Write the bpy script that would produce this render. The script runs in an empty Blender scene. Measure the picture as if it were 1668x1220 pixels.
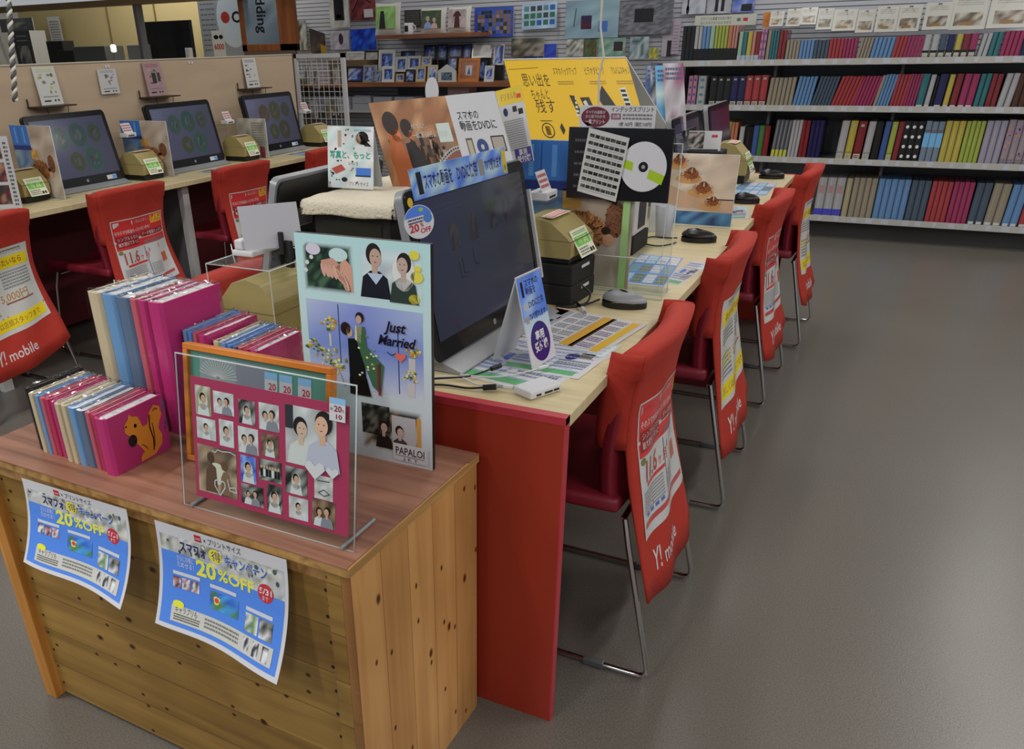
import bpy, math, random
from mathutils import Vector, Matrix
V3 = Vector
sc = bpy.context.scene
# ------------------------------------------------------------------ camera, sky, light, exposure
cd = bpy.data.cameras.new('camera'); cam = bpy.data.objects.new('camera', cd)
sc.collection.objects.link(cam); sc.camera = cam
cam.matrix_world = Matrix(((0.882555, -0.198001, 0.426488, 0.43534), (0.469582, 0.417968, -0.777686, -1.28328), (-0.024276, 0.886622, 0.461857, 1.31807), (0, 0, 0, 1)))
cd.lens = 28.8978; cd.shift_x = 0.07505; cd.shift_y = 0.09436
cd.sensor_width = 36.0; cd.clip_start = 0.02; cd.clip_end = 60
w = bpy.data.worlds.new('room_air'); sc.world = w; w.use_nodes = True
w.node_tree.nodes['Background'].inputs[0].default_value = (0.78, 0.88, 1.0, 1)
w.node_tree.nodes['Background'].inputs[1].default_value = 0.3
def lamp(x, y, sx, sy, power, z=2.62, col=(1.0, 0.98, 0.95)):
    d = bpy.data.lights.new('ceiling_tube_or_fill_light', 'AREA'); d.shape = 'RECTANGLE'
    d.size = sx; d.size_y = sy; d.energy = power; d.color = col
    o = bpy.data.objects.new('ceiling_tube_or_fill_light', d); o.location = (x, y, z); sc.collection.objects.link(o)
LAMPS = [(1.7, 0.9), (1.7, 3.2), (1.6, 5.0), (-0.6, 1.3), (-0.6, 3.0), (-0.6, 4.6), (-2.4, 1.0), (-2.4, 3.2),
         (-2.4, 5.0), (-4.8, 2.2), (-4.8, 4.6), (3.4, 2.2)]
for x, y in LAMPS:
    lamp(x, y, 0.16, 1.2, (15 if y < 4.4 else 12) * (1.25 if x > 0 else (0.76 if x > -1 else 0.6)))
lamp(-6.3, 5.5, 1.6, 0.16, 22); lamp(1.9, -1.0, 0.16, 1.2, 27); lamp(-0.9, -2.9, 0.16, 1.2, 28); lamp(0.9, -3.0, 0.16, 1.2, 26); lamp(-2.0, -1.3, 0.16, 1.2, 46)  # fill lamps added to brighten cream wall, crate side, front faces and left floor
vs = sc.view_settings; vs.view_transform = 'Standard'; vs.look = 'None'; vs.gamma = 1.0
vs.use_curve_mapping = False; vs.exposure = 0.0
# ------------------------------------------------------------------ helpers
def lin(c):
    c = max(0.0, c) / 255.0
    return c / 12.92 if c <= 0.04045 else ((c + 0.055) / 1.055) ** 2.4
def C(r, g, b, k=1.0):
    return tuple(min(0.86, lin(v) * k) for v in (r, g, b))
MATS = {}
def mat(name, col, rough=0.5, metal=0.0, spec=0.4, emit=None, es=0.0, coat=0.0):
    if name in MATS: return MATS[name]
    m = bpy.data.materials.new(name); m.use_nodes = True; p = m.node_tree.nodes['Principled BSDF']
    p.inputs['Base Color'].default_value = (*col, 1); p.inputs['Roughness'].default_value = rough
    p.inputs['Metallic'].default_value = metal; p.inputs['Specular IOR Level'].default_value = spec
    p.inputs['Coat Weight'].default_value = coat
    if emit: p.inputs['Emission Color'].default_value = (*emit, 1); p.inputs['Emission Strength'].default_value = es
    MATS[name] = m; return m
def nodes(m): return m.node_tree.nodes, m.node_tree.links
def tex(m, kind, scale, coord='Object', vec=(1, 1, 1), **kw):
    n, l = nodes(m); tc = n.new('ShaderNodeTexCoord'); mp = n.new('ShaderNodeMapping')
    mp.inputs['Scale'].default_value = vec; l.new(tc.outputs[coord], mp.inputs[0])
    t = n.new(kind); l.new(mp.outputs[0], t.inputs['Vector'])
    if 'Scale' in t.inputs: t.inputs['Scale'].default_value = scale
    for k, v in kw.items():
        if k in t.inputs: t.inputs[k].default_value = v
    return t
def ramp(m, out, stops):
    n, l = nodes(m); r = n.new('ShaderNodeValToRGB'); l.new(out, r.inputs[0])
    e = r.color_ramp.elements
    while len(e) < len(stops): e.new(0.5)
    for i, (p, c) in enumerate(stops): e[i].position = p; e[i].color = (*c, 1)
    return r.outputs[0]
def mixc(m, a, b, fac, mode='MULTIPLY'):
    n, l = nodes(m); x = n.new('ShaderNodeMix'); x.data_type = 'RGBA'; x.blend_type = mode
    if isinstance(fac, float): x.inputs[0].default_value = fac
    else: l.new(fac, x.inputs[0])
    for s, v in ((6, a), (7, b)):
        if isinstance(v, tuple): x.inputs[s].default_value = (*v, 1)
        else: l.new(v, x.inputs[s])
    return x.outputs[2]
def base(m, out): nodes(m)[1].new(out, nodes(m)[0]['Principled BSDF'].inputs['Base Color'])
def bump(m, out, s=0.1, d=0.01):
    n, l = nodes(m); b = n.new('ShaderNodeBump'); b.inputs['Strength'].default_value = s; b.inputs['Distance'].default_value = d
    l.new(out, b.inputs['Height']); l.new(b.outputs[0], n['Principled BSDF'].inputs['Normal'])
def pine(name, light, dark, axis, planks=0.0, pitch=0.1, knots=None, rough=0.45):
    """knotty pine: grain runs along axis (0=x,1=y,2=z); planks counted along the axis `planks`"""
    m = mat(name, light, rough); n, l = nodes(m)
    v = [28, 28, 28]; v[axis] = 1.6
    g = tex(m, 'ShaderNodeTexNoise', 1.0, vec=tuple(v), Detail=5.0, Distortion=0.6)
    c = ramp(m, g.outputs['Fac'], [(0.3, dark), (0.62, light)])
    big = tex(m, 'ShaderNodeTexNoise', 3.0); c = mixc(m, c, ramp(m, big.outputs['Fac'], [(0.35, (0.72, 0.68, 0.62)), (0.65, (1, 1, 1))]), 0.8)
    if knots:
        tc = n.new('ShaderNodeTexCoord'); s = n.new('ShaderNodeSeparateXYZ'); l.new(tc.outputs['Object'], s.inputs[0])
        for sc_k, (ra, rb), off in ((1.0, (0.045, 0.085), 0.0), (1.7, (0.05, 0.085), 3.7)):
            cb = n.new('ShaderNodeCombineXYZ')
            for j, (ax, kk) in enumerate(((knots[0], knots[2]), (knots[1], knots[3]))):
                mu = n.new('ShaderNodeMath'); mu.operation = 'MULTIPLY_ADD'; l.new(s.outputs[ax], mu.inputs[0]); mu.inputs[1].default_value = kk * sc_k; mu.inputs[2].default_value = off; l.new(mu.outputs[0], cb.inputs[j])
            k = n.new('ShaderNodeTexVoronoi'); k.voronoi_dimensions = '2D'; k.inputs['Scale'].default_value = 1.0; l.new(cb.outputs[0], k.inputs['Vector'])
            sp = n.new('ShaderNodeSeparateColor'); l.new(k.outputs['Color'], sp.inputs[0])
            gt = n.new('ShaderNodeMath'); gt.operation = 'GREATER_THAN'; gt.inputs[1].default_value = 0.8; l.new(sp.outputs[0], gt.inputs[0])
            c = mixc(m, c, ramp(m, k.outputs['Distance'], [(ra, (0.16, 0.07, 0.04)), (rb * 1.3, (1, 1, 1))]), gt.outputs[0])
    if pitch:
        tc = n.new('ShaderNodeTexCoord'); s = n.new('ShaderNodeSeparateXYZ'); l.new(tc.outputs['Object'], s.inputs[0])
        a = n.new('ShaderNodeMath'); a.operation = 'DIVIDE'; l.new(s.outputs[int(planks)], a.inputs[0]); a.inputs[1].default_value = pitch
        f = n.new('ShaderNodeMath'); f.operation = 'FRACT'; l.new(a.outputs[0], f.inputs[0])
        fl = n.new('ShaderNodeMath'); fl.operation = 'FLOOR'; l.new(a.outputs[0], fl.inputs[0])
        wn = n.new('ShaderNodeTexWhiteNoise'); wn.noise_dimensions = '1D'; l.new(fl.outputs[0], wn.inputs['W'])
        c = mixc(m, c, ramp(m, wn.outputs['Value'], [(0, (0.8, 0.78, 0.72)), (1, (1, 1, 1))]), 1.0)
        c = mixc(m, c, ramp(m, f.outputs[0], [(0.0, (0.22, 0.13, 0.08)), (0.03, (1, 1, 1))]), 0.9)
    base(m, c); return m
def attr_mat(name, rough, emit=0.0, coat=0.0, spec=0.4):
    m = mat(name, (1, 1, 1), rough, spec=spec, coat=coat); n, l = nodes(m); a = n.new('ShaderNodeAttribute'); a.attribute_name = 'Col'
    p = n['Principled BSDF']
    if emit:
        p.inputs['Base Color'].default_value = (0.01, 0.01, 0.012, 1); l.new(a.outputs[0], p.inputs['Emission Color'])
        p.inputs['Emission Strength'].default_value = emit
    else: l.new(a.outputs[0], p.inputs['Base Color'])
    return m
PAPER = attr_mat('printed_paper', 0.5); GLOSS = attr_mat('glossy_print', 0.22, spec=0.5); SCREEN = attr_mat('lit_screen', 0.12, emit=1.0)
def clear(name, tint, gloss, rough=0.03):
    m = mat(name, tint); n, l = nodes(m); n.remove(n['Principled BSDF']); o = n['Material Output']
    t = n.new('ShaderNodeBsdfTransparent'); t.inputs[0].default_value = (*tint, 1)
    g = n.new('ShaderNodeBsdfGlossy'); g.inputs['Roughness'].default_value = rough
    lw = n.new('ShaderNodeLayerWeight'); lw.inputs[0].default_value = gloss
    ge = n.new('ShaderNodeNewGeometry'); iv = n.new('ShaderNodeMath'); iv.operation = 'SUBTRACT'; iv.inputs[0].default_value = 1.0; l.new(ge.outputs['Backfacing'], iv.inputs[1])
    mu = n.new('ShaderNodeMath'); mu.operation = 'MULTIPLY'; l.new(lw.outputs['Fresnel'], mu.inputs[0]); l.new(iv.outputs[0], mu.inputs[1])
    x = n.new('ShaderNodeMixShader'); l.new(mu.outputs[0], x.inputs[0]); l.new(t.outputs[0], x.inputs[1]); l.new(g.outputs[0], x.inputs[2])
    l.new(x.outputs[0], o.inputs[0]); return m
ACRYL = clear('clear_acrylic', (0.93, 0.95, 0.95), 0.12)
FILM = clear('clear_film', (0.97, 0.97, 0.98), 0.16, 0.1)
n_, l_ = nodes(FILM); tn = tex(FILM, 'ShaderNodeTexNoise', 40.0); bb = n_.new('ShaderNodeBump'); bb.inputs['Strength'].default_value = 0.5; bb.inputs['Distance'].default_value = 0.02
l_.new(tn.outputs['Fac'], bb.inputs['Height'])
for nn in n_:
    if nn.type == 'BSDF_GLOSSY': l_.new(bb.outputs[0], nn.inputs['Normal'])
    if nn.type == 'LAYER_WEIGHT': l_.new(bb.outputs[0], nn.inputs['Normal'])
EDGE = mat('acrylic_edge', (0.62, 0.66, 0.66), 0.15)

class MB:
    def __init__(s): s.v = []; s.f = []; s.m = []; s.mats = []; s.sm = []
    def mi(s, m):
        if m not in s.mats: s.mats.append(m)
        return s.mats.index(m)
    def add(s, vs, fs, m, smooth=False):
        o = len(s.v); s.v += [tuple(v) for v in vs]; i = s.mi(m)
        for f in fs: s.f.append(tuple(o + k for k in f)); s.m.append(i); s.sm.append(smooth)
        return s
    def box(s, x0, y0, z0, x1, y1, z1, m, T=None):
        x0, x1 = min(x0, x1), max(x0, x1); y0, y1 = min(y0, y1), max(y0, y1); z0, z1 = min(z0, z1), max(z0, z1)
        vs = [(x0, y0, z0), (x1, y0, z0), (x1, y1, z0), (x0, y1, z0), (x0, y0, z1), (x1, y0, z1), (x1, y1, z1), (x0, y1, z1)]
        if T: vs = [T @ V3(v) for v in vs]
        return s.add(vs, [(0, 3, 2, 1), (4, 5, 6, 7), (0, 1, 5, 4), (1, 2, 6, 5), (2, 3, 7, 6), (3, 0, 4, 7)], m)
    def prism(s, pts, P, ext, m, smooth=False):
        """pts 2D, P maps (a,b)->3D, ext = extrusion vector"""
        n = len(pts); a = [V3(P(*q)) for q in pts]; b = [q + V3(ext) for q in a]
        fs = [tuple(range(n - 1, -1, -1)), tuple(range(n, 2 * n))]
        s.add(a + b, fs, m)
        return s.add(a + b, [(i, (i + 1) % n, n + (i + 1) % n, n + i) for i in range(n)], m, smooth)
    def tube(s, pts, r, m, n=10, closed=False):
        pts = [V3(p) for p in pts]; rings = []; N = len(pts); up = None
        for i, p in enumerate(pts):
            a = pts[i - 1] if i > 0 else (pts[-1] if closed else p); b = pts[(i + 1) % N] if (i < N - 1 or closed) else p
            d = (b - a).normalized()
            if up is None: up = d.orthogonal().normalized()
            up = (up - d * up.dot(d));
            up = up.normalized() if up.length > 1e-6 else d.orthogonal().normalized()
            q = d.cross(up); rr = r(i / (N - 1)) if callable(r) else r
            rings.append([p + up * math.cos(t) * rr + q * math.sin(t) * rr for t in (2 * math.pi * k / n for k in range(n))])
        vs = [v for R in rings for v in R]; fs = []
        for i in range(N if closed else N - 1):
            j = (i + 1) % N
            for k in range(n): fs.append((i * n + k, i * n + (k + 1) % n, j * n + (k + 1) % n, j * n + k))
        s.add(vs, fs, m, True)
        if not closed: s.add(rings[0], [tuple(range(n - 1, -1, -1))], m); s.add(rings[-1], [tuple(range(n))], m)
        return s
    def lathe(s, prof, c, m, n=24, T=None):
        vs = []
        for r, z in prof: vs += [(r * math.cos(2 * math.pi * k / n), r * math.sin(2 * math.pi * k / n), z) for k in range(n)]
        T = T or Matrix.Translation(c); vs = [T @ V3(v) for v in vs]; fs = []
        for i in range(len(prof) - 1):
            for k in range(n): fs.append((i * n + k, i * n + (k + 1) % n, (i + 1) * n + (k + 1) % n, (i + 1) * n + k))
        s.add(vs, fs, m, True); s.add(vs[:n], [tuple(range(n - 1, -1, -1))], m); return s.add(vs[-n:], [tuple(range(n))], m)
    def grid(s, fn, nu, nv, m, thick=0.0, nrm=None):
        vs = [fn(i / nu, j / nv) for j in range(nv + 1) for i in range(nu + 1)]
        fs = [(j * (nu + 1) + i, j * (nu + 1) + i + 1, (j + 1) * (nu + 1) + i + 1, (j + 1) * (nu + 1) + i) for j in range(nv) for i in range(nu)]
        return s.add(vs, fs, m, True)
    def build(s, name, parent=None, loc=None, bevel=0.0, solid=0.0, label=None, subsurf=0, seg=2):
        """loc: world base point that becomes the origin (top level); children are given in the parent's local space"""
        off = V3(loc) if loc is not None else V3((0, 0, 0))
        me = bpy.data.meshes.new(name); me.from_pydata([tuple(V3(v) - off) for v in s.v], [], s.f)
        for m in s.mats: me.materials.append(m)
        me.polygons.foreach_set('material_index', s.m); me.polygons.foreach_set('use_smooth', s.sm)
        me.validate(); me.update()
        o = bpy.data.objects.new(name, me); sc.collection.objects.link(o)
        if parent is None: o.location = off
        else: o.parent = parent
        if solid: k = o.modifiers.new('s', 'SOLIDIFY'); k.thickness = solid; k.offset = 0
        if subsurf: k = o.modifiers.new('u', 'SUBSURF'); k.levels = k.render_levels = subsurf
        if bevel:
            k = o.modifiers.new('b', 'BEVEL'); k.width = bevel; k.segments = seg; k.limit_method = 'ANGLE'; k.angle_limit = 0.6
            k.harden_normals = False
        if label: o['label'] = label
        return o
def tag(o, label, cat, group=None):
    o['label'] = label; o['category'] = cat
    if group: o['group'] = group
    return o
def struct(o): o['kind'] = 'structure'; return o
def thing(name, label, cat, loc=(0, 0, 0), rz=0.0, group=None):
    o = bpy.data.objects.new(name, None); sc.collection.objects.link(o); o.empty_display_size = 0.05
    o.location = loc; o.rotation_euler = (0, 0, rz); return tag(o, label, cat, group)
def copy_tree(o, parent=None):
    c = o.copy(); sc.collection.objects.link(c); c.parent = parent
    for ch in [q for q in o.children]: copy_tree(ch, c)
    return c
TX = {}
def glyphs(s, bold):
    k = (s, bold)
    if k in TX: return TX[k]
    cu = bpy.data.curves.new('t', 'FONT'); cu.body = s; cu.resolution_u = 2; cu.fill_mode = 'FRONT'; cu.offset = bold
    o = bpy.data.objects.new('t', cu); sc.collection.objects.link(o)
    dg = bpy.context.evaluated_depsgraph_get(); dg.update()
    me = bpy.data.meshes.new_from_object(o.evaluated_get(dg))
    vs = [(v.co.x, v.co.y) for v in me.vertices]; fs = [tuple(p.vertices) for p in me.polygons]
    bpy.data.objects.remove(o); bpy.data.curves.remove(cu); bpy.data.meshes.remove(me)
    x0 = min(v[0] for v in vs) if vs else 0; x1 = max(v[0] for v in vs) if vs else 1
    TX[k] = (vs, fs, x0, x1); return TX[k]
def sc3(c, k): return tuple(q * k for q in c)
class Art:
    """flat printed artwork in its own units (W wide, H high, origin lower left)"""
    def __init__(s, W, H, bg=(0.8, 0.8, 0.8), nx=1, ny=1):
        s.W, s.H = W, H; s.v = []; s.f = []; s.c = []; s.z = 0; s.dark = bg
        if nx == ny == 1: s.rect(0, 0, W, H, bg)
        else: s.cells(0, 0, W, H, [[bg] * (nx + 1)] * (ny + 1))
        s.z = 1; s.bg = bg
    def poly(s, pts, col):
        o = len(s.v); s.v += [(x, y, s.z) for x, y in pts]; s.f.append(tuple(range(o, o + len(pts)))); s.c.append([col] * len(pts)); return s
    sub = 0
    def rect(s, x0, y0, x1, y1, col):
        if s.sub and (abs(x1 - x0) > 2 * s.sub or abs(y1 - y0) > 2 * s.sub):
            i, j = math.ceil(abs(x1 - x0) / s.sub), math.ceil(abs(y1 - y0) / s.sub); return s.cells(x0, y0, x1, y1, [[col] * (i + 1)] * (j + 1))
        return s.poly([(x0, y0), (x1, y0), (x1, y1), (x0, y1)], col)
    def ell(s, x, y, rx, ry, col, n=20, rot=0):
        cr, sr = math.cos(rot), math.sin(rot)
        return s.poly([(x + rx * math.cos(t) * cr - ry * math.sin(t) * sr, y + rx * math.cos(t) * sr + ry * math.sin(t) * cr) for t in (2 * math.pi * k / n for k in range(n))], col)
    def line(s, pts, wd, col):
        for (a, b), (c, d) in zip(pts, pts[1:]):
            L = math.hypot(c - a, d - b) or 1; nx, ny = -(d - b) / L * wd / 2, (c - a) / L * wd / 2
            s.poly([(a - nx, b - ny), (c - nx, d - ny), (c + nx, d + ny), (a + nx, b + ny)], col)
        return s
    def cells(s, x0, y0, x1, y1, g):
        """smooth colour grid; g rows bottom to top"""
        ny, nx = len(g) - 1, len(g[0]) - 1; o = len(s.v)
        for j in range(ny + 1):
            for i in range(nx + 1): s.v.append((x0 + (x1 - x0) * i / nx, y0 + (y1 - y0) * j / ny, s.z))
        for j in range(ny):
            for i in range(nx):
                q = [(j, i), (j, i + 1), (j + 1, i + 1), (j + 1, i)]
                s.f.append(tuple(o + a * (nx + 1) + b for a, b in q)); s.c.append([g[a][b] for a, b in q])
        return s
    def photo(s, x0, y0, x1, y1, pal, seed, nx=6, ny=5, soft=None):
        r = random.Random(seed)
        if soft:
            g = [[sc3(r.choice(pal), r.uniform(0.75, 1.2)) for i in range(nx + 1)] for j in range(ny + 1)]
            for j in range(ny + 1):
                for i in range(nx + 1):
                    if i in (0, nx) or j in (0, ny): g[j][i] = soft
            return s.cells(x0, y0, x1, y1, g)
        return s.cells(x0, y0, x1, y1, [[sc3(r.choice(pal), r.uniform(0.75, 1.2)) for i in range(nx + 1)] for j in range(ny + 1)])
    def text(s, t, x, y, h, col, w=None, bold=0.0, shear=0.0, rot=0.0, align='l'):
        vs, fs, a, b = glyphs(t, bold); k = h / 0.72; kx = k
        if w is not None: kx = w / max(1e-6, b - a)
        wd = (b - a) * kx; dx = {'l': 0, 'c': -wd / 2, 'r': -wd}[align]; o = len(s.v); cr, sr = math.cos(rot), math.sin(rot)
        for vx, vy in vs:
            px = (vx - a) * kx + dx + shear * vy * k; py = vy * k
            s.v.append((x + px * cr - py * sr, y + px * sr + py * cr, s.z))
        for f in fs: s.f.append(tuple(o + i for i in f)); s.c.append([col] * len(f))
        return s
    def lines(s, x0, y0, x1, y1, n, col, seed=0, fill=0.55):
        """rows of tiny writing too small to read"""
        r = random.Random(seed); h = (y1 - y0) / n
        for j in range(n):
            x = x0; yb = y0 + j * h
            while x < x1 - h * 0.2:
                wd = min(x1 - x, h * r.uniform(0.35, 1.1)); s.rect(x, yb + h * (0.5 - fill / 2), x + wd * 0.8, yb + h * (0.5 + fill / 2), col); x += wd
        return s
    def person(s, x, y, h, hair, body, skin, veil=None, flip=1):
        """standing half figure: shoulders at y, h high"""
        if veil: s.ell(x, y + h * 0.62, h * 0.26, h * 0.38, veil)
        s.poly([(x - h * 0.34, y), (x + h * 0.34, y), (x + h * 0.27, y + h * 0.38), (x + h * 0.1, y + h * 0.5), (x - h * 0.1, y + h * 0.5), (x - h * 0.27, y + h * 0.38)], body)
        s.z += 1; s.rect(x - h * 0.06, y + h * 0.42, x + h * 0.06, y + h * 0.6, skin)
        s.ell(x - flip * h * 0.02, y + h * 0.8, h * 0.165, h * 0.2, hair); s.z += 1
        s.ell(x + flip * h * 0.02, y + h * 0.74, h * 0.125, h * 0.165, skin); s.z += 1
        for e in (-1, 1): s.ell(x + flip * h * 0.02 + e * h * 0.05, y + h * 0.77, h * 0.016, h * 0.01, (0.03, 0.02, 0.02), 8)
        s.ell(x + flip * h * 0.02, y + h * 0.66, h * 0.03, h * 0.01, (0.35, 0.08, 0.07), 8)
        s.z -= 3; return s
    def build(s, name, parent=None, O=None, U=None, W=None, fn=None, loc=None, thick=0.002, edge=None, mt=None, eps=0.00022, label=None):
        """O lower-left corner, U width vector, W height vector (world or parent local) or fn(u,v)->(point, normal)"""
        off = V3(loc) if loc is not None else V3((0, 0, 0)); vs = []
        if fn is None:
            O, U, W = V3(O), V3(U), V3(W); N = U.cross(W).normalized()
            fn = lambda a, b: (O + U * a + W * b, N)
        for x, y, z in s.v:
            p, n = fn(x / s.W, y / s.H); vs.append(p + n * eps * z)
        fs = list(s.f); cs = list(s.c)
        if thick and O is not None:
            o = len(vs); q = [O, O + U, O + U + W, O + W]; vs += q + [p - N * thick for p in q]; e = edge or s.bg
            for f in [(o + 4, o + 7, o + 6, o + 5)] + [(o + i, o + 4 + i, o + 4 + (i + 1) % 4, o + (i + 1) % 4) for i in range(4)]: fs.append(f); cs.append([e] * 4)
        me = bpy.data.meshes.new(name); me.from_pydata([tuple(v - off) for v in vs], [], fs)
        at = me.color_attributes.new('Col', 'FLOAT_COLOR', 'CORNER'); buf = []
        for c in cs:
            for q in c: buf += [q[0], q[1], q[2], 1.0]
        at.data.foreach_set('color', buf); me.materials.append(mt or PAPER); me.update()
        ob = bpy.data.objects.new(name, me); sc.collection.objects.link(ob)
        if parent is None: ob.location = off
        else: ob.parent = parent
        if label: ob['label'] = label
        return ob
def ordinal(i):
    return ['first', 'second', 'third', 'fourth', 'fifth', 'sixth', 'seventh', 'eighth', 'ninth', 'tenth', 'eleventh', 'twelfth', 'thirteenth', 'fourteenth',
            'fifteenth', 'sixteenth', 'seventeenth', 'eighteenth', 'nineteenth', 'twentieth'][i]
def lean(O, ang):
    """height vector of a card leaning back by ang about its lower edge (faces -y)"""
WHITE = (0.78, 0.78, 0.8); BLACK = (0.012, 0.012, 0.014); SKIN = (0.62, 0.42, 0.32); HAIR = (0.02, 0.012, 0.01)
RED = (0.42, 0.025, 0.02); DRED = (0.3, 0.02, 0.03); YEL = (0.75, 0.5, 0.03); BLUE = (0.08, 0.22, 0.62); NAVY = (0.03, 0.025, 0.16); GREEN = (0.12, 0.38, 0.12)
mblack = mat('black_plastic', (0.012, 0.012, 0.013), 0.35); mmatte = mat('matte_black', (0.015, 0.015, 0.016), 0.7)
mwhite = mat('white_plastic', (0.68, 0.68, 0.7), 0.35); msilver = mat('silver_plastic', (0.3, 0.31, 0.33), 0.42, 0.15)
mchrome = mat('chrome', (0.62, 0.62, 0.62), 0.18, 1.0); mgrey = mat('grey_panel', (0.14, 0.14, 0.15), 0.6); mwpaint = mat('white_paint', (0.62, 0.62, 0.62), 0.4)
mfelt = mat('dark_grey', (0.05, 0.05, 0.05), 0.6)
# ------------------------------------------------------------------ the room
X0, X1, Y0, Y1, H = -9.0, 4.4, -3.4, 5.86, 2.75
fm = mat('vinyl_floor', C(112, 106, 98, 1.9), 0.3, spec=0.5)
t1 = tex(fm, 'ShaderNodeTexNoise', 260.0, Detail=2.0); t2 = tex(fm, 'ShaderNodeTexNoise', 1.3, Detail=3.0)
base(fm, mixc(fm, ramp(fm, t1.outputs['Fac'], [(0.3, C(92, 88, 82, 1.05)), (0.7, C(122, 117, 109, 1.05))]), ramp(fm, t2.outputs['Fac'], [(0.3, (0.88, 0.87, 0.85)), (0.7, (1, 1, 1))]), 0.8))
bump(fm, t1.outputs['Fac'], 0.12, 0.002)
struct(MB().box(X0, Y0, -0.05, X1, Y1, 0, fm).build('floor'))
cm = mat('ceiling_tile', (0.6, 0.6, 0.58), 0.9)
struct(MB().box(X0, Y0, H, X1, Y1, H + 0.05, cm).build('ceiling'))
sl = mat('slatwall', C(150, 152, 158, 1.9), 0.5); n, l = nodes(sl)
tc = n.new('ShaderNodeTexCoord'); sx = n.new('ShaderNodeSeparateXYZ'); l.new(tc.outputs['Object'], sx.inputs[0])
dv = n.new('ShaderNodeMath'); dv.operation = 'DIVIDE'; dv.inputs[1].default_value = 0.032; l.new(sx.outputs[2], dv.inputs[0])
fr = n.new('ShaderNodeMath'); fr.operation = 'FRACT'; l.new(dv.outputs[0], fr.inputs[0])
base(sl, ramp(sl, fr.outputs[0], [(0.0, C(104, 106, 112, 1.9)), (0.14, C(104, 106, 112, 1.9)), (0.2, C(150, 152, 158, 1.9))]))
bump(sl, ramp(sl, fr.outputs[0], [(0.0, (0, 0, 0)), (0.2, (1, 1, 1))]), 0.6, 0.01)
struct(MB().box(-4.9, Y1, 0, X1, Y1 + 0.05, H, sl).build('wall_back'))
cw = mat('cream_wall', C(150, 135, 95, 1.7), 0.6)
struct(MB().box(X0, Y1 + 0.25, 0, -4.9, Y1 + 0.3, H, cw).box(-4.92, Y1, 0, -4.88, Y1 + 0.3, H, cw).build('wall_office'))
pw = mat('white_wall', (0.6, 0.6, 0.58), 0.8)
struct(MB().box(X0 - 0.05, Y0, 0, X0, Y1 + 0.3, H, pw).build('wall_left'))
struct(MB().box(X1, Y0, 0, X1 + 0.05, Y1, H, pw).build('wall_right'))

# ------------------------------------------------------------------ counters
beige = mat('beige_laminate', C(156, 144, 113, 2.0), 0.35)
tn = tex(beige, 'ShaderNodeTexNoise', 1.0, vec=(3, 60, 3)); base(beige, ramp(beige, tn.outputs['Fac'], [(0.3, C(150, 138, 106, 2.0)), (0.7, C(161, 149, 118, 2.0))]))
redlam = mat('red_laminate', C(112, 33, 20, 2.2), 0.35); rededge = mat('red_edge_band', C(140, 40, 48, 1.9), 0.4)
maroon = mat('maroon_panel', C(70, 14, 20, 1.9), 0.5)
def counter(name, label, xf, xb, y0, y1, ends, side, post=None):
    """xf = customer edge, xb = back edge"""
    cx = (xf + xb) / 2; o = thing(name, label, 'counter', (cx, y0, 0)); L = (cx, y0, 0)
    def P(mb, nm, b=0.0, lb=None):
        mb.v = [tuple(V3(v) - V3(L)) for v in mb.v]; return mb.build(nm, o, bevel=b, label=lb)
    P(MB().box(xf, y0 + 0.02, 0.695, xb, y1 - (0.02 if ends else 0), 0.72, beige), 'tabletop', 0.002)
    s = 1 if xb > xf else -1
    if ends:
        for y in (y0, y1 - 0.02):
            P(MB().box(xf + s * 0.003, y, 0.0, xb, y + 0.02, 0.72, redlam).box(xf, y - 0.0005, 0, xf + s * 0.003, y + 0.0205, 0.7205, rededge)
              .box(xf, y - 0.0008, 0.706, xb, y + 0.0203, 0.7208, rededge), 'end_panel')
    P(MB().box(xb - s * 0.1, y0 + 0.03, 0.05, xb - s * 0.12, y1 - 0.03, 0.69, maroon), 'modesty_panel')
    for y in side: P(MB().box(xf + s * 0.09, y, 0.0, xb, y + 0.02, 0.693, maroon if not post else mgrey), 'divider_panel')
    if post:
        for y in post: P(MB().box(xf + s * 0.055, y - 0.012, 0.0, xf + s * 0.088, y + 0.034, 0.693, mwpaint), 'support_post')
    return o
counter('service_counter', 'long beige topped counter with red end panel right behind the pine crate', 0.0, -0.545, 0.0, 3.17, True, (1.03, 2.1), False)
counter('service_counter', 'beige topped counter back to back with the red ended one, facing the left aisle', -1.1, -0.555, 0.0, 3.17, True, (1.03, 2.1), False)
counter('service_counter', 'beige counter along the plywood partition on the left with dark space below', -2.79, -3.375, -0.4, 3.72, False, (0.8, 2.05, 3.3), (0.8, 2.05, 3.3))
# plywood partition behind the left counter
plyl = mat('plywood', C(160, 132, 100, 1.9), 0.55)
tn = tex(plyl, 'ShaderNodeTexNoise', 1.0, vec=(2, 1.2, 7), Detail=4.0, Distortion=0.8); base(plyl, ramp(plyl, tn.outputs['Fac'], [(0.3, C(146, 128, 108, 1.75)), (0.7, C(158, 140, 119, 1.75))]))
mb = MB().box(-3.42, -0.5, 0, -3.40, 3.83, 1.27, plyl); mb.box(-3.424, -0.5, 1.27, -3.396, 3.83, 1.276, mat('pale_edge', (0.6, 0.55, 0.45), 0.5))
tag(mb.build('partition_panel', None, (-3.41, 1.6, 0)), 'long low plywood partition standing behind the left hand screens', 'partition')

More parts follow.
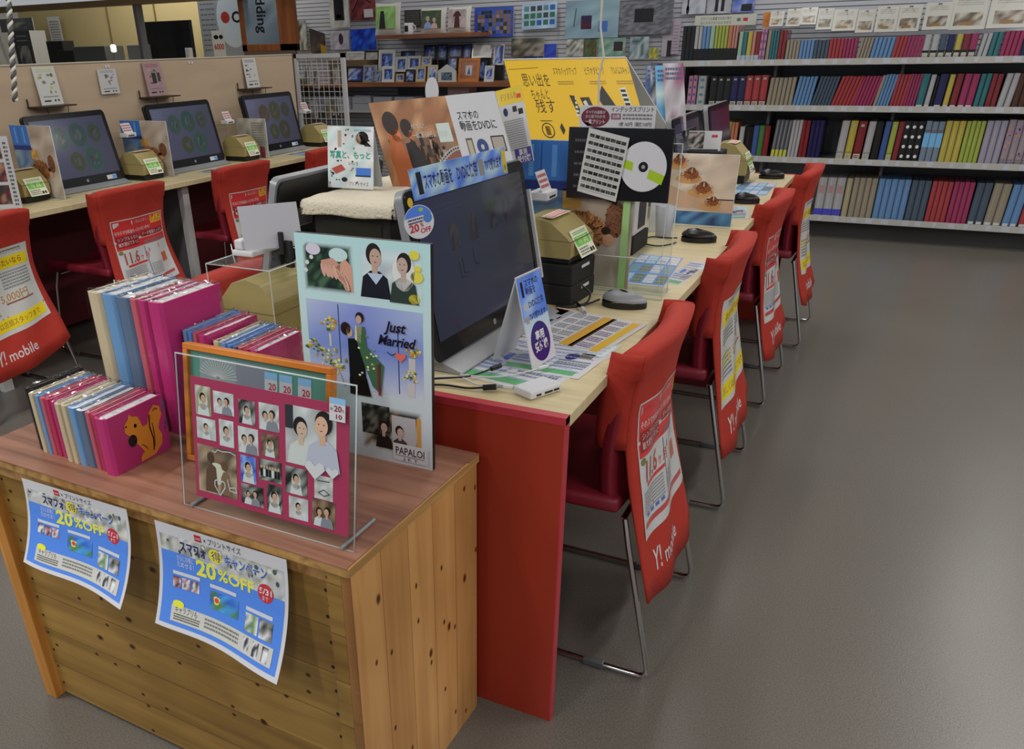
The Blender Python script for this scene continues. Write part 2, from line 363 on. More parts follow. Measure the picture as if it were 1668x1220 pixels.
# ------------------------------------------------------------------ chairs
cloth = mat('red_cloth', C(150, 40, 28, 1.45), 0.75); n, l = nodes(cloth)
tn = tex(cloth, 'ShaderNodeTexNoise', 9.0, Detail=3.0, Distortion=0.5); bump(cloth, tn.outputs['Fac'], 0.35, 0.02)
shell = mat('maroon_shell', C(95, 20, 32, 2.0), 0.45)
SP = [(0.078, 0.782), (0.07, 0.745), (0.054, 0.69), (0.046, 0.62), (0.046, 0.55), (0.056, 0.47), (0.07, 0.39), (0.09, 0.3), (0.12, 0.18)]
def prof(v, P=SP):
    t = v * (len(P) - 1); i = min(int(t), len(P) - 2); f = t - i
    return (P[i][0] * (1 - f) + P[i + 1][0] * f, P[i][1] * (1 - f) + P[i + 1][1] * f)
def cover_pt(u, v, seed=0):
    """back face of the cloth cover: u across -1..1, v down 0..1; returns point in chair space (faces +x)"""
    x, z = prof(v); w = 0.193 + 0.01 * math.cos(v * 6.0) + 0.015 * max(0, v - 0.55)
    x += 0.024 - 0.03 * (abs(u) ** 2.2) * (1 - v * 0.6) + 0.006 * math.sin(u * 7 + v * 9 + seed) * v
    z += 0.022 * v * v * u; z -= 0.012 * abs(u) ** 6 * (1 if v < 0.2 else 0) + 0.02 * v * u * math.sin(seed * 2.1) - 0.03 * v ** 6 * (abs(u) ** 3)
    return V3((x, u * w, z))
def print_fn(u0, u1, v0, v1, seed):
    def fn(a, b):
        u = u0 + (u1 - u0) * a; v = v1 + (v0 - v1) * b
        p = cover_pt(u, v, seed); pu = cover_pt(u + 0.01, v, seed) - p; pv = cover_pt(u, v - 0.01, seed) - p
        return p + pu.cross(pv).normalized() * 0.0035, pu.cross(pv).normalized()
    return fn
def art_red(seed=1):
    a = Art(33, 34, (0.62, 0.62, 0.62), 16, 17); a.sub = 2; R = C(165, 45, 45, 1.8); W_ = (0.72, 0.7, 0.7)
    a.rect(0.5, 19, 32.5, 33.5, R); a.z = 2
    a.poly([(1.2, 30.3), (12, 30.3), (12, 32.8), (1.2, 32.8)], W_); a.rect(24, 28.7, 32, 33, C(190, 150, 40, 1.8)); a.z = 3
    a.text('ワイモバイルなら', 1.8, 30.9, 1.3, R, w=9.4); a.text('\\ なんとなく /', 13, 31, 1.4, W_, w=10); a.text('選んだ', 24.5, 29.4, 3.2, R, w=7, bold=0.02)
    a.text('そのスマホ料金もったいないかも！', 1.2, 26.6, 1.6, W_, w=22, bold=0.01)
    a.rect(1.2, 20.2, 14.5, 25.6, C(120, 30, 35, 1.8)); a.rect(16.5, 22.6, 31.5, 25.6, C(120, 30, 35, 1.8)); a.z = 4
    a.text('シンプルＳなら', 2, 23.3, 1.6, W_, w=12); a.text('最大割引でずっと', 2, 20.9, 1.6, W_, w=12); a.text('データ増量たっぷり', 17.2, 23.3, 1.6, W_, w=13.6)
    a.z = 3; a.text('11.6', 3.2, 12.6, 5.2, C(140, 60, 55, 1.8), w=9, bold=0.02); a.text('ヶ月', 13, 13, 2.3, R)
    a.ell(2, 18, 1.2, 0.9, C(90, 95, 55, 2)); a.rect(4, 11.2, 16.5, 12.1, R); a.lines(1.5, 5, 15, 10.6, 7, C(130, 130, 135, 1.6), seed)
    a.lines(17.5, 19, 31, 21, 2, C(100, 100, 105, 1.6), seed + 1); a.poly([(19, 17), (26, 17.8), (26, 16), (19, 15.2)], C(170, 70, 65, 1.8))
    a.rect(26, 8.5, 29.5, 13, C(160, 80, 50, 1.8)); a.lines(18, 4.5, 25, 10, 6, C(140, 140, 145, 1.6), seed + 2)
    a.line([(16.8, 18.5), (17.2, 4)], 0.3, C(80, 90, 130, 1.6)); a.rect(1.5, 2.2, 31.5, 3.4, C(150, 60, 60, 1.8))
    for k in range(4): a.rect(3 + k * 3, 4.2, 5 + k * 3, 5, C(60, 90, 150, 1.8))
    return a
def art_yel(seed=1):
    a = Art(33, 34, (0.62, 0.62, 0.6), 16, 17); a.sub = 2; Y = C(200, 165, 30, 1.8); G = C(110, 112, 112, 1.7)
    a.lines(4, 30.8, 30, 33.2, 2, C(90, 90, 60, 1.6), seed); a.rect(1, 24.5, 32, 29.8, Y); a.z = 2
    a.text('ネットも使いたいなら', 3, 26, 2.4, C(130, 60, 40, 1.6), w=26, bold=0.015)
    a.lines(2, 18, 15, 23.4, 5, G, seed + 1); a.lines(17, 16, 31, 23.4, 6, G, seed + 2); a.text('5,000円', 14, 11.6, 3.0, C(150, 110, 60, 1.7), w=13, bold=0.01)
    a.rect(16, 10.4, 29, 11, C(120, 70, 50, 1.7)); a.lines(2, 7, 12, 15, 6, G, seed + 3); a.text('学割', 2.4, 11, 3.2, Y, bold=0.02)
    a.rect(1, 1.6, 32, 5.8, Y); a.z = 3; a.text('詳しくは店頭スタッフまで', 3, 2.8, 1.8, C(130, 80, 40, 1.6), w=26); return a
def chair(name, label, loc, rz, kind, seed, group='red covered chairs at the counters'):
    o = thing(name, label, 'chair', loc, rz, group)
    W = 0.2
    # seat pan (shaped slab) and maroon back shell
    mb = MB()
    def seat(u, v):
        x = 0.045 - 0.43 * v; y = (u - 0.5) * 2 * (W + 0.012 * math.sin(v * 3)); return (x, y, 0.425 - 0.022 * math.cos((u - 0.5) * 3.1) + 0.012 * v - 0.03 * max(0, v - 0.9) * 10)
    mb.grid(seat, 10, 12, shell); mb.build('seat', o, solid=0.035, bevel=0.01)
    mb = MB(); mb.grid(lambda u, v: (prof(v * 0.62)[0] - 0.012 - 0.028 * abs(2 * u - 1) ** 2.2, (u - 0.5) * 2 * W * (0.95 - 0.1 * math.cos(v * 7) * 0.3), 0.766 - v * 0.36), 12, 14, shell)
    mb.build('backrest', o, solid=0.03, bevel=0.008)
    # red cloth cover: front flap, top fold, long rear panel, closed at the sides
    mb = MB(); nu, nv = 18, 26
    def cv(u, v):
        U_ = 2 * u - 1
        if v < 0.3:
            k = 1 - v / 0.3; p = cover_pt(U_, k * 0.27, seed); d = 0.052 + 0.008 * k; q = V3((p.x - d, p.y * 0.99, p.z))
            if k < 0.16: q.z += 0.0; q.x = p.x - d * (0.35 + 0.65 * k / 0.16) if k > 0 else p.x - d * 0.35
            if k < 0.16: q.z = p.z + 0.012 * (1 - k / 0.16)
            return tuple(q)
        return tuple(cover_pt(U_, (v - 0.3) / 0.7, seed))
    mb.grid(cv, nu, nv, cloth)
    for s_ in (-1, 1):
        mb.grid(lambda u, v, s_=s_: tuple(cover_pt(s_, v * 0.5, seed).lerp(V3((cover_pt(s_, v * 0.5, seed).x - 0.066, cover_pt(s_, v * 0.5, seed).y * 0.99, cover_pt(s_, v * 0.5, seed).z)), u) + V3((0, s_ * 0.008 * math.sin(u * 3.14), 0))), 4, 10, cloth)
    cvr = mb.build('back_cover', o, solid=0.005, label='bright red cloth cover')
    (art_red if kind == 'r' else art_yel)(seed).build('advert_sheet', cvr, fn=print_fn(-0.8, 0.86, 0.33, 0.84, seed), thick=0, mt=GLOSS, label='printed sheet in a clear pocket')
    b = Art(30, 5, (0, 0, 0)); b.v, b.f, b.c = [], [], []
    b.text('Y!', 0, 0.8, 3.6, (0.7, 0.6, 0.62), w=4, bold=0.015, shear=0.2); b.text('mobile', 6, 0.8, 2.8, (0.7, 0.6, 0.62), w=13, bold=0.01)
    b.build('brand_lettering', cvr, fn=print_fn(-0.62, 0.8, 0.88, 0.955, seed), thick=0)
    # sled base: one bent chrome tube each side
    for s_ in (-1, 1):
        y = s_ * 0.222
        pts = [(0.06, y * 0.86, 0.395), (0.075, y * 0.92, 0.34), (0.148, y, 0.045)] + [(0.148 + 0.012 * math.sin(t) - 0.028 * (1 - math.cos(t)), y, 0.045 - 0.034 * math.sin(t)) for t in (0.5, 1.0, 1.5)] + [(0.10, y, 0.010), (-0.33, y, 0.010), (-0.352, y, 0.014), (-0.365, y, 0.03), (-0.33, y * 0.92, 0.33), (-0.32, y * 0.85, 0.395)]
        lg = MB().tube(pts, 0.0065, mchrome).build('leg', o)
        for gx in (0.0, -0.3): MB().box(gx, y - 0.009, 0.001, gx + 0.05, y + 0.009, 0.018, mat('grey_glide', (0.12, 0.12, 0.13), 0.4)).build('floor_glide', lg, bevel=0.003)
    for gx in (0.055, -0.3): MB().tube([(gx, -0.19, 0.391), (gx, 0.19, 0.391)], 0.0065, mchrome).build('seat_rail', o)
    return o
chair('side_chair', 'chair in a red advert cover, nearest on the right of the red ended counter', (0, 0.44, 0), 0, 'r', 1)
chair('side_chair', 'chair in a red cover with yellow headed sheet, second along the right side', (0, 1.3, 0), 0.02, 'y', 2)
chair('side_chair', 'chair in a red cover, third along the right side of the counter', (-0.005, 2.2, 0), -0.02, 'r', 3)
chair('side_chair', 'farthest red covered chair on the right, next to the album shelves', (0.03, 2.99, 0), 0.0, 'y', 4)
chair('side_chair', 'red covered chair with yellow striped sheet, cut by the left picture edge', (-2.68, 0.74, 0), -0.04, 'y', 5)
chair('side_chair', 'red covered chair with red and white sheet facing the leftmost whole screen', (-2.69, 1.5, 0), 0.0, 'r', 6)
chair('side_chair', 'red covered chair in front of the middle left screen by the grey post', (-2.69, 2.3, 0), 0.02, 'r', 7)
chair('side_chair', 'red covered chair at the far end of the left counter, only its top seen', (-2.69, 3.12, 0), 0.0, 'y', 8)
chair('side_chair', 'red chair tucked backwards behind the tall albums, beside the arched cream printer', (-1.07, 0.44, 0), math.pi, 'r', 9)

# ------------------------------------------------------------------ screens
def circles_art(seed, cut=False):
    a = Art(51, 29, C(64, 62, 88, 0.9)); r = random.Random(seed)
    a.cells(0, 0, 51, 29, [[C(70, 68, 90, 0.8), C(60, 60, 80, 0.8), C(56, 56, 74, 0.75)], [C(82, 84, 104, 0.9), C(70, 72, 92, 0.8), C(62, 64, 82, 0.75)]]); a.z = 2
    a.lines(1, 23, 9, 28, 4, C(90, 90, 115), seed, 0.3)
    cols = [C(58, 80, 74), C(50, 74, 70), C(58, 68, 58), C(60, 70, 46), C(48, 76, 70)] if seed < 3 else [C(78, 62, 50), C(66, 66, 44), C(58, 62, 52), C(60, 66, 38), C(62, 60, 44)]
    for (x, y, rr), c in zip([(17, 19.5, 5.6), (29.5, 20.5, 6.2), (41.5, 20.5, 4.8), (23.5, 7.6, 5.0), (35.5, 8, 6.4)], cols):
        a.z = 2; a.ell(x, y, rr, rr, sc3(c, 0.7), 28); a.z = 3; a.ell(x, y, rr * 0.9, rr * 0.9, sc3(c, 0.58), 28); a.z = 4
        a.photo(x - rr * 0.45, y - rr * 0.45, x + rr * 0.45, y + rr * 0.45, [sc3(c, 0.9), sc3(c, 0.4), C(90, 80, 90, 0.45)], seed + int(x), 4, 3)
    return a
def dark_art():
    a = Art(51, 29, C(38, 40, 56, 0.8)); a.cells(0, 0, 51, 29, [[C(34, 36, 52, 0.9), C(40, 42, 56, 0.9), C(52, 52, 60, 0.9)], [C(34, 38, 62, 0.9), C(38, 42, 56, 0.9), C(46, 46, 50, 0.9)]]); a.z = 2
    for i, (x, y) in enumerate([(12, 20), (21, 20.5), (31, 21.5), (39, 22)]):
        a.photo(x, y - 3, x + 4, y + 2.6, [C(44, 44, 52, 0.7), C(34, 36, 44, 0.7), C(56, 54, 56, 0.7)], i, 4, 4)
    for x, y in [(14, 11), (15.6, 11.6), (21, 12.5)]: a.line([(x, y), (x, y + 3.4)], 0.35, C(24, 26, 34, 0.7)); a.line([(x, y), (x + 2, y - 0.4)], 0.3, C(24, 26, 34, 0.7))
    a.lines(2, 25.4, 20, 27.4, 2, C(46, 50, 72, 0.8), 4, 0.3); return a
def monitor(name, label, loc, rz, art, W=0.5, H=0.315, tilt=0.36, silver=True, group='computer screens on the counters'):
    """faces +x, base on the counter at loc, screen leans back"""
    o = thing(name, label, 'monitor', loc, rz, group)
    T = Matrix.Translation((0.0, 0, 0.016)) @ Matrix.Rotation(-tilt, 4, 'Y')          # local: x out of screen, z up the screen
    def rr(W, H, r, z0=0.0, n=5):
        pts = []
        for cx, cz, a0 in ((W / 2 - r, z0 + r, -90), (W / 2 - r, z0 + H - r, 0), (-W / 2 + r, z0 + H - r, 90), (-W / 2 + r, z0 + r, 180)):
            for k in range(n + 1): t = math.radians(a0 + 90 * k / n); pts.append((cx + r * math.cos(t), cz + r * math.sin(t)))
        return pts
    fr = msilver if silver else mblack
    MB().prism(rr(W, H, 0.02), lambda a, b: T @ V3((-0.022, a, b)), T.to_3x3() @ V3((0.018, 0, 0)), fr, True).build('housing', o)
    bz = MB().prism(rr(W - 0.008, H - 0.006, 0.018, 0.003), lambda a, b: T @ V3((-0.004, a, b)), T.to_3x3() @ V3((0.005, 0, 0)), mat('gloss_black', (0.008, 0.008, 0.009), 0.15), True).build('bezel', o)
    ring = MB().lathe([(0.0, 0), (0.007, 0), (0.007, 0.0012)], (0, 0, 0), msilver, 16, T @ Matrix.Translation((0.001, 0, 0.021)) @ Matrix.Rotation(math.pi / 2, 4, 'Y')).build('logo', bz)
    bot = 0.042; m = 0.026
    O = T @ V3((0.002, -W / 2 + m, bot)); Uv = T.to_3x3() @ V3((0, W - 2 * m, 0)); Wv = T.to_3x3() @ V3((0, 0, H - bot - m))
    art.build('screen', o, O=O, U=Uv, W=Wv, thick=0.0008, mt=SCREEN, edge=(0, 0, 0))
    # back shell, stand arm and foot
    MB().prism(rr(W * 0.965, H * 0.95, 0.018, H * 0.025), lambda a, b: T @ V3((-0.03, a, b)), T.to_3x3() @ V3((0.01, 0, 0)), mblack, True).build('back_shell', o, bevel=0.004)
    st = MB()
    ft = [(0.05, -0.0), (0.05, 0.003), (0.006, 0.018), (-0.16, 0.014), (-0.2, 0.004), (-0.2, 0.0)]
    st.prism(ft, lambda a, b: (a, -W * 0.47, b), (0, W * 0.94, 0), msilver)
    st.prism([(-0.15, 0.01), (-0.175, 0.01), (-0.16, 0.13), (-0.085, 0.2), (-0.075, 0.17), (-0.135, 0.11)], lambda a, b: (a, -0.06, b), (0, 0.12, 0), msilver)
    st.build('stand', o, bevel=0.003)
    return o, T
KX = -0.3
for i, (ys, kind, lb) in enumerate([(0.36, 0, 'large black rimmed screen under a blue banner, nearest on the beige counter'), (1.2, 0, 'dark screen hidden behind the black disc display board'),
                                    (2.33, 0, 'slim dark screen seen edge on above the candle picture'), (2.98, 1, 'far screen glowing purple beside the leaflet holder')]):
    a = dark_art()
    if kind: a = Art(51, 29, C(60, 28, 52, 0.4)); a.photo(0, 0, 51, 29, [C(60, 28, 52, 0.4), C(48, 22, 42, 0.4)], 5)
    o, T = monitor('computer_screen', lb, (KX, ys, 0.722), -0.05 if i == 0 else 0, a, W=0.52 if i == 0 else 0.46, H=0.342 if i == 0 else 0.31, tilt=0.2)
    if i == 0:
        k = T @ V3((0.003, -0.235, 0.325)); MB().lathe([(0, 0), (0.009, 0), (0.009, 0.0008)], k, mat('yellow_dot', YEL, 0.5), 18, T @ Matrix.Translation((0.002, -0.243, 0.318)) @ Matrix.Rotation(math.pi / 2, 4, 'Y')).build('round_sticker', o, label='small yellow sticker')
        s = Art(10, 10); s.v, s.f, s.c = [], [], []; s.z = 0; s.ell(5, 5, 5, 5, (0.7, 0.7, 0.74), 30); s.z = 1
        s.poly([(5 + 4.8 * math.cos(t), 5 + 4.8 * math.sin(t)) for t in [0.35 + (math.pi - 0.7) * k / 14 for k in range(15)]], C(60, 100, 180, 1.8)); s.z = 2
        s.ell(8, 5.6, 1.5, 1.5, BLUE, 16); s.ell(6.2, 8.4, 0.8, 0.6, C(120, 150, 60, 1.8), 12); s.lines(1.4, 4.6, 6.4, 6.4, 2, C(60, 50, 90, 1.5), 3)
        s.text('20', 1.4, 2.4, 2.3, C(140, 20, 30, 2), bold=0.03); s.text('%', 5.1, 3.4, 1.2, C(140, 20, 30, 2), bold=0.02); s.text('OFF', 4.9, 1.5, 1.5, C(140, 20, 30, 2), bold=0.02)
        d = 0.05; s.build('discount_sticker', o, O=T @ V3((0.003, -0.278, 0.25)), U=T.to_3x3() @ V3((0.02, 0.075, 0)), W=T.to_3x3() @ V3((0, 0, 0.062)), thick=0, label='round 20% OFF sticker')
        MB().box(0.0, 0.258, 0.06, 0.008, 0.266, 0.27, mwhite, T).build('stylus_pen', o, label='white stylus clipped to the right edge')
        ban = Art(46, 6, C(120, 150, 215, 1.8)); ban.photo(0, 0, 46, 6, [C(70, 105, 200, 1.8), C(150, 175, 225, 1.9), C(110, 140, 210, 1.8)], 3, 14, 3); ban.z = 2
        ban.rect(2.4, 0.9, 4.4, 5.2, BLACK); ban.text('スマホの動画を', 5.2, 1.8, 2.4, NAVY, w=12.5, bold=0.02); ban.text('DVDに保存', 20, 1.8, 2.4, NAVY, w=10, bold=0.02)
        ban.rect(31, 1.2, 33.4, 4.6, C(150, 150, 140)); ban.text('TVで観れます', 34, 2, 2.0, NAVY, w=9, bold=0.02); ban.rect(43.6, 0.4, 45.6, 5.4, C(170, 150, 40, 1.8)); ban.z = 3; ban.text('専用受付', 44.1, 1, 1.0, BLACK, w=1)
        ban.build('banner_strip', o, O=T @ V3((0.002, -0.225, 0.318)), U=T.to_3x3() @ V3((0, 0.40, 0)), W=T.to_3x3() @ V3((0.008, -0.014, 0.058)), thick=0.0015, label='sky blue banner strip')
for i, (yc, lb) in enumerate([(1.66, 'screen with green circles and a ceiling light glare, leftmost whole one'), (2.42, 'screen with teal circles, middle of the three at the plywood partition'),
                              (3.2, 'screen with olive circles at the far end of the plywood partition')]):
    o, T = monitor('computer_screen', lb, (-3.08, yc, 0.722), 0.0, circles_art(i + 1), W=0.5 if i else 0.48, H=0.335, tilt=0.22, silver=False)
    s = Art(6, 2, (0.7, 0.7, 0.72)); s.rect(3.4, 0.2, 5.8, 1.8, C(70, 120, 190, 1.8)); s.build('maker_label', o, O=T @ V3((0.003, 0.12, 0.01)), U=T.to_3x3() @ V3((0, 0.06, 0)), W=T.to_3x3() @ V3((0, 0, 0.02)), thick=0)
o, T = monitor('computer_screen', 'partly seen screen behind the photo board at the picture\'s left edge', (-3.08, 0.78, 0.722), 0.0, circles_art(4), W=0.5, H=0.335, tilt=0.22, silver=False)
o, T = monitor('computer_screen', 'silver rimmed screen turned away, its black back beside the towel topped box', (-0.985, 0.62, 0.722), math.pi, dark_art(), W=0.5, H=0.312, tilt=0.25)
s = Art(8, 6, (0.4, 0.4, 0.4)); s.lines(0.5, 0.5, 7.5, 5.5, 6, (0.12, 0.12, 0.12), 3); s.build('rating_label', o, O=T @ V3((-0.0315, 0.16, 0.18)), U=T.to_3x3() @ V3((0, -0.07, 0)), W=T.to_3x3() @ V3((0, 0, 0.05)), thick=0)
# ------------------------------------------------------------------ on the counters
cream = mat('cream_plastic', C(152, 138, 90, 1.25), 0.4); creamd = mat('cream_shadow_gap', C(90, 82, 50, 1.5), 0.6)
def price_art(seed):
    a = Art(6, 7.5, C(190, 190, 165, 1.8)); a.rect(0.4, 3.0, 5.6, 5.6, C(90, 160, 70, 1.8)); a.lines(0.6, 6, 5.4, 7, 2, C(90, 140, 80, 1.5), seed)
    a.z = 2; a.text('写真', 1.2, 3.5, 1.6, C(200, 210, 150, 1.8), w=3.6); a.lines(0.5, 0.4, 3.8, 2.6, 3, C(110, 110, 100, 1.4), seed); a.rect(4, 0.5, 4.7, 1.6, BLACK); a.rect(4.9, 0.5, 5.5, 1.6, BLACK); return a
def printer(label, loc, rz, W=0.15, D=0.17, H=0.13, base_h=0.025, tagged=True, group='cream order printers'):
    """small order printer: arched cream hood, faces +x"""
    o = thing('order_printer', label, 'printer', loc, rz, group); b = base_h
    pr_ = [(D / 2, b), (D / 2, b + H * 0.42), (D / 2 - 0.012, b + H * 0.55), (D * 0.16, b + H * 0.92), (-D * 0.08, b + H), (-D * 0.3, b + H * 0.94), (-D / 2, b + H * 0.66), (-D / 2, b)]
    MB().prism(pr_, lambda x, z: (x, -W / 2, z), (0, W, 0), cream).build('hood', o, bevel=0.006)
    MB().box(-D / 2 + 0.004, -W / 2 + 0.004, 0, D / 2 - 0.004, W / 2 - 0.004, b, mblack).build('base', o, bevel=0.003)
    MB().box(-D / 2 - 0.0006, -W / 2 - 0.0006, b + H * 0.45, D / 2 + 0.0006, W / 2 + 0.0006, b + H * 0.46, creamd).build('lid_seam', o)
    if tagged:
        p0 = V3((D * 0.16, 0, b + H * 0.93)); u = V3((0, W * 0.78, 0)); dn = V3((D / 2 + 0.006 - D * 0.16, 0, -H * 0.5))
        pk = Art(10, 3, C(205, 180, 150, 1.8)); pk.rect(0.8, 0.5, 9.2, 2.5, C(190, 100, 110, 1.7)); pk.z = 2; pk.lines(1, 0.8, 9, 2.2, 2, C(220, 200, 190, 1.7), 2)
        up = V3((-D * 0.2, 0, H * 0.02)); pk.build('hood_sticker', o, O=p0 - u / 2 + V3((0, 0, 0.006)), U=u, W=up, thick=0)
        price_art(3).build('price_card', o, O=V3((D / 2 + 0.022, -W * 0.36, b + H * 0.02)), U=V3((0, W * 0.68, 0)), W=V3((-D * 0.22, 0, H * 0.66)), thick=0.001, label='green and white price card')
    return o
printer('cream printer on two black boxes right of the nearest large screen', (-0.315, 0.735, 0.824), -0.06, W=0.145, D=0.17, H=0.092, base_h=0.014)
def blackbox(label, loc, W, D, H, rz=0):
    o = thing('black_box', label, 'device', loc, rz); MB().box(-D / 2, -W / 2, 0, D / 2, W / 2, H, mmatte).build('case', o, bevel=0.004)
    MB().box(D / 2, -W * 0.1, H * 0.66, D / 2 + 0.0015, W * 0.22, H * 0.8, mwhite).build('label_strip', o); MB().box(-D / 2 - 0.0005, -W / 2 - 0.0005, H * 0.5, D / 2 + 0.0005, W / 2 + 0.0005, H * 0.505, mfelt).build('seam', o)
    return o
blackbox('black media box directly under the cream printer, upper of two', (-0.315, 0.735, 0.7725), 0.15, 0.185, 0.051, -0.06)
blackbox('black media box standing on the counter, lower of two under the printer', (-0.315, 0.735, 0.721), 0.152, 0.188, 0.051, -0.06)
printer('cream arched printer with green card at the far end of the right side counter', (-0.26, 2.86, 0.722), 0, W=0.16, D=0.18, H=0.135, base_h=0.035)
for y, lb in ((1.3, 'cream printer at the left picture edge beside the photo board'), (2.02, 'cream printer between the left and middle screens at the plywood partition'),
              (2.82, 'cream printer between the middle and far screens at the plywood partition'), (3.6, 'cream printer past the far screen, by the white wire mesh panel')):
    printer(lb, (-3.08, y, 0.722), 0.0, W=0.14, D=0.16, H=0.112)
# large arched cream printer on the left side of the island, under a clear riser
o = printer('large arched cream printer under a clear riser, behind the small albums', (-0.8, 0.265, 0.722), math.pi, W=0.33, D=0.17, H=0.132, base_h=0.012, tagged=False)
MB().box(-0.088, -0.02, 0.03, -0.085, 0.02, 0.05, mblack).build('slot', o)
o = thing('acrylic_riser', 'clear acrylic riser over the large arched cream printer', 'riser', (-0.785, 0.2, 0.722))
MB().box(-0.085, -0.125, 0.176, 0.09, 0.08, 0.18, ACRYL).build('top_plate', o)
for x, y in ((-0.085, -0.125), (0.09, -0.125), (0.09, 0.08)): MB().tube([(x, y, 0), (x, y, 0.178)], 0.0012, EDGE, 6).build('plate_edge', o)
MB().tube([(-0.085, -0.125, 0.178), (0.09, -0.125, 0.178), (0.09, 0.08, 0.178), (-0.085, 0.08, 0.178)], 0.0014, EDGE, 6, True).build('rim', o)
def card_reader(label, loc, rz, slots=True):
    o = thing('card_reader', label, 'card reader', loc, rz); MB().box(-0.026, -0.04, 0, 0.026, 0.04, 0.016, mwhite).build('body', o, bevel=0.004)
    s = MB()
    for y, wd in ((-0.026, 0.012), (-0.005, 0.02), (0.018, 0.014)): s.box(0.0259, y, 0.005, 0.0266, y + wd, 0.009, mblack)
    s.build('slots', o); MB().box(-0.031, -0.008, 0.004, -0.026, 0.008, 0.012, msilver).build('plug', o); return o
o = card_reader('white card reader at the near corner of the beige counter', (-0.093, 0.095, 0.7215), 0.0); o.rotation_euler.z = -0.45
# paper leaning on a white reader on the riser
o = thing('paper_stand', 'blank white sheet clipped upright on a white block, by the tall albums', 'paper', (-0.83, 0.2, 0.9025))
MB().box(-0.03, -0.05, 0, 0.03, 0.05, 0.013, mwhite).box(-0.024, -0.045, 0.013, 0.0, 0.045, 0.035, mwhite).build('block', o, bevel=0.004)
Art(10, 9, (0.68, 0.68, 0.74)).build('sheet', o, O=V3((0.012, -0.05, 0.014)), U=V3((0.085, 0.1, 0)), W=V3((-0.008, 0.0, 0.095)), thick=0.0012)
MB().box(0.066, 0.0, 0.0, 0.078, 0.008, 0.05, mmatte).box(0.074, 0.008, -0.03, 0.094, 0.018, 0.03, mmatte).build('binder_clip', o, bevel=0.002, label='black clip')
# black box with towel
o = thing('equipment_box', 'black box with a pale towel over its top behind the wedding panel', 'equipment box', (-0.715, 0.65, 0.7215))
MB().box(-0.118, -0.215, 0, 0.105, 0.2, 0.245, mmatte).build('case', o, bevel=0.006); MB().box(-0.09, -0.217, 0.03, 0.08, -0.2155, 0.215, mat('dark_olive_glass', (0.02, 0.02, 0.012), 0.3)).build('front_window', o)
tw = mat('pale_towel', C(172, 165, 148, 1.9), 0.9); tn = tex(tw, 'ShaderNodeTexNoise', 160.0, Detail=3.0); bump(tw, tn.outputs['Fac'], 1.0, 0.006)
def towel(u, v):
    x = (u - 0.5) * 0.305; y = (v - 0.5) * 0.5; ex = max(0, abs(x) - 0.122); ey = max(0, abs(y) - 0.218); d = max(ex, ey)
    q = min(1, d / 0.012); X = max(-0.124, min(0.124, x)) + (0.006 * q * (1 if x > 0 else -1) if ex else 0); Y = max(-0.22, min(0.22, y)) + (0.008 * q * (1 if y > 0 else -1) if ey else 0)
    return (X - 0.006, Y - 0.006, 0.259 - max(0, d - 0.004) * (1 + 0.07 * math.sin(x * 40 + y * 25)) + 0.002 * math.sin(y * 45 + x * 30) * (d == 0))
t = MB(); t.grid(towel, 60, 90, tw); tag(t.build('towel', None, solid=0.013), 'pale grey towel folded over the top of the black box', 'towel').location = (-0.715, 0.65, 0.7215)
ZT = 0.995
def standee(name, label, cat, art, O, U, Wv, thick=0.004, parts=None, mt=None, group=None):
    O, U, Wv = V3(O), V3(U), V3(Wv); ob = art.build(name, None, O=O, U=U, W=Wv, loc=O + U / 2, thick=thick, mt=mt or GLOSS, edge=(0.55, 0.55, 0.55)); return tag(ob, label, cat, group)
# brochure
a = Art(15, 21, C(175, 190, 205, 1.9)); a.photo(0, 0, 15, 21, [C(180, 195, 210, 1.9), C(165, 185, 205, 1.9), C(195, 200, 210, 1.9)], 8, 5, 6); r = random.Random(4); a.z = 2
for k in range(26):
    x, y = r.uniform(0.6, 14), r.uniform(0.8, 20); a.ell(x, y, r.uniform(.2, .6), r.uniform(.15, .4), r.choice([BLACK, C(60, 70, 90), C(120, 90, 80), C(70, 120, 110)]), 6, r.uniform(0, 3))
a.rect(3.4, 14, 4.6, 19.6, SKIN); a.ell(11.4, 17.2, 2.0, 2.2, HAIR); a.poly([(11, 18), (14.4, 14.5), (12.4, 14.4), (10.6, 16)], HAIR); a.ell(10.3, 17, 1.3, 1.7, SKIN); a.rect(9, 11, 13.4, 14.8, C(180, 190, 205, 1.8))
a.z = 3; a.poly([(1.2, 6.6), (4.6, 8.2), (6, 6.4), (2.8, 4.8)], C(150, 70, 60, 1.7)); a.rect(9.4, 4.6, 14.2, 7.2, C(60, 100, 170, 1.8)); a.rect(9.2, 4.2, 14.2, 4.7, C(40, 60, 80)); a.ell(5.6, 3.0, 1, .8, C(60, 50, 60)); 
a.text('写真と、もっと', 0.8, 10.4, 2.0, C(50, 130, 110, 1.8), w=13.2, bold=0.03); a.text('いろいろ', 7, 8, 1.2, BLACK, w=3); a.text('プリントサイズ', 7, 1.1, 1.1, C(60, 60, 80), w=6.5); a.text('PHOTO GOODS', 8.8, 19.3, 0.8, C(70, 130, 160, 1.6), w=5.4)
o = thing('brochure_stand', 'small upright pale blue brochure with a girl, standing on the towel', 'brochure', (-0.795, 0.56, 0.992))
a.build('front_sheet', o, O=(-0.075, 0.0, 0), U=(0.138, 0, 0), W=(0.0, 0.018, 0.146), thick=0.0015, mt=GLOSS)
Art(1, 1, (0.6, 0.62, 0.66)).build('rear_sheet', o, O=(0.062, 0.05, 0), U=(-0.136, 0, 0), W=(0.0, -0.03, 0.146), thick=0.0015)
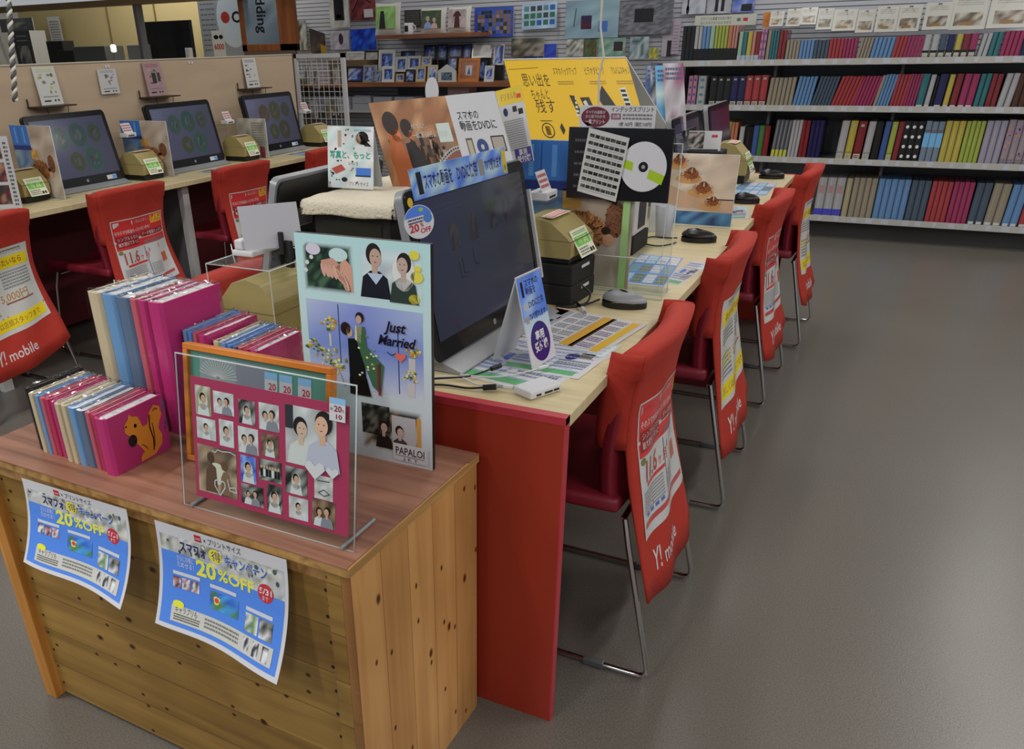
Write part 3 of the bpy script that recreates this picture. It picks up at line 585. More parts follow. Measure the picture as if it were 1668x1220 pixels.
# DVD board
a = Art(40, 26, C(150, 105, 70, 1.7)); a.photo(0, 0, 25, 26, [C(150, 105, 70, 1.7), C(120, 80, 52, 1.7), C(165, 125, 90, 1.7), C(140, 92, 60, 1.7)], 11, 9, 7); a.z = 2
a.cells(3, 4, 24, 14.5, [[C(90, 60, 42, 1.6), C(110, 75, 50, 1.6), C(70, 48, 36, 1.6), C(120, 85, 60, 1.6)], [C(60, 42, 34, 1.6), C(130, 95, 70, 1.6), C(90, 65, 50, 1.6), C(140, 110, 85, 1.6)]])
r = random.Random(7)
for k in range(22): a.z = 3; x, y = 10 + r.random() * 13, 6 + r.random() * 8; a.ell(x, y + 1.2, 0.5, 0.65, HAIR, 8); a.rect(x - 0.6, y - 2, x + 0.6, y + 0.7, r.choice([C(40, 32, 30), C(120, 80, 50, 1.5), C(70, 50, 40), C(150, 130, 110, 1.4)]))
a.z = 4; a.rect(19.6, 12.6, 23.8, 18.2, C(170, 180, 175, 1.7)); a.ell(5.2, 19.4, 2.5, 3.6, C(48, 32, 26)); a.poly([(2.6, 0), (8.5, 0), (8.4, 9), (7, 15), (4, 17), (2.4, 10)], C(150, 80, 40, 1.7)); a.ell(6.2, 15.6, 1.5, 2.1, C(170, 100, 60, 1.7))
a.z = 5; a.ell(10, 17.6, 1.9, 2.8, C(40, 30, 26)); a.ell(11.2, 15.4, 1.2, 1.6, C(150, 95, 65, 1.6)); a.poly([(8.4, 13), (11, 13.4), (14.5, 6), (15, 0.5), (9.5, 0.5), (8.4, 6)], C(34, 28, 26)); a.z = 6
a.text('大切な人と、', 11.5, 17.2, 1.3, (0.7, 0.68, 0.64), w=5); a.text('一緒に観られるようになる', 11.5, 14.4, 1.5, (0.7, 0.68, 0.64), w=11)
a.poly([(14, 0), (25, 0), (25, 10.2), (20, 8), (16.5, 4)], C(120, 70, 60, 1.6)); a.z = 7; a.ell(19, 2.6, 2.6, 3.0, C(160, 95, 75, 1.7)); a.ell(19, 5.0, 2.4, 1.8, HAIR)
for k in range(16):
    t = k / 15; x = 13 + 11.6 * t; y = 0.4 + 10.2 * (1 - (1 - t) ** 1.6); a.z = 7; a.rect(x - 0.6, y - 0.6, x + 0.5, y + 0.6, (0.6, 0.6, 0.58)); a.z = 8; a.rect(x - 0.25, y - 0.3, x + 0.15, y + 0.3, BLACK)
a.z = 6; a.rect(25, 0, 40, 26, (0.7, 0.7, 0.72)); a.z = 8; a.text('スマホの', 27, 18.8, 2.1, BLACK, w=6.4, bold=0.01); a.text('動画をDVDに', 27, 15.6, 2.3, BLACK, w=11, bold=0.01)
a.rect(27.6, 6.6, 29.6, 13.2, C(90, 90, 90)); a.ell(32.2, 10.4, 1.7, 2.4, C(40, 60, 110, 1.6)); a.rect(35.2, 8.8, 39.2, 13.4, BLACK); a.z = 9; a.ell(32.2, 10.4, 0.5, 0.8, (0.6, 0.6, 0.6)); a.rect(35.5, 9.2, 38.9, 13, C(150, 140, 130, 1.6)); a.rect(27.9, 7.2, 29.3, 12.6, C(160, 150, 130, 1.6)); a.rect(36.4, 7.8, 38, 8.8, BLACK)
standee('poster_board', 'brown wedding party board about phone video on DVD behind the nearest screen', 'poster board', a, (-0.728, 0.650, 0.986), tuple(V3((-0.471, 0.720, 1.211)) - V3((-0.814, 0.690, 1.184))), tuple(V3((-0.814, 0.690, 1.184)) - V3((-0.728, 0.650, 0.986))), 0.006, mt=PAPER)
a = Art(14, 22, (0.68, 0.68, 0.7)); a.rect(0, 17.4, 14, 22, C(215, 160, 45, 1.8)); a.z = 2; a.text('デジタル化', 3, 18.8, 1.6, C(150, 80, 30, 1.6), w=8); a.rect(11, 18.6, 13, 19.8, C(180, 50, 40, 1.8)); a.ell(4.4, 15.4, 1.1, 1.2, C(50, 60, 110)); a.rect(8, 15, 10, 16.6, C(60, 60, 60)); a.rect(10.6, 14, 12.8, 15.6, BLACK)
a.lines(1.4, 4, 12.4, 13, 14, C(130, 130, 135, 1.5), 5); a.rect(5.4, 0, 13.6, 4.4, C(60, 50, 120, 1.7)); a.z = 3; a.text('専用', 7.4, 2.4, 1.5, WHITE, w=4, bold=0.02); a.text('受付機', 6.2, 0.5, 1.5, WHITE, w=6.6, bold=0.02)
standee('flyer', 'upright flyer with orange heading behind the DVD board', 'flyer', a, (-0.471, 0.800, 1.027), tuple(V3((-0.419, 0.820, 1.042)) - V3((-0.488, 0.800, 1.026))), tuple(V3((-0.530, 0.830, 1.203)) - V3((-0.476, 0.800, 1.027))))
# central dark cabinet that carries signs
o = thing('equipment_cabinet', 'low dark cabinet on the island carrying the yellow sign', 'cabinet', (-0.66, 2.0, 0.7215)); MB().box(-0.16, -0.42, 0, 0.12, 0.62, 0.215, mmatte).build('case', o, bevel=0.004); MB().box(-0.14, -0.422, 0.02, 0.1, -0.42, 0.2, mfelt).build('front_panel', o)
# yellow tent sign
YC = C(200, 162, 34, 1.3)
a = Art(62, 37, YC); a.z = 2; DK = C(48, 40, 20, 1.2)
a.text('思い出を', 7, 25.5, 4.4, DK, w=14); a.text('ちゃんと', 9.8, 20, 3.6, DK, w=9); a.text('残す', 10.6, 14.4, 4.6, DK, w=10); a.line([(1.5, 32.4), (17, 33)], 0.25, C(120, 95, 30))
for x, s, wd in ((24, 'スマホバックアップ', 12), (40, 'ビデオダビング', 9.5), (53, 'アルバムスキャン', 8.6)): a.text(s, x, 30, 2.6, DK, w=wd)
for x, s in ((24, 1), (40, 2), (53, 3)): a.lines(x + 1, 25.6, x + 9, 27.4, 2, C(150, 120, 35, 1.2), s)
a.poly([(29, 21.4), (31.4, 21.2), (33.4, 11), (31.4, 11)], DK); a.poly([(34, 20.4), (38.6, 20.6), (40.4, 13), (36, 12.4)], DK); a.poly([(43, 20), (46.4, 25.4), (50.6, 17), (46.5, 12.4)], C(40, 42, 44)); a.poly([(54.4, 24), (57.4, 24.6), (58.6, 14), (55.4, 14)], (0.65, 0.65, 0.6)); a.z = 3
for k in range(5): a.rect(29.8 + k * 0.4, 12.6 + k * 1.7, 31.6 + k * 0.1, 13.6 + k * 1.7, (0.6, 0.6, 0.55)); a.rect(55.4 - k * .15, 15.4 + k * 1.8, 57.8 - k * .15, 16.4 + k * 1.8, BLACK)
a.poly([(35, 18.6), (36.6, 19.4), (38.4, 14), (36.8, 13.4)], (0.6, 0.6, 0.6)); a.ell(13.8, 6.8, 3.2, 3.2, DK, 20); a.z = 4; a.ell(13.8, 6.8, 2.7, 2.7, YC, 20); a.rect(12.6, 4.8, 15, 8.6, C(80, 40, 25)); a.rect(11, 10.6, 17, 10.9, DK); a.poly([(20, 8), (21.5, 10), (22.5, 7), (21, 5)], DK)
o = thing('tent_sign', 'large yellow folded sign above the middle of the island counters', 'sign', (-0.62, 1.75, 0.938))
L0 = V3(o.location); P0 = V3((-0.811, 1.760, 0.991)); P0.z = 0.968; P1 = V3((-0.348, 1.800, 1.038)); P1.z = 0.968; Q0 = V3((-0.981, 1.930, 1.258))
a.build('front_panel', o, O=P0 - L0, U=P1 - P0, W=Q0 - P0, thick=0.006, edge=(0.6, 0.6, 0.56))
N2 = V3((0, 0.34, 0)); Art(1, 1, (0.55, 0.55, 0.53)).build('rear_panel', o, O=P1 + N2 - L0, U=P0 - P1, W=Q0 - P0 - N2, thick=0.006)
MB().box(P0.x - L0.x + 0.03, 0.02, 0, P1.x - L0.x - 0.03, 0.34, 0.035, mwhite).build('foot', o, bevel=0.003)
# picture screens (clear acrylic with a printed photo)
def fluff(a, x, y, rx, ry, cols, n, seed):
    r = random.Random(seed)
    for k in range(n):
        t = r.random() * 6.28; q = r.random() ** 0.5; a.z = 6 + k % 6; a.ell(x + rx * q * math.cos(t), y + ry * q * math.sin(t), rx * r.uniform(.05, .11), ry * r.uniform(.035, .07), sc3(r.choice(cols), r.uniform(.8, 1.15)), 7, t)
def picture_art(seed):
    a = Art(32, 37, C(160, 145, 130, 1.5)); a.photo(0, 0, 32, 37, [C(160, 150, 138, 1.5), C(150, 136, 122, 1.5), C(168, 160, 150, 1.5)], seed, 6, 7); a.z = 2
    a.photo(0, 11, 15, 26, [C(70, 110, 150, 1.4), C(120, 140, 155, 1.4), C(60, 100, 150, 1.4)], seed, 4, 4); a.z = 3; a.rect(0, 24.6, 14, 37, C(50, 105, 180, 1.4)); a.z = 4; a.rect(3.2, 28, 4.6, 36, C(80, 140, 205, 1.4)); a.rect(9.6, 28, 11, 36, C(80, 140, 205, 1.4)); a.rect(0, 24.6, 14, 27, C(30, 50, 120, 1.3)); a.rect(6.6, 27, 6.9, 36.4, C(30, 70, 140, 1.3))
    a.photo(13, 20, 18, 25, [C(185, 145, 70, 1.5), C(170, 130, 70, 1.5)], seed + 1, 3, 3)
    a.z = 5; a.ell(18.5, 14.6, 6.8, 5.0, C(140, 92, 58, 1.5), 26, -0.2); fluff(a, 18.5, 14.6, 6.8, 5.0, [C(150, 100, 62, 1.5), C(120, 74, 44, 1.4), C(170, 125, 85, 1.5)], 380, seed)
    a.z = 5; a.ell(27.4, 18, 2.6, 4.6, C(112, 72, 52, 1.5), 16); fluff(a, 27.4, 18, 2.6, 4.6, [C(120, 76, 52, 1.5), C(90, 56, 42, 1.4)], 150, seed + 2); a.z = 13
    a.ell(13.6, 17, 0.7, 0.55, (0.03, 0.02, 0.02), 10); a.ell(25.2, 15, 1.3, 1.0, (0.03, 0.02, 0.02), 10); a.ell(26, 12.6, 1.6, 1.6, C(170, 130, 105, 1.5), 12)
    return a
def stair_art(seed):
    a = Art(32, 37, C(178, 165, 150, 1.7)); a.photo(0, 8, 32, 37, [C(180, 168, 155, 1.7), C(170, 155, 140, 1.7), C(165, 150, 136, 1.7)], seed, 5, 6); a.z = 2; a.poly([(0, 9), (14, 9), (32, 5), (32, 13), (12, 16), (0, 22)], C(168, 140, 118, 1.6)); a.z = 3
    a.photo(0, 0, 32, 7, [C(60, 100, 140, 1.5), C(80, 130, 170, 1.5), C(40, 60, 110, 1.5)], seed, 8, 2); a.rect(20, 13.6, 32, 14.2, BLACK)
    for x, y, w_ in ((5, 31, 5), (11, 24, 6), (17, 17, 6), (22, 10, 4.6)):
        a.z = 3; a.ell(x, y, w_, w_ * 0.42, C(170, 130, 85, 1.6), 18); a.z = 4; a.ell(x + 1, y + 2.4, w_ * 0.55, w_ * 0.42, C(130, 70, 35, 1.6), 16); a.z = 5; a.ell(x + 1, y + 4, w_ * 0.34, w_ * 0.36, C(90, 48, 28, 1.6), 12); fluff(a, x + 1, y + 2.2, w_ * 0.8, w_ * 0.5, [C(130, 74, 38, 1.5), C(165, 118, 76, 1.5), C(100, 58, 36, 1.5)], 90, seed + y); a.z = 13; a.rect(x + 0.9, y + 3.4, x + 1.4, y + 5.6, (0.65, 0.58, 0.45))
    return a
def acrylic_picture(label, loc, U, H, art, ph=(0, 0, 1, 1), clear_ext=None, rz=0, group='printed clear screens standing on the counters'):
    """plate standing across the counter; loc lower left, U width along x"""
    o = thing('picture_screen', label, 'display screen', loc, rz, group)
    pl = MB(); Wd = clear_ext or U; pl.box(0, 0, 0, Wd, 0.003, H, ACRYL); pl.build('clear_plate', o)
    e = MB(); e.tube([(0, 0.0015, 0), (0, 0.0015, H), (Wd, 0.0015, H), (Wd, 0.0015, 0)], 0.0016, EDGE, 6); e.build('plate_edge', o)
    MB().box(0, -0.03, 0, Wd, 0.035, 0.003, ACRYL).tube([(0, -0.03, 0.0015), (Wd, -0.03, 0.0015)], 0.0014, EDGE, 6).build('foot', o)
    art.build('photo_print', o, O=V3((U * ph[0], -0.0012, H * ph[1])), U=V3((U * (ph[2] - ph[0]), 0, 0)), W=V3((0, 0, H * (ph[3] - ph[1]))), thick=0.0005, mt=GLOSS); return o
o = acrylic_picture('clear screen with blue door and puppy photo behind the silver mouse', (-0.47, 0.872, 0.722), 0.325, 0.365, picture_art(2), clear_ext=0.43)
MB().box(0.3, -0.014, 0.003, 0.318, -0.012, 0.24, mat('pale_green_card', C(130, 165, 105, 1.7), 0.5)).build('green_card', o)
o = thing('acrylic_holder', 'empty clear holder standing in front of the puppy photo screen', 'holder', (-0.285, 0.8, 0.722))
MB().box(0, 0, 0, 0.25, 0.003, 0.1, ACRYL).build('clear_plate', o); MB().tube([(0, 0, 0), (0, 0, 0.1), (0.25, 0, 0.1), (0.25, 0, 0)], 0.0013, EDGE, 6, True).build('plate_edge', o); MB().tube([(0.225, 0.06, 0.0), (0.225, 0.06, 0.31)], 0.001, EDGE, 6).build('rod', o)
acrylic_picture('clear screen with stacked candle photo on the far part of the right counter', (-0.295, 1.80, 0.722), 0.245, 0.235, stair_art(4))
acrylic_picture('clear screen with blue door photo between the left and middle screens', (-3.3, 2.125, 0.722), 0.33, 0.27, picture_art(5))
acrylic_picture('clear screen with blue door photo just left of the glaring screen', (-3.2, 1.385, 0.722), 0.27, 0.31, picture_art(6))
w2 = Art(20, 24, (0.5, 0.5, 0.5)); w2.photo(0, 0, 20, 24, [C(150, 150, 140, 1.6), C(120, 118, 112, 1.6), C(165, 160, 150, 1.6)], 9); w2.z = 2; w2.lines(10, 2, 19, 22, 14, C(110, 110, 110, 1.5), 2); w2.z = 3; w2.rect(15, 0, 18, 7, C(120, 50, 60, 1.5))
acrylic_picture('clear screen with grey paper between the middle and far screens', (-3.18, 2.92, 0.722), 0.22, 0.22, w2)
a = Art(20, 30, (0.5, 0.5, 0.52)); r = random.Random(3)
for j in range(3):
    for i in range(2): a.z = 2; a.photo(1 + i * 8, 2 + j * 9.4, 8 + i * 8.6, 10 + j * 9.4, [C(60, 45, 38, 1.5), C(130, 95, 75, 1.5), C(90, 30, 40, 1.5), C(40, 36, 34, 1.4)], j * 3 + i, 5, 5)
a.lines(17.6, 1, 19.4, 28, 16, C(90, 90, 90), 4)
standee('photo_board', 'white board of small photos cut by the left picture edge above the cream printer', 'photo board', a, (-3.08, 1.02, 0.722), (0.17, 0.12, 0), (-0.03, 0.03, 0.29))
# disc display
a = Art(33, 21, BLACK); a.z = 2
for k in range(5): a.lines(2.2, 3 + k * 3.4, 6, 4.4 + k * 3.4, 1, C(90, 90, 95), k)
a.poly([(5.2, 2.4), (17, -1.2), (20.2, 16.8), (8.2, 21.2)], (0.0, 0.0, 0.0)); a.z = 3
a.ell(24.6, 10.2, 7.2, 7.2, C(175, 175, 180, 1.8), 40); a.z = 4
a.poly([(17.6, 12.4), (21.4, 11.4), (21.2, 8.9), (17.6, 10)], C(140, 165, 40, 1.8)); a.poly([(26.6, 9.6), (31.4, 7.9), (30.6, 5.2), (26, 7)], C(140, 165, 40, 1.8)); a.ell(24.6, 10.2, 1.5, 1.5, C(40, 40, 44), 20); a.z = 5; a.ell(24.6, 10.2, 0.6, 0.6, (0.4, 0.4, 0.4), 12)
o = thing('disc_display', 'black board with a white disc and index sheet clipped on the puppy photo screen', 'display board', (-0.19, 0.85, 0.95))
B0 = V3((-0.322, 0.850, 0.951)); B1 = V3((-0.058, 0.850, 0.955)); B2 = V3((-0.331, 0.850, 1.122)); LL = V3(o.location)
a.build('board', o, O=B0 - LL, U=V3((B1.x - B0.x, 0, 0)), W=V3((0, 0, B2.z - B0.z)), thick=0.01, edge=BLACK, mt=GLOSS)
MB().box(0.05, 0.01, 0.05, 0.09, 0.0195, 0.13, mwhite).build('hanging_clip', o)
s = Art(13, 20, (0.66, 0.66, 0.66)); r = random.Random(1); s.z = 2
for j in range(8):
    for i in range(7): s.photo(0.7 + i * 1.7, 1.7 + j * 2.25, 2.2 + i * 1.7, 2.75 + j * 2.25, [C(40, 44, 40), C(90, 95, 85, 1.2), C(20, 22, 22)], j * 9 + i, 2, 1)
    s.lines(0.7, 1.0 + j * 2.25, 12.2, 1.3 + j * 2.25, 1, (0.35, 0.35, 0.35), j)
I0 = V3((-0.291, 0.845, 0.970)); I1 = V3((-0.187, 0.845, 0.948)); I2 = V3((-0.268, 0.845, 1.122)); s.build('index_sheet', o, O=I0 - LL, U=I1 - I0, W=I2 - I0, thick=0.001, label='white index print of tiny photos')
c = Art(26, 8, (0.68, 0.68, 0.7)); c.ell(5.6, 4, 5, 3.6, C(90, 35, 50, 1.6), 26); c.poly([(1.6, 2.4), (3, 0.6), (4.4, 1.4)], C(90, 35, 50, 1.6)); c.z = 2
c.text('すべての画像が', 2.2, 5.2, 0.9, WHITE, w=6.8); c.text('ひと目でわかる', 2.2, 3.7, 0.9, WHITE, w=6.8); c.text('一覧プリント', 2.2, 1.7, 1.2, WHITE, w=6.8, bold=0.01)
c.text('インデックスプリント', 11, 6, 1.4, BLACK, w=14.4, bold=0.01); c.rect(11, 3.2, 14.4, 5.3, C(120, 80, 95, 1.5)); c.z = 3; c.text('全6種', 11.5, 3.8, 1, WHITE, w=2.4); c.z = 2; c.lines(15, 3, 25, 5.4, 2, (0.2, 0.2, 0.2), 5); c.text('1枚 165円（税抜150円）', 14, 1.0, 1.2, BLACK, w=11, bold=0.01)
I0 = V3((-0.297, 0.852, 1.121)); I0.z = B2.z - 0.002; c.build('heading_card', o, O=I0 - LL, U=V3((0.19, 0, 0)), W=V3((0, 0, 0.052)), thick=0.002, label='white card with a dark red oval')
a = Art(10, 20, (0.62, 0.64, 0.68)); standee('paper_sheet', 'plain white papers standing between the disc board and the candle picture', 'paper', a, (-0.29, 1.62, 0.722), (0.035, 0.03, 0), (0.0, 0.01, 0.25))
o = thing('device_tower', 'white and black device standing behind the black disc board', 'device', (-0.3, 1.33, 0.7215)); MB().box(-0.05, -0.08, 0, 0.06, 0.09, 0.055, mmatte).build('base', o, bevel=0.004); MB().box(-0.045, -0.07, 0.055, 0.055, 0.08, 0.17, mwhite).build('case', o, bevel=0.006); MB().box(0.055, -0.03, 0.07, 0.0565, 0.05, 0.15, mblack).build('front_slot', o)
o = thing('frosted_cup', 'translucent white bin standing between disc board and candle photo', 'bin', (-0.225, 1.56, 0.722)); MB().lathe([(0.026, 0), (0.034, 0.1), (0.032, 0.1), (0.024, 0.004)], (0, 0, 0), mat('frosted', (0.5, 0.5, 0.55), 0.5), 4).build('cup', o)
# leaflets
o = thing('leaflet_holder', 'black holder of colourful leaflets standing behind the yellow sign', 'leaflet holder', (-0.5, 2.35, 0.938)); MB().box(-0.02, -0.1, 0, 0.16, 0.1, 0.05, mblack).build('holder', o)
MB().box(-0.01, 0.02, 0.05, 0.0, 0.03, 0.25, mblack).build('holder_back', o)
r = random.Random(5)
for k, (x, c0, c1) in enumerate([(0.0, C(70, 90, 130, 1.6), C(160, 165, 175, 1.6)), (0.03, C(60, 62, 70), C(150, 155, 165, 1.6)), (0.06, C(90, 150, 215, 1.7), C(165, 190, 220, 1.8)), (0.1, C(170, 165, 172, 1.6), C(130, 70, 100, 1.6))]):
    a = Art(10, 21, c1); a.photo(0, 0, 10, 21, [c0, c1, tuple(q * 0.8 for q in c0)], k, 3, 5); a.z = 2; a.lines(1, 16, 9, 20, 3, C(90, 100, 130), k)
    a.build('leaflet', o, O=V3((x - 0.01, -0.07 - 0.012 * k, 0.03)), U=V3((0.075, 0.02, 0)), W=V3((-0.03 - 0.008 * k, 0.05, 0.25 + 0.008 * (k % 2))), thick=0.001)
a = Art(14, 9, (0.6, 0.6, 0.62)); a.photo(0.5, 1, 7, 8.5, [C(90, 85, 85), C(40, 38, 40), C(150, 145, 140, 1.5)], 3, 6, 6); a.z = 2; a.rect(10, 6, 12.4, 7.2, C(150, 50, 50, 1.6)); a.rect(1, 0, 13, 0.7, C(60, 60, 64))
standee('postcard', 'white postcard with striped photo between the disc board and the far printer', 'postcard', a, (-0.34, 2.3, 0.91), (0.13, 0.02, 0), (-0.005, 0.02, 0.072)); 
tag(MB().box(-0.36, 2.29, 0.7215, -0.2, 2.42, 0.9095, mmatte).build('black_box', None, (-0.28, 2.35, 0.7215), bevel=0.004), 'black box under the striped postcard', 'device')
# tent card
o = thing('tent_card', 'sky blue tent card with dark oval by the nearest screen', 'sign', (-0.19, 0.29, 0.7235)); L = V3(o.location)
F0 = V3((-0.142, 0.195, 0.724)); F1 = V3((-0.131, 0.297, 0.724)); T0 = V3((-0.211, 0.240, 0.898)); T1 = V3((-0.189, 0.340, 0.902))
T0 = F0 + V3((-0.062, 0.045, 0.172)); 
a = Art(9, 20.5, (0.7, 0.7, 0.74)); a.photo(0, 10.4, 9, 20.5, [C(90, 120, 200, 1.8), C(150, 170, 215, 1.9), C(70, 105, 195, 1.8)], 3, 3, 3); a.cells(0, 6, 9, 10.4, [[(0.7, 0.7, 0.74)] * 3, [C(140, 165, 215, 1.8)] * 3]); a.z = 2
a.rect(1, 15.6, 1.8, 19, BLACK); a.text('スマホの', 2.4, 17.6, 1.4, NAVY, w=5, bold=0.02); a.text('動画を', 2.4, 15.8, 1.4, NAVY, w=3.6, bold=0.02); a.text('DVDに保存', 2.6, 13, 1.3, NAVY, w=5.6, bold=0.02); a.text('TVで観れます', 2.2, 10.2, 1.3, NAVY, w=6, bold=0.02); a.ell(1.4, 13.6, 0.7, 0.8, (0.5, 0.5, 0.5), 12); a.rect(0.8, 9.8, 1.9, 11.2, C(150, 130, 100, 1.5))
a.ell(4.5, 5, 3.5, 4.4, C(44, 28, 96, 1.6), 30); a.z = 3; a.text('専用', 2.9, 5.6, 1.6, WHITE, w=3.2, bold=0.03); a.text('受付機', 2.1, 3.2, 1.6, WHITE, w=4.8, bold=0.03)
a.build('front_panel', o, O=F0 - L, U=F1 - F0, W=T0 - F0, thick=0.0025, mt=GLOSS)
Bk = V3((-0.1, 0.02, 0)); Art(1, 1, (0.62, 0.62, 0.62)).build('rear_panel', o, O=F1 + Bk - L, U=F0 - F1, W=T0 - F0 - Bk, thick=0.0025)
# mats on the counter
def mat_art(kind, seed):
    a = Art(30, 21, (0.68, 0.68, 0.7)); r = random.Random(seed); a.z = 2
    if kind == 'gold':
        G = C(170, 130, 50, 1.8); a.rect(0.6, 1, 7, 20, C(140, 142, 150, 1.6)); a.rect(16.6, 0.6, 20.4, 20.4, G); a.rect(26, 0.6, 28.6, 20.4, C(175, 140, 40, 1.8)); a.rect(19.6, 0.6, 21, 20.4, C(80, 60, 50)); a.rect(0, 16.4, 5, 20.4, C(180, 110, 50, 1.7)); a.z = 3
        for i in range(2):
            for j in range(5): a.lines(8 + i * 4.3, 1.5 + j * 3.8, 11.8 + i * 4.3, 4.4 + j * 3.8, 3, C(120, 120, 128, 1.5), i * 5 + j)
        for j in range(5): a.lines(21.4, 1.5 + j * 3.8, 25.6, 4.4 + j * 3.8, 3, C(120, 100, 130, 1.5), j); a.rect(1 + j * 1.1, 3 + j * 2.6, 4 + j * 0.5, 5 + j * 2.6, r.choice([BLACK, C(70, 70, 80), WHITE]))
    else:
        B = C(80, 120, 200, 1.8)
        if kind == 'blue': a.rect(0.8, 0.8, 29.2, 20.2, B); a.z = 3; [a.rect(1.5 + i * 7, 1.5 + j * 6.4, 7.6 + i * 7, 7 + j * 6.4, r.choice([WHITE, C(150, 175, 220, 1.7), C(110, 140, 150, 1.6), C(100, 110, 80, 1.6)])) for i in range(4) for j in range(3)]
        else:
            a.text('プリントサイズのご注文', 1, 16, 2.6, C(60, 90, 170, 1.7), w=18); a.rect(22, 13, 29, 20, C(170, 195, 235, 1.8)); a.ell(9, 11, 3, 1.8, C(60, 90, 180, 1.7)); a.ell(19, 11, 2.4, 2, NAVY); a.rect(21, 10.6, 26, 13.6, C(90, 80, 60, 1.5)); a.rect(1, 1, 27, 3.4, C(80, 140, 90, 1.7)); a.lines(1, 4.4, 14, 8.6, 3, C(110, 130, 175, 1.6), 3); a.lines(16, 4.4, 28, 9, 4, C(100, 100, 110, 1.5), 4)
        a.z = 4; a.lines(2, 2, 28, 19, 9, C(120, 140, 180, 1.7), seed, 0.18)
    return a
def desk_mat(label, p0, p1, p3, kind, seed, z=0.7212):
    p0, p1, p3 = [V3((q[0], q[1], z)) for q in (p0, p1, p3)]; ob = mat_art(kind, seed).build('order_leaflet', None, O=p0, U=p1 - p0, W=p3 - p0, loc=p0, thick=0.0006, mt=GLOSS); return tag(ob, label, 'leaflet', 'order leaflets lying on the counters')
desk_mat('white and blue leaflet partly under the tent card', (-0.31, 0.12), (-0.085, 0.09), (-0.245, 0.4), 'white', 3, 0.7208)
desk_mat('pale blue leaflet under the white one by the card reader', (-0.22, 0.19), (-0.045, 0.19), (-0.2, 0.42), 'white', 6, 0.7216)
desk_mat('gold and white price sheet in front of the silver mouse', (-0.29, 0.4), (-0.05, 0.345), (-0.255, 0.64), 'gold', 2, 0.7224)
desk_mat('blue order sheet behind the clear holder and silver mouse', (-0.2, 0.93), (-0.06, 0.93), (-0.23, 1.29), 'blue', 4)
desk_mat('white sheet under the blue order sheet', (-0.09, 0.98), (-0.03, 0.96), (-0.06, 1.27), 'white', 5, 0.7205)
desk_mat('green edged leaflet beside the far black mouse', (-0.15, 1.9), (-0.015, 1.98), (-0.2, 2.16), 'white', 7)
desk_mat('blue and white leaflet near the far end of the right counter', (-0.19, 2.5), (-0.035, 2.5), (-0.19, 2.86), 'blue', 8)
desk_mat('blue leaflet on the left counter under the middle screen', (-2.97, 2.3), (-2.82, 2.3), (-2.97, 2.62), 'blue', 9)
desk_mat('blue leaflet on the left counter under the glaring screen', (-2.97, 1.55), (-2.82, 1.55), (-2.97, 1.9), 'blue', 10)
desk_mat('blue leaflet on the left counter under the far screen', (-2.97, 3.1), (-2.82, 3.1), (-2.97, 3.42), 'blue', 11)
# mice
def mouse(label, loc, rz, two, s=1.0):
    o = thing('computer_mouse', label, 'mouse', loc, rz, 'mice on the right counter')
    def half(z0, z1, m, nm):
        mb = MB()
        def f(u, v):
            t = u * math.pi * 2; k = v; zz = z0 + (z1 - z0) * v; hh = math.sin(math.acos(min(1, (k if z0 > 0 else 0) * 0.98))) if z0 > 0 else 1
            rx = (0.056 + 0.004 * math.cos(t)) * hh; ry = 0.031 * (1 - 0.12 * math.cos(t) ** 2) * hh
            return (rx * math.cos(t) * s, ry * math.sin(t) * s, zz + (0.006 * (1 - math.cos(t + 0.2)) * 0.5 if z0 > 0 else 0))
        mb.grid(f, 28, 8, m); mb.build(nm, o, subsurf=1)
    half(0.0, 0.014, mblack, 'base'); half(0.0138, 0.036, msilver if two else mblack, 'shell')
    MB().lathe([(0.0, -0.004), (0.009, -0.003), (0.009, 0.003), (0.0, 0.004)], (0, 0, 0), mmatte, 16, Matrix.Translation((-0.03 * s, 0, 0.03)) @ Matrix.Rotation(math.pi / 2, 4, 'X')).build('wheel', o)
    return o
mouse('silver topped mouse on the counter past the gold price sheet', (-0.112, 0.715, 0.721), 0.12, True)
mouse('black mouse with coiled cable in front of the disc board', (-0.105, 1.53, 0.721), 0.15, False)
mouse('black mouse beside the candle picture', (-0.085, 2.3, 0.721), 0.15, False, 0.9)
mouse('farthest black mouse by the end printer on the right counter', (-0.09, 3.0, 0.721), 0.15, False)
def cable(label, pts, r, m, plug=None):
    P = []; pts = [V3(p) for p in pts]
    for i in range(len(pts) - 1):
        a, b, c, d = pts[max(0, i - 1)], pts[i], pts[i + 1], pts[min(len(pts) - 1, i + 2)]
        for k in range(8):
            t = k / 8; P.append(0.5 * ((2 * b) + (c - a) * t + (2 * a - 5 * b + 4 * c - d) * t * t + (3 * b - a - 3 * c + d) * t ** 3))
    P.append(pts[-1]); o = thing('cable', label, 'cable', pts[0]); L = pts[0]
    MB().tube([p - L for p in P], r, m, 8).build('cord', o)
    if plug: 
        q = pts[-1] - L; d = (P[-1] - P[-3]).normalized(); MB().tube([q, q + d * 0.026], plug[0], plug[1], 8).tube([q + d * 0.026, q + d * 0.038], plug[0] * 0.6, msilver, 6).build('plug', o)
    return o
zc = 0.7245
cable('black cable ending in a plug by the white card reader', [(-0.33, 0.02, zc), (-0.27, 0.045, zc), (-0.22, 0.05, zc), (-0.19, 0.058, zc + 0.003)], 0.0022, mblack, (0.006, mblack))
cable('white cable lying at the near edge of the beige counter', [(-0.34, 0.06, zc), (-0.29, 0.085, zc), (-0.25, 0.09, zc + .002), (-0.21, 0.075, zc), (-0.16, 0.075, zc + 0.004)], 0.002, mwhite, (0.0045, mwhite))
cable('thin black cable ending beside the tent card foot', [(-0.34, 0.04, zc), (-0.28, 0.07, zc + 0.004), (-0.24, 0.1, zc + 0.004), (-0.215, 0.15, zc + 0.006)], 0.002, mblack, (0.005, mblack))
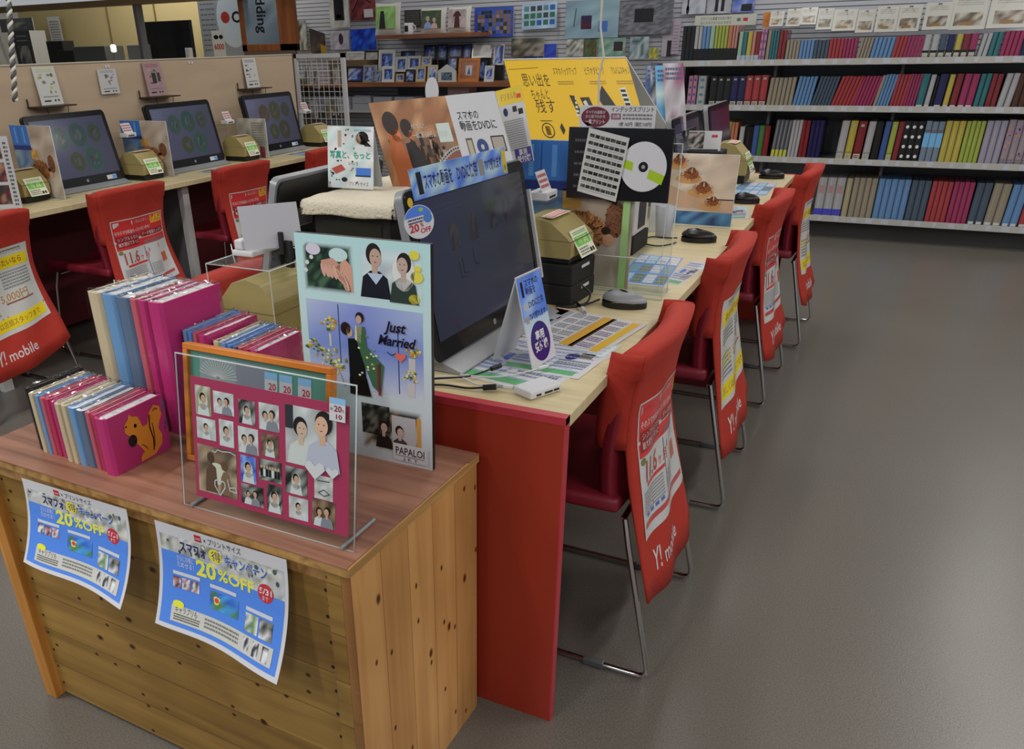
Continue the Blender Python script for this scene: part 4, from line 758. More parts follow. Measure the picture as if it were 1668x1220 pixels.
cable('grey cable running behind the card reader to a white plug', [(-0.26, 0.1, zc + 0.004), (-0.2, 0.11, zc + 0.005), (-0.16, 0.14, zc + 0.006), (-0.13, 0.19, zc + 0.006)], 0.0015, mwhite, (0.004, mwhite))
cable('black mouse cable bundled by the gold price sheet', [(-0.17, 0.71, 0.733), (-0.2, 0.675, zc), (-0.235, 0.64, zc), (-0.26, 0.66, zc), (-0.24, 0.69, zc), (-0.21, 0.665, zc + 0.004), (-0.19, 0.635, zc + 0.004)], 0.0025, mblack, (0.005, mwhite))
cable('black cable rising from the counter to the black media boxes', [(-0.26, 0.64, zc), (-0.22, 0.66, zc), (-0.2, 0.7, zc), (-0.2, 0.72, 0.745), (-0.226, 0.715, 0.765)], 0.0025, mblack)
cable('black cable of the mouse in front of the disc board', [(-0.165, 1.5, 0.733), (-0.2, 1.53, zc), (-0.25, 1.53, zc), (-0.27, 1.48, zc), (-0.25, 1.42, zc), (-0.2, 1.4, zc), (-0.17, 1.44, zc), (-0.16, 1.47, zc)], 0.0022, mblack)
# card readers with price slips fixed on screen sides
def side_reader(label, loc, group=None):
    o = thing('side_card_reader', label, 'card reader', loc, 0, 'card readers beside the screens'); MB().box(-0.025, -0.032, -0.008, 0.025, 0.035, 0.012, mwhite).build('body', o, bevel=0.003)
    MB().box(0.025, -0.02, -0.003, 0.0257, 0.02, 0.002, mblack).build('slots', o)
    a = Art(7, 4.5, (0.66, 0.64, 0.64)); a.lines(0.5, 0.5, 6.5, 4, 3, C(150, 60, 70, 1.5), 2); a.build('price_slip', o, O=V3((0.01, -0.03, 0.012)), U=V3((0, 0.06, 0)), W=V3((-0.02, 0, 0.045)), thick=0.001)
    MB().box(-0.05, -0.045, -0.014, 0.03, 0.035, -0.009, ACRYL).box(-0.05, -0.045, -0.2, -0.045, 0.035, -0.009, ACRYL).build('clear_bracket', o); return o
side_reader('white card reader at the right edge of the nearest screen', (-0.321, 0.680, 0.982)); 
side_reader('white card reader with red slip beside the glaring left screen', (-3.11, 1.99, 0.935)); side_reader('white card reader with red slip beside the middle left screen', (-3.11, 2.76, 0.935)); side_reader('white card reader with red slip beside the far left screen', (-3.11, 3.53, 0.935))
# ------------------------------------------------------------------ pine crate and what stands on it
pf = pine('pine_front', C(150, 118, 62, 1.55), C(124, 94, 46, 1.5), 0, 2, 0.0975, knots=(0, 2, 9, 13), rough=0.5)
ps = pine('pine_side', (0.84, 0.46, 0.17), (0.68, 0.33, 0.11), 2, 1, 0.083, knots=(1, 2, 13, 8), rough=0.4)
pl_ = pine('pine_post', C(170, 118, 55, 1.9), C(145, 95, 40, 1.8), 2, 0, 0, rough=0.45)
pt = pine('stained_top', C(138, 98, 80, 1.7), C(104, 68, 52, 1.5), 0, 1, 0, knots=None, rough=0.4)
po = pine('pine_edge', C(165, 130, 80, 1.8), C(120, 86, 48, 1.7), 1, 1, 0, knots=None)
o = thing('display_crate', 'knotty pine crate with reddish brown top in the foreground', 'crate', (-0.168, -0.451, 0), 0.0)
o.rotation_euler.z = -0.022
CW, CD, CH = 0.903, 0.423, 0.63       # local: x from -CW to 0, y from 0 to CD
MB().box(-CW + 0.03, 0.012, 0.012, -0.022, 0.03, CH - 0.045, pf).build('front_panel', o)
MB().box(-0.022, 0.0, 0, -0.004, CD, CH - 0.018, ps).build('side_panel', o, bevel=0.001); MB().box(-CW, 0.03, 0, -CW + 0.018, CD, CH - 0.018, ps).build('side_panel', o)
MB().box(-CW + 0.018, CD - 0.018, 0.01, -0.022, CD, CH - 0.018, pf).build('rear_panel', o)
MB().box(-CW - 0.002, -0.008, 0, -CW + 0.035, 0.03, CH - 0.018, pl_).build('corner_post', o, bevel=0.002)
q = MB().box(-0.052, 0.001, 0, -0.022, 0.03, CH - 0.018, pf)
q.build('corner_post', o, bevel=0.001)
for xs, n_, st_, rr_ in ((-0.062, 11, 0.052, 0.0035), (-CW + 0.048, 12, 0.048, 0.003)):
    for k in range(n_): MB().lathe([(0, 0), (rr_, 0), (rr_, 0.0006)], (0, 0, 0), mmatte, 10, Matrix.Translation((xs - 0.002 * (k % 2), 0.0119, 0.04 + k * st_)) @ Matrix.Rotation(math.pi / 2, 4, 'X')).build('screw', o)
MB().box(-CW - 0.004, -0.006, CH - 0.018, -0.002, CD, CH - 0.0165, po).box(-CW - 0.004, -0.006, CH - 0.0165, 0.0, CD + 0.002, CH - 0.0015, po).build('edge_board', o)
MB().box(-CW - 0.002, -0.0075, CH - 0.0015, -0.004, CD - 0.04, CH, pt).box(-CW - 0.002, CD - 0.04, CH - 0.0015, 0.0, CD + 0.002, CH + 0.0, pt).build('top_board', o)
MB().box(-CW + 0.035, 0.004, CH - 0.045, -0.03, 0.012, CH - 0.018, po).build('batten', o)
# campaign flyers hanging from the front edge
def flyer(seed):
    a = Art(29.7, 21, (0.68, 0.68, 0.72), 15, 21); a.sub = 1.4; r = random.Random(seed); B = C(62, 104, 190, 1.95)
    a.photo(0.8, 13, 28.9, 18.6, [C(165, 165, 160, 1.8), C(140, 145, 150, 1.8), C(175, 175, 172, 1.8), C(120, 125, 110, 1.8)], seed, 26, 5)
    a.rect(0.8, 0.8, 28.9, 13, B); a.z = 2
    for k in range(14): x0, x1 = 0.8 + k * 2.007, 0.8 + (k + 1) * 2.007; f_ = lambda x: 15.4 - 0.0075 * (x - 6) ** 2 - 0.05 * x; a.poly([(x0, 12.9), (x1, 12.9), (x1, f_(x1)), (x0, f_(x0))], B)
    for k in range(26): x = r.uniform(1, 28.6); y = r.uniform(15.4, 18.4); a.ell(x, y, r.uniform(.2, .5), r.uniform(.2, .6), r.choice([C(70, 80, 110), C(120, 110, 100, 1.3), C(80, 100, 90), WHITE]), 8)
    a.z = 3; a.rect(9.3, 19.0, 10.8, 20.4, C(150, 25, 25, 1.9)); a.text('× プリントサイズ', 11.4, 19.1, 1.1, BLACK, w=8.4); a.z = 4; a.text('CAMP', 9.4, 19.4, 0.5, WHITE, w=1.3)
    a.text('スマフォ', 5.4, 15.9, 1.9, NAVY, w=6, bold=0.03); a.ell(13.6, 16.9, 1.5, 1.5, C(190, 175, 60, 1.8), 20); a.text('キャンペーン', 15.8, 15.9, 1.9, (0.7, 0.72, 0.78), w=9.4, bold=0.06, shear=0.05); a.z = 5; a.text('キャンペーン', 15.8, 15.9, 1.9, C(50, 80, 160, 1.6), w=9.4, bold=0.02, shear=0.05); a.text('得', 12.8, 16.1, 1.6, NAVY)
    a.z = 4; a.text('さらにお得に', 4.4, 13.7, 0.95, WHITE, w=3.8); a.text('ためせる！', 4.4, 12.4, 0.95, WHITE, w=3.8); a.text('20', 8.8, 11.9, 3.2, C(215, 205, 60, 1.9), w=4.6, bold=0.035); a.text('%OFF', 13.8, 12.2, 2.3, C(215, 205, 60, 1.9), w=8.4, bold=0.025)
    a.ell(24.8, 13.2, 1.75, 1.75, C(150, 40, 50, 1.9), 24); a.lines(10, 15.2, 15, 15.7, 1, (0.6, 0.65, 0.75), seed); a.z = 5; a.text('5/31', 23.4, 13.0, 1.1, WHITE, w=2.8, bold=0.02); a.text('まで', 24.1, 11.9, 0.7, WHITE, w=1.3)
    a.z = 4
    for x, y in ((3.3, 10.6), (11.8, 10.2), (20.4, 8.8)): a.rect(x, y, x + 6.2, y + 0.7, (0.68, 0.7, 0.75))
    for k in range(3): a.photo(3.3 + k * 2.1, 8, 5.1 + k * 2.1, 10.2, [WHITE, C(60, 60, 70), C(150, 100, 100, 1.6)], k + seed, 3, 3)
    a.photo(11.8, 6.2, 18.6, 9.6, [C(50, 90, 170, 1.8), C(70, 110, 60, 1.6), C(60, 130, 190, 1.8)], 5, 5, 3); a.photo(20.4, 5.2, 23.4, 8.4, [C(90, 120, 80, 1.6), WHITE], 6, 3, 3); a.photo(23.8, 5.2, 26.8, 8.4, [C(110, 110, 105, 1.6), WHITE, BLACK], 7, 3, 3); a.ell(13.4, 8, 1.0, 1.0, C(200, 180, 60, 1.8)); a.z = 5; a.ell(13.4, 8, 0.5, 0.5, C(180, 60, 50, 1.8))
    a.rect(3.3, 1.6, 27.6, 4.6, (0.64, 0.64, 0.6)); a.z = 6; a.ell(4.8, 4.9, 1.3, 0.7, C(200, 190, 50, 1.8)); a.text('キャラプリも', 4.2, 3.4, 1.0, C(60, 60, 40), w=5); a.lines(4, 1.9, 10, 3.2, 3, C(90, 90, 80), 3); a.lines(11, 2.2, 19.4, 4.2, 3, C(110, 110, 105, 1.3), 4)
    for k in range(3): a.photo(20.6 + k * 2.3, 1.9, 22 + k * 2.3, 4.3, [C(70, 70, 80), WHITE], k, 3, 3)
    return a
def flyer_fn(x0, x1, y0, ztop, zl, zr, seed):
    def P(a, b):
        t = max(0.0, 1 - b); z = ztop * b + (zl * (1 - a) + zr * a) * t; y = y0 - 0.055 * t ** 2.4 * (0.7 + 0.3 * a) - 0.006 * math.sin(a * 6 + seed) * t
        return V3((x0 + (x1 - x0) * a + 0.0 * t, y, z))
    def fn(a, b):
        p = P(a, b); u = P(a + .01, b) - p; w_ = P(a, b + .01) - p; n = u.cross(w_).normalized(); return p, n
    return fn
for (x0, x1, zt, zl, zr, seed, lb) in ((-0.889, -0.62, 0.622, 0.462, 0.449, 1, 'blue 20% OFF flyer hanging at the left of the crate front'), (-0.556, -0.28, 0.618, 0.432, 0.416, 2, 'blue 20% OFF flyer hanging at the right of the crate front')):
    fn = flyer_fn(x0, x1, -0.4635, zt, zl, zr, seed)
    ob = flyer(seed).build('campaign_flyer', None, fn=fn, loc=fn(0.5, 1)[0], thick=0); tag(ob, lb, 'flyer', 'blue campaign flyers on the crate front')
# albums
ALC = {'beige': C(158, 146, 118, 1.9), 'sky': C(90, 130, 168, 1.6), 'slate': C(72, 88, 108, 1.9), 'rose': C(160, 72, 84, 1.8), 'magenta': C(160, 38, 96, 1.6), 'blue': C(70, 110, 170, 1.9), 'crimson': C(150, 30, 70, 1.9)}
pagem = mat('album_pages', (0.62, 0.62, 0.6), 0.7)
def album(label, x, y, w_, h, d, col, rz=0.0, lean_=0.0, group='plastic wrapped albums on the pine crate', art=None, z=0.63):
    """spine faces -y, thickness w along x, front cover faces +x"""
    o = thing('photo_album', label, 'album', (x, y, z), rz, group); m = mat('album_' + col, ALC[col], 0.38, coat=0.3)
    T = Matrix.Rotation(lean_, 4, 'Y'); t = min(0.0025, w_ * 0.18)
    sp = [(t * 0.2, 0.004), (w_ * 0.5, 0.0), (w_ - t * 0.2, 0.004)]
    mb = MB(); pts = [(0, 0.006), (w_ * 0.2, 0.001), (w_ * 0.5, 0), (w_ * 0.8, 0.001), (w_, 0.006), (w_, d), (w_ - t, d), (w_ - t, 0.008), (t, 0.008), (t, d), (0, d)]
    mb.prism(pts, lambda a, b: T @ V3((a, b, 0)), T.to_3x3() @ V3((0, 0, h)), m); mb.build('cover', o)
    MB().box(t, 0.008, 0.003, w_ - t, d - 0.004, h - 0.003, pagem, T).build('pages', o)
    f = MB(); q = 0.0012
    def fl(u, v):
        a = u * 4; i = int(min(3, a)); k = a - i; C4 = [(-q, -q), (w_ + q, -q), (w_ + q, d + q), (-q, d + q), (-q, -q)]; p = V3((C4[i][0] * (1 - k) + C4[i + 1][0] * k, C4[i][1] * (1 - k) + C4[i + 1][1] * k, 0))
        zz = v * (h + 0.004) ; 
        if v > 0.93: p.x = p.x * 0.9 + w_ * 0.05; zz += 0.003 * math.sin(u * 40 + x * 90)
        return tuple(T @ V3((p.x, p.y, zz)))
    f.grid(fl, 24, 8, FILM); nx = MB
    f.grid(lambda u, v: tuple(T @ V3((w_ * u, d * v, h + 0.003 + 0.0035 * math.sin(u * 9 + x * 70) * math.sin(v * 17 + x * 30)))), 4, 12, FILM); f.build('plastic_sleeve', o)
    if art: art.build('cover_picture', o, O=V3((w_ + 0.0006, 0.008, 0.002)), U=V3((0, d - 0.01, 0)), W=V3((0, 0, h - 0.004)), thick=0)
    return o
def run(items, x, y, d, where, dy=0.0, rz=0.0, gap=0.0006):
    cnt = {}
    for k, (col, w_, h, lb) in enumerate(items):
        album(lb + ' ' + where, x, y - dy * k, w_, h, d, col, rz); x += w_ + gap
    return x
run([('beige', 0.038, 0.272, 'tall beige album, leftmost'), ('sky', 0.038, 0.272, 'tall sky blue album'), ('slate', 0.038, 0.27, 'tall slate blue album'), ('rose', 0.02, 0.27, 'tall rose pink album'),
     ('magenta', 0.022, 0.27, 'thin tall magenta album'), ('magenta', 0.04, 0.27, 'thick tall magenta album, rightmost')], -0.928, -0.205, 0.165, 'in the tallest row at the back of the crate')
run([('sky', 0.012, 0.21, 'slim sky blue album'), ('blue', 0.012, 0.208, 'slim blue album'), ('rose', 0.012, 0.208, 'slim rose album'), ('magenta', 0.02, 0.206, 'magenta album with wide cover showing')], -0.722, -0.172, 0.155, 'in the middle height row right of the tallest albums')
run([('beige', 0.018, 0.195, 'beige album, left end'), ('sky', 0.016, 0.195, 'sky blue album'), ('blue', 0.012, 0.193, 'darker blue album'), ('slate', 0.012, 0.192, 'slate album'), ('rose', 0.012, 0.192, 'rose album'), ('crimson', 0.014, 0.19, 'crimson album'), ('magenta', 0.022, 0.19, 'magenta album, right end')],
    -0.655, -0.165, 0.145, 'in the low row behind the orange frame')
run([('beige', 0.016, 0.122, 'small beige album'), ('sky', 0.013, 0.12, 'small sky blue album'), ('rose', 0.013, 0.118, 'small rose album'), ('crimson', 0.014, 0.118, 'small crimson album'), ('magenta', 0.014, 0.116, 'small magenta album')], -0.932, -0.38, 0.135, 'in the leftmost front row on the crate')
bk = album('black spined small album standing leftmost at the front of the crate', -0.946, -0.375, 0.012, 0.128, 0.13, 'slate'); 
for ch in bk.children:
    if ch.name.startswith('cover'): ch.data.materials[0] = mblack
a = Art(13, 11, ALC['magenta']); a.v, a.f, a.c = [], [], []; OR = C(200, 112, 36, 1.9)
pts = [(3.2, 8.6), (4.2, 9.4), (4.6, 10.3), (5.2, 9.6), (6.4, 9.2), (6.9, 8), (7.2, 6.8), (8.4, 6.8), (9.2, 8.8), (10.6, 9.9), (11.9, 9.2), (12.1, 7.4), (11.3, 6.2), (10.8, 5), (11.4, 3.4), (11, 1.6), (9, 0.2), (5.4, 0.1), (5.6, 1.2), (6.6, 1.8), (5.8, 3.2), (4.9, 4.4), (5.4, 5.6), (4.0, 6.0), (3.0, 7.2)]
a.poly(pts, OR); a.z = 1; a.ell(5.6, 7.6, 0.35, 0.4, BLACK, 14); a.ell(4.4, 5.0, 1.0, 1.2, BLACK, 18); a.line([(9.2, 8.4), (8.8, 6), (9.2, 3.4), (8.8, 1.2)], 0.28, BLACK); a.line([(9.6, 6.6), (9.5, 3.6), (9.2, 1.8)], 0.2, BLACK); a.line([(6.2, 3.4), (7, 2.8), (7.4, 2)], 0.16, BLACK); a.line([(10.2, 8.8), (10.8, 9.2), (11.3, 8.7)], 0.2, BLACK); a.ell(3.5, 8.2, .25, .2, BLACK, 8)
xx = run([('beige', 0.017, 0.118, 'small beige album, outer one of two'), ('beige', 0.016, 0.118, 'small beige album, inner one of two'), ('sky', 0.022, 0.117, 'small sky blue album'), ('slate', 0.022, 0.116, 'small slate blue album'), ('rose', 0.014, 0.115, 'small rose album'), ('crimson', 0.014, 0.114, 'small crimson album')], -0.853, -0.388, 0.135, 'in the front row ending with the squirrel album')
album('small magenta album with an orange squirrel on its cover', xx, -0.395, 0.03, 0.112, 0.14, 'magenta', art=a)
# orange framed pale green frame
orw = pine('orange_wood', C(186, 112, 42, 1.8), C(150, 84, 28, 1.7), 0, 0, 0, knots=None, rough=0.35)
o = thing('framed_picture', 'orange wooden frame with green mount behind the pink photo poster', 'picture frame', (-0.645, -0.275, 0.63), 0.0); FW, FH = 0.325, 0.222
T = Matrix.Rotation(-0.17, 4, 'X')
for x0, z0, x1, z1 in ((0, 0, FW, 0.011), (0, FH - 0.011, FW, FH), (0, 0.011, 0.011, FH - 0.011), (FW - 0.011, 0.011, FW, FH - 0.011)): MB().box(x0, -0.012, z0, x1, 0.006, z1, orw, T).build('rail', o, bevel=0.0015)
a = Art(31, 20, C(72, 118, 104, 1.8)); a.z = 2; a.rect(2.5, 13.6, 11, 19, C(120, 130, 130, 1.7)); a.rect(11, 14.4, 18.4, 19, C(110, 112, 122, 1.7)); a.z = 3
for k in range(18): t = 0.15 + k * 0.16; a.line([(6.8, 15.4), (6.8 + 4.6 * math.cos(t), 15.2 + 3.8 * math.sin(t))], 0.12, (0.68, 0.68, 0.68))
for x, s_ in ((17.4, 'S'), (20.6, '±20'), (24.6, 'M')): a.rect(x, 13.6, x + 2.8, 18.2, (0.62, 0.64, 0.68)); a.z = 4; a.rect(x, 17, x + 2.8, 18.2, C(110, 150, 200, 1.8)); a.text('20', x + 0.9, 15.2, 1.2, C(150, 30, 40, 1.8), w=1.6, bold=0.02); a.text('10', x + 1, 13.9, 0.8, C(150, 30, 40, 1.8), w=1.1); a.z = 3
a.build('picture', o, O=T @ V3((0.009, -0.004, 0.009)), U=V3((FW - 0.018, 0, 0)), W=T.to_3x3() @ V3((0, 0, FH - 0.018)), thick=0.003, mt=GLOSS)
MB().box(0.14, 0.008, 0.002, 0.18, 0.012, 0.15, mblack, Matrix.Rotation(0.28, 4, 'X')).build('strut', o)
# pink photo poster in acrylic
o = thing('acrylic_photo_stand', 'clear stand holding a raspberry pink poster of small wedding photos', 'photo stand', (-0.531, -0.419, 0.63), -0.0)
AWd, AH = 0.345, 0.262; T = Matrix.Rotation(-0.15, 4, 'X')
MB().box(0, 0, 0, AWd, 0.003, AH, ACRYL, T).box(0.0, 0.006, 0, AWd, 0.009, AH, ACRYL, T).build('clear_plate', o)
MB().tube([T @ V3(p) for p in ((0, 0.0045, 0), (0, 0.0045, AH), (AWd, 0.0045, AH), (AWd, 0.0045, 0))], 0.0016, EDGE, 6, True).build('plate_edge', o)
for x in (0.02, AWd - 0.02): MB().tube([(x, 0.0, 0.004), (x, 0.095, 0.004)], 0.0032, msilver, 8).build('foot_rod', o)
PK = C(146, 46, 76, 1.9); a = Art(41, 28, PK); a.z = 2
def ph_(x, y, w_, h_, kind, seed):
    a.z = 2; r = random.Random(seed)
    pal = {'g': [C(150, 145, 110, 1.7), C(120, 120, 90, 1.7), C(180, 175, 165, 1.8)], 'w': [C(185, 185, 182, 1.8), C(160, 158, 155, 1.8), C(200, 198, 195, 1.8)], 'k': [C(40, 42, 40), C(90, 90, 85, 1.5), C(150, 150, 145, 1.6)], 'b': [C(40, 70, 170, 1.8), C(60, 90, 180, 1.8), C(120, 140, 190, 1.8)], 'n': [C(110, 85, 65, 1.6), C(140, 115, 90, 1.6), C(80, 62, 50, 1.6)]}[kind[0]]
    a.photo(x, y, x + w_, y + h_, pal, seed, 4, 4); a.z = 3; sk = C(190, 150, 125, 1.6); wh = C(200, 198, 195, 1.8)
    if kind[1] == '1': a.person(x + w_ * 0.5, y, h_ * 0.78, HAIR, wh, sk, veil=C(180, 178, 170, 1.7))
    if kind[1] == '2': a.person(x + w_ * 0.32, y, h_ * 0.72, HAIR, wh, sk, flip=1); a.z = 7; a.person(x + w_ * 0.66, y, h_ * 0.8, HAIR, C(120, 122, 130, 1.7), sk, flip=-1)
    if kind[1] == 'm':
        for k in range(7): a.z = 3; px = x + w_ * (0.12 + 0.125 * k); a.rect(px - w_ * .05, y + h_ * .2, px + w_ * .05, y + h_ * .55, wh if k % 3 == 1 else C(30, 30, 34)); a.ell(px, y + h_ * .64, w_ * .045, h_ * .08, sk, 8)
for args in [(1.2, 19.6, 4.4, 6.6, 'g1', 1), (6.3, 20.8, 5.6, 4.9, 'w2', 2), (13.2, 19.8, 4.4, 5.2, 'k1', 3), (18.6, 19.4, 5.2, 5.8, 'w2', 4), (1.2, 14.2, 5.4, 4.8, 'w1', 5), (7.6, 13.6, 4.0, 6.0, 'w1', 6), (12.8, 13.2, 5.4, 5.8, 'w2', 7), (19, 13.6, 4.6, 5.0, 'n1', 8),
             (13.2, 6.4, 4.2, 6.2, 'b1', 11), (18.2, 8, 6, 4.8, 'km', 12), (25.2, 6.6, 5.6, 6, 'k1', 13), (32.6, 7, 4.6, 5.2, 'w0', 14), (13.2, 1.4, 6, 4.6, 'k2', 15), (20.2, 1.0, 4, 6.4, 'k1', 16), (26, 1, 5, 5, 'w1', 17), (32, 0.8, 5.8, 6, 'n2', 18)]: ph_(*args)
a.z = 2; a.photo(1, 1.6, 12, 12.8, [C(130, 105, 85, 1.6), C(90, 75, 62, 1.6), C(160, 140, 115, 1.7)], 30, 5, 5); a.z = 3; a.ell(6.4, 6.6, 2.6, 2.6, C(195, 180, 160, 1.8)); a.z = 4; a.poly([(3, 2), (6.6, 2), (6.2, 8), (4.8, 9), (3.4, 7)], C(90, 66, 50, 1.6)); a.ell(4.8, 10.2, 1.0, 1.3, C(80, 56, 44, 1.6)); a.poly([(7.2, 2), (10.6, 2), (9.8, 7), (8.4, 7.6), (7.6, 6)], C(120, 92, 72, 1.6)); a.ell(8.6, 8.8, 0.9, 1.1, C(96, 70, 54, 1.6))
HT = [(0, -1.6), (1.5, 0.2), (1.4, 1.1), (0.7, 1.4), (0, 0.7), (-0.7, 1.4), (-1.4, 1.1), (-1.5, 0.2), (0, -1.6)]
a.z = 6; a.line([(7.2 + 1.0 * x, 3.6 + 1.2 * y) for x, y in HT], 0.28, WHITE); a.line([(9.4, 6), (10, 3.4), (12, 3.2), (11.6, 4.4), (9.8, 4)], 0.25, WHITE); a.line([(5.4, 12), (6.2, 11.6), (7, 12.4), (8.2, 12.2), (10.4, 12.5), (12, 12)], 0.22, WHITE)
a.z = 2; a.photo(25.4, 13.4, 38, 26, [C(175, 172, 170, 1.8), C(155, 150, 150, 1.7), C(190, 188, 186, 1.8)], 40, 5, 5); a.z = 3; a.rect(25.4, 21, 27.4, 26, C(60, 60, 66)); a.z = 4; a.person(29.4, 13.5, 10.4, HAIR, C(195, 190, 180, 1.8), C(200, 160, 140, 1.7)); a.z = 9; a.person(34.8, 13.5, 12.6, HAIR, C(165, 165, 178, 1.8), C(190, 150, 125, 1.7), flip=-1)
a.z = 14; a.poly([(33 + 1.6 * x, 13.2 + 1.3 * y) for x, y in HT[:-1]], WHITE); a.poly([(37.3 + 1.0 * x, 13.4 + 0.8 * y) for x, y in HT[:-1]], WHITE); a.z = 4; a.line([(33.4, 11), (36.4, 11.2)], 0.2, (0.1, 0.1, 0.1)); a.line([(33.6, 8.4), (35, 9.2), (36.4, 8.4), (35, 7.8), (33.6, 8.4)], 0.2, (0.1, 0.1, 0.1))
a.build('pink_poster', o, O=T @ V3((0.028, 0.0052, 0.022)), U=V3((0.305, 0, 0)), W=T.to_3x3() @ V3((0, 0, 0.207)), thick=0.0006, mt=GLOSS)
s = Art(4, 5.4, (0.68, 0.68, 0.7)); s.rect(0, 4, 4, 5.4, C(110, 150, 205, 1.8)); s.z = 2; s.text('20', 1.2, 2.3, 1.4, C(110, 30, 50, 1.8), w=1.9, bold=0.02); s.text('10', 1.7, 0.6, 1.1, C(110, 30, 50, 1.8), w=1.5, bold=0.02); s.text('最大', 0.3, 2.5, 0.6, BLACK, w=0.7); s.text('%', 3.2, 2.3, 0.7, C(110, 30, 50, 1.8), w=0.5)
s.build('size_sticker', o, O=T @ V3((0.302, -0.0012, 0.205)), U=V3((0.028, 0, 0)), W=T.to_3x3() @ V3((0, 0, 0.035)), thick=0)
# large wedding panel
o = thing('wedding_panel', 'tall pale mint photo panel reading Just Married, leaning at the back of the crate', 'photo panel', (-0.475, -0.125, 0.63), -0.0)
a = Art(28, 41, C(165, 185, 190, 1.8)); a.cells(0, 0, 28, 41, [[C(158, 165, 172, 1.8)] * 4, [C(160, 170, 176, 1.8)] * 4, [C(160, 186, 188, 1.8)] * 4, [C(150, 188, 184, 1.8)] * 4]); a.z = 2
a.photo(1.6, 31, 12.4, 39.6, [C(36, 54, 44), C(60, 90, 66, 1.4), C(24, 34, 30), C(30, 60, 44)], 2, 12, 10, soft=C(158, 180, 184, 1.8)); a.z = 3; a.ell(4, 38.4, 1.6, 1.0, C(175, 170, 200, 1.8)); a.ell(9.4, 37.8, 2, 1.2, C(160, 190, 185, 1.8))
a.z = 4; a.poly([(5.6, 36.6), (8.2, 37.2), (9.8, 36), (9.4, 34.2), (7.4, 33.8), (5.8, 34.8)], C(172, 130, 112, 1.6)); a.poly([(8.6, 35.4), (10.8, 37.2), (12.2, 36), (12.3, 31.4), (10.6, 31.8)], C(182, 138, 118, 1.6))
for k in range(4): a.z = 5; a.ell(6.0 + k * 0.85, 35.0 - k * 0.12, 0.42, 1.25, C(184, 144, 126, 1.6), 12, 0.25); a.z = 6; a.ell(9.0 + k * 0.62, 34.6 - k * 0.5, 0.34, 1.5, C(192, 150, 130, 1.6), 12, 0.45); a.z = 5; a.ell(9.2 + k * 0.62, 34.4 - k * 0.5, 0.4, 1.6, C(120, 84, 72, 1.5), 12, 0.45)
a.z = 7; a.ell(8.6, 33.9, 0.16, 0.16, (0.7, 0.7, 0.65), 8)
for x, y in ((2.6, 36), (3.6, 37), (2.2, 34.6)): a.ell(x, y, 0.45, 0.4, WHITE, 10)
a.z = 2; a.photo(14, 30.6, 26.4, 39.6, [C(160, 176, 178, 1.8), C(172, 180, 180, 1.8), C(150, 160, 170, 1.8)], 4, 6, 6, soft=C(158, 180, 184, 1.8)); a.z = 3; a.person(17, 31, 9.4, HAIR, C(22, 24, 36), SKIN); a.z = 7; a.poly([(15.4, 35.3), (18.8, 35.3), (17.2, 33.4)], C(150, 165, 200, 1.8)); a.person(22.8, 30.7, 8.6, HAIR, C(50, 66, 56), (0.6, 0.45, 0.38), veil=C(190, 190, 180, 1.8), flip=-1)
for x, y, s_ in ((25, 39, 1), (25.4, 35.4, 1.3), (25.6, 36.8, 0.7), (24.8, 31.6, 1.1)): a.ell(x, y, s_, s_ * 0.8, C(205, 175, 60, 1.8), 10)
a.z = 2; a.cells(1.6, 13.4, 26.4, 29.4, [[C(165, 170, 182, 1.8), C(150, 158, 178, 1.8), C(165, 170, 182, 1.8)], [C(110, 125, 175, 1.8), C(92, 108, 168, 1.8), C(100, 118, 172, 1.8)], [C(150, 160, 190, 1.8), C(112, 124, 178, 1.8), C(140, 155, 190, 1.8)]]); a.z = 3; a.rect(8.6, 18, 8.8, 29, C(50, 70, 110)); a.rect(21.2, 14, 21.4, 26, C(50, 70, 130))
r = random.Random(9)
for cx, cy, rr, n_ in ((6.6, 25.2, 1.8, 26), (6.6, 18.4, 3.4, 60), (2.8, 20.6, 1.8, 20), (24.2, 22.4, 1.6, 22), (23.8, 17.6, 1.5, 20)):
    for k in range(n_): t = r.random() * 6.28; q = r.random() ** 0.5 * rr; a.z = 4 + k % 3; a.ell(cx + q * math.cos(t), cy + q * 0.75 * math.sin(t), r.uniform(.2, .45), r.uniform(.15, .35), r.choice([C(190, 165, 60, 1.8), C(120, 120, 50, 1.6), C(170, 130, 50, 1.7), C(70, 90, 50, 1.5), C(200, 190, 120, 1.8)]), 6)
a.z = 4; a.line([(6.6, 23.4), (6.6, 21)], 0.5, (0.65, 0.65, 0.62)); a.line([(5.4, 17), (3.6, 13.6)], 0.2, C(130, 130, 120, 1.5)); a.line([(8, 17), (9.4, 13.6)], 0.2, C(130, 130, 120, 1.5)); a.rect(23.4, 18.6, 24.8, 21, (0.62, 0.62, 0.62)); a.rect(23, 13.8, 24.6, 16.4, (0.62, 0.62, 0.62))
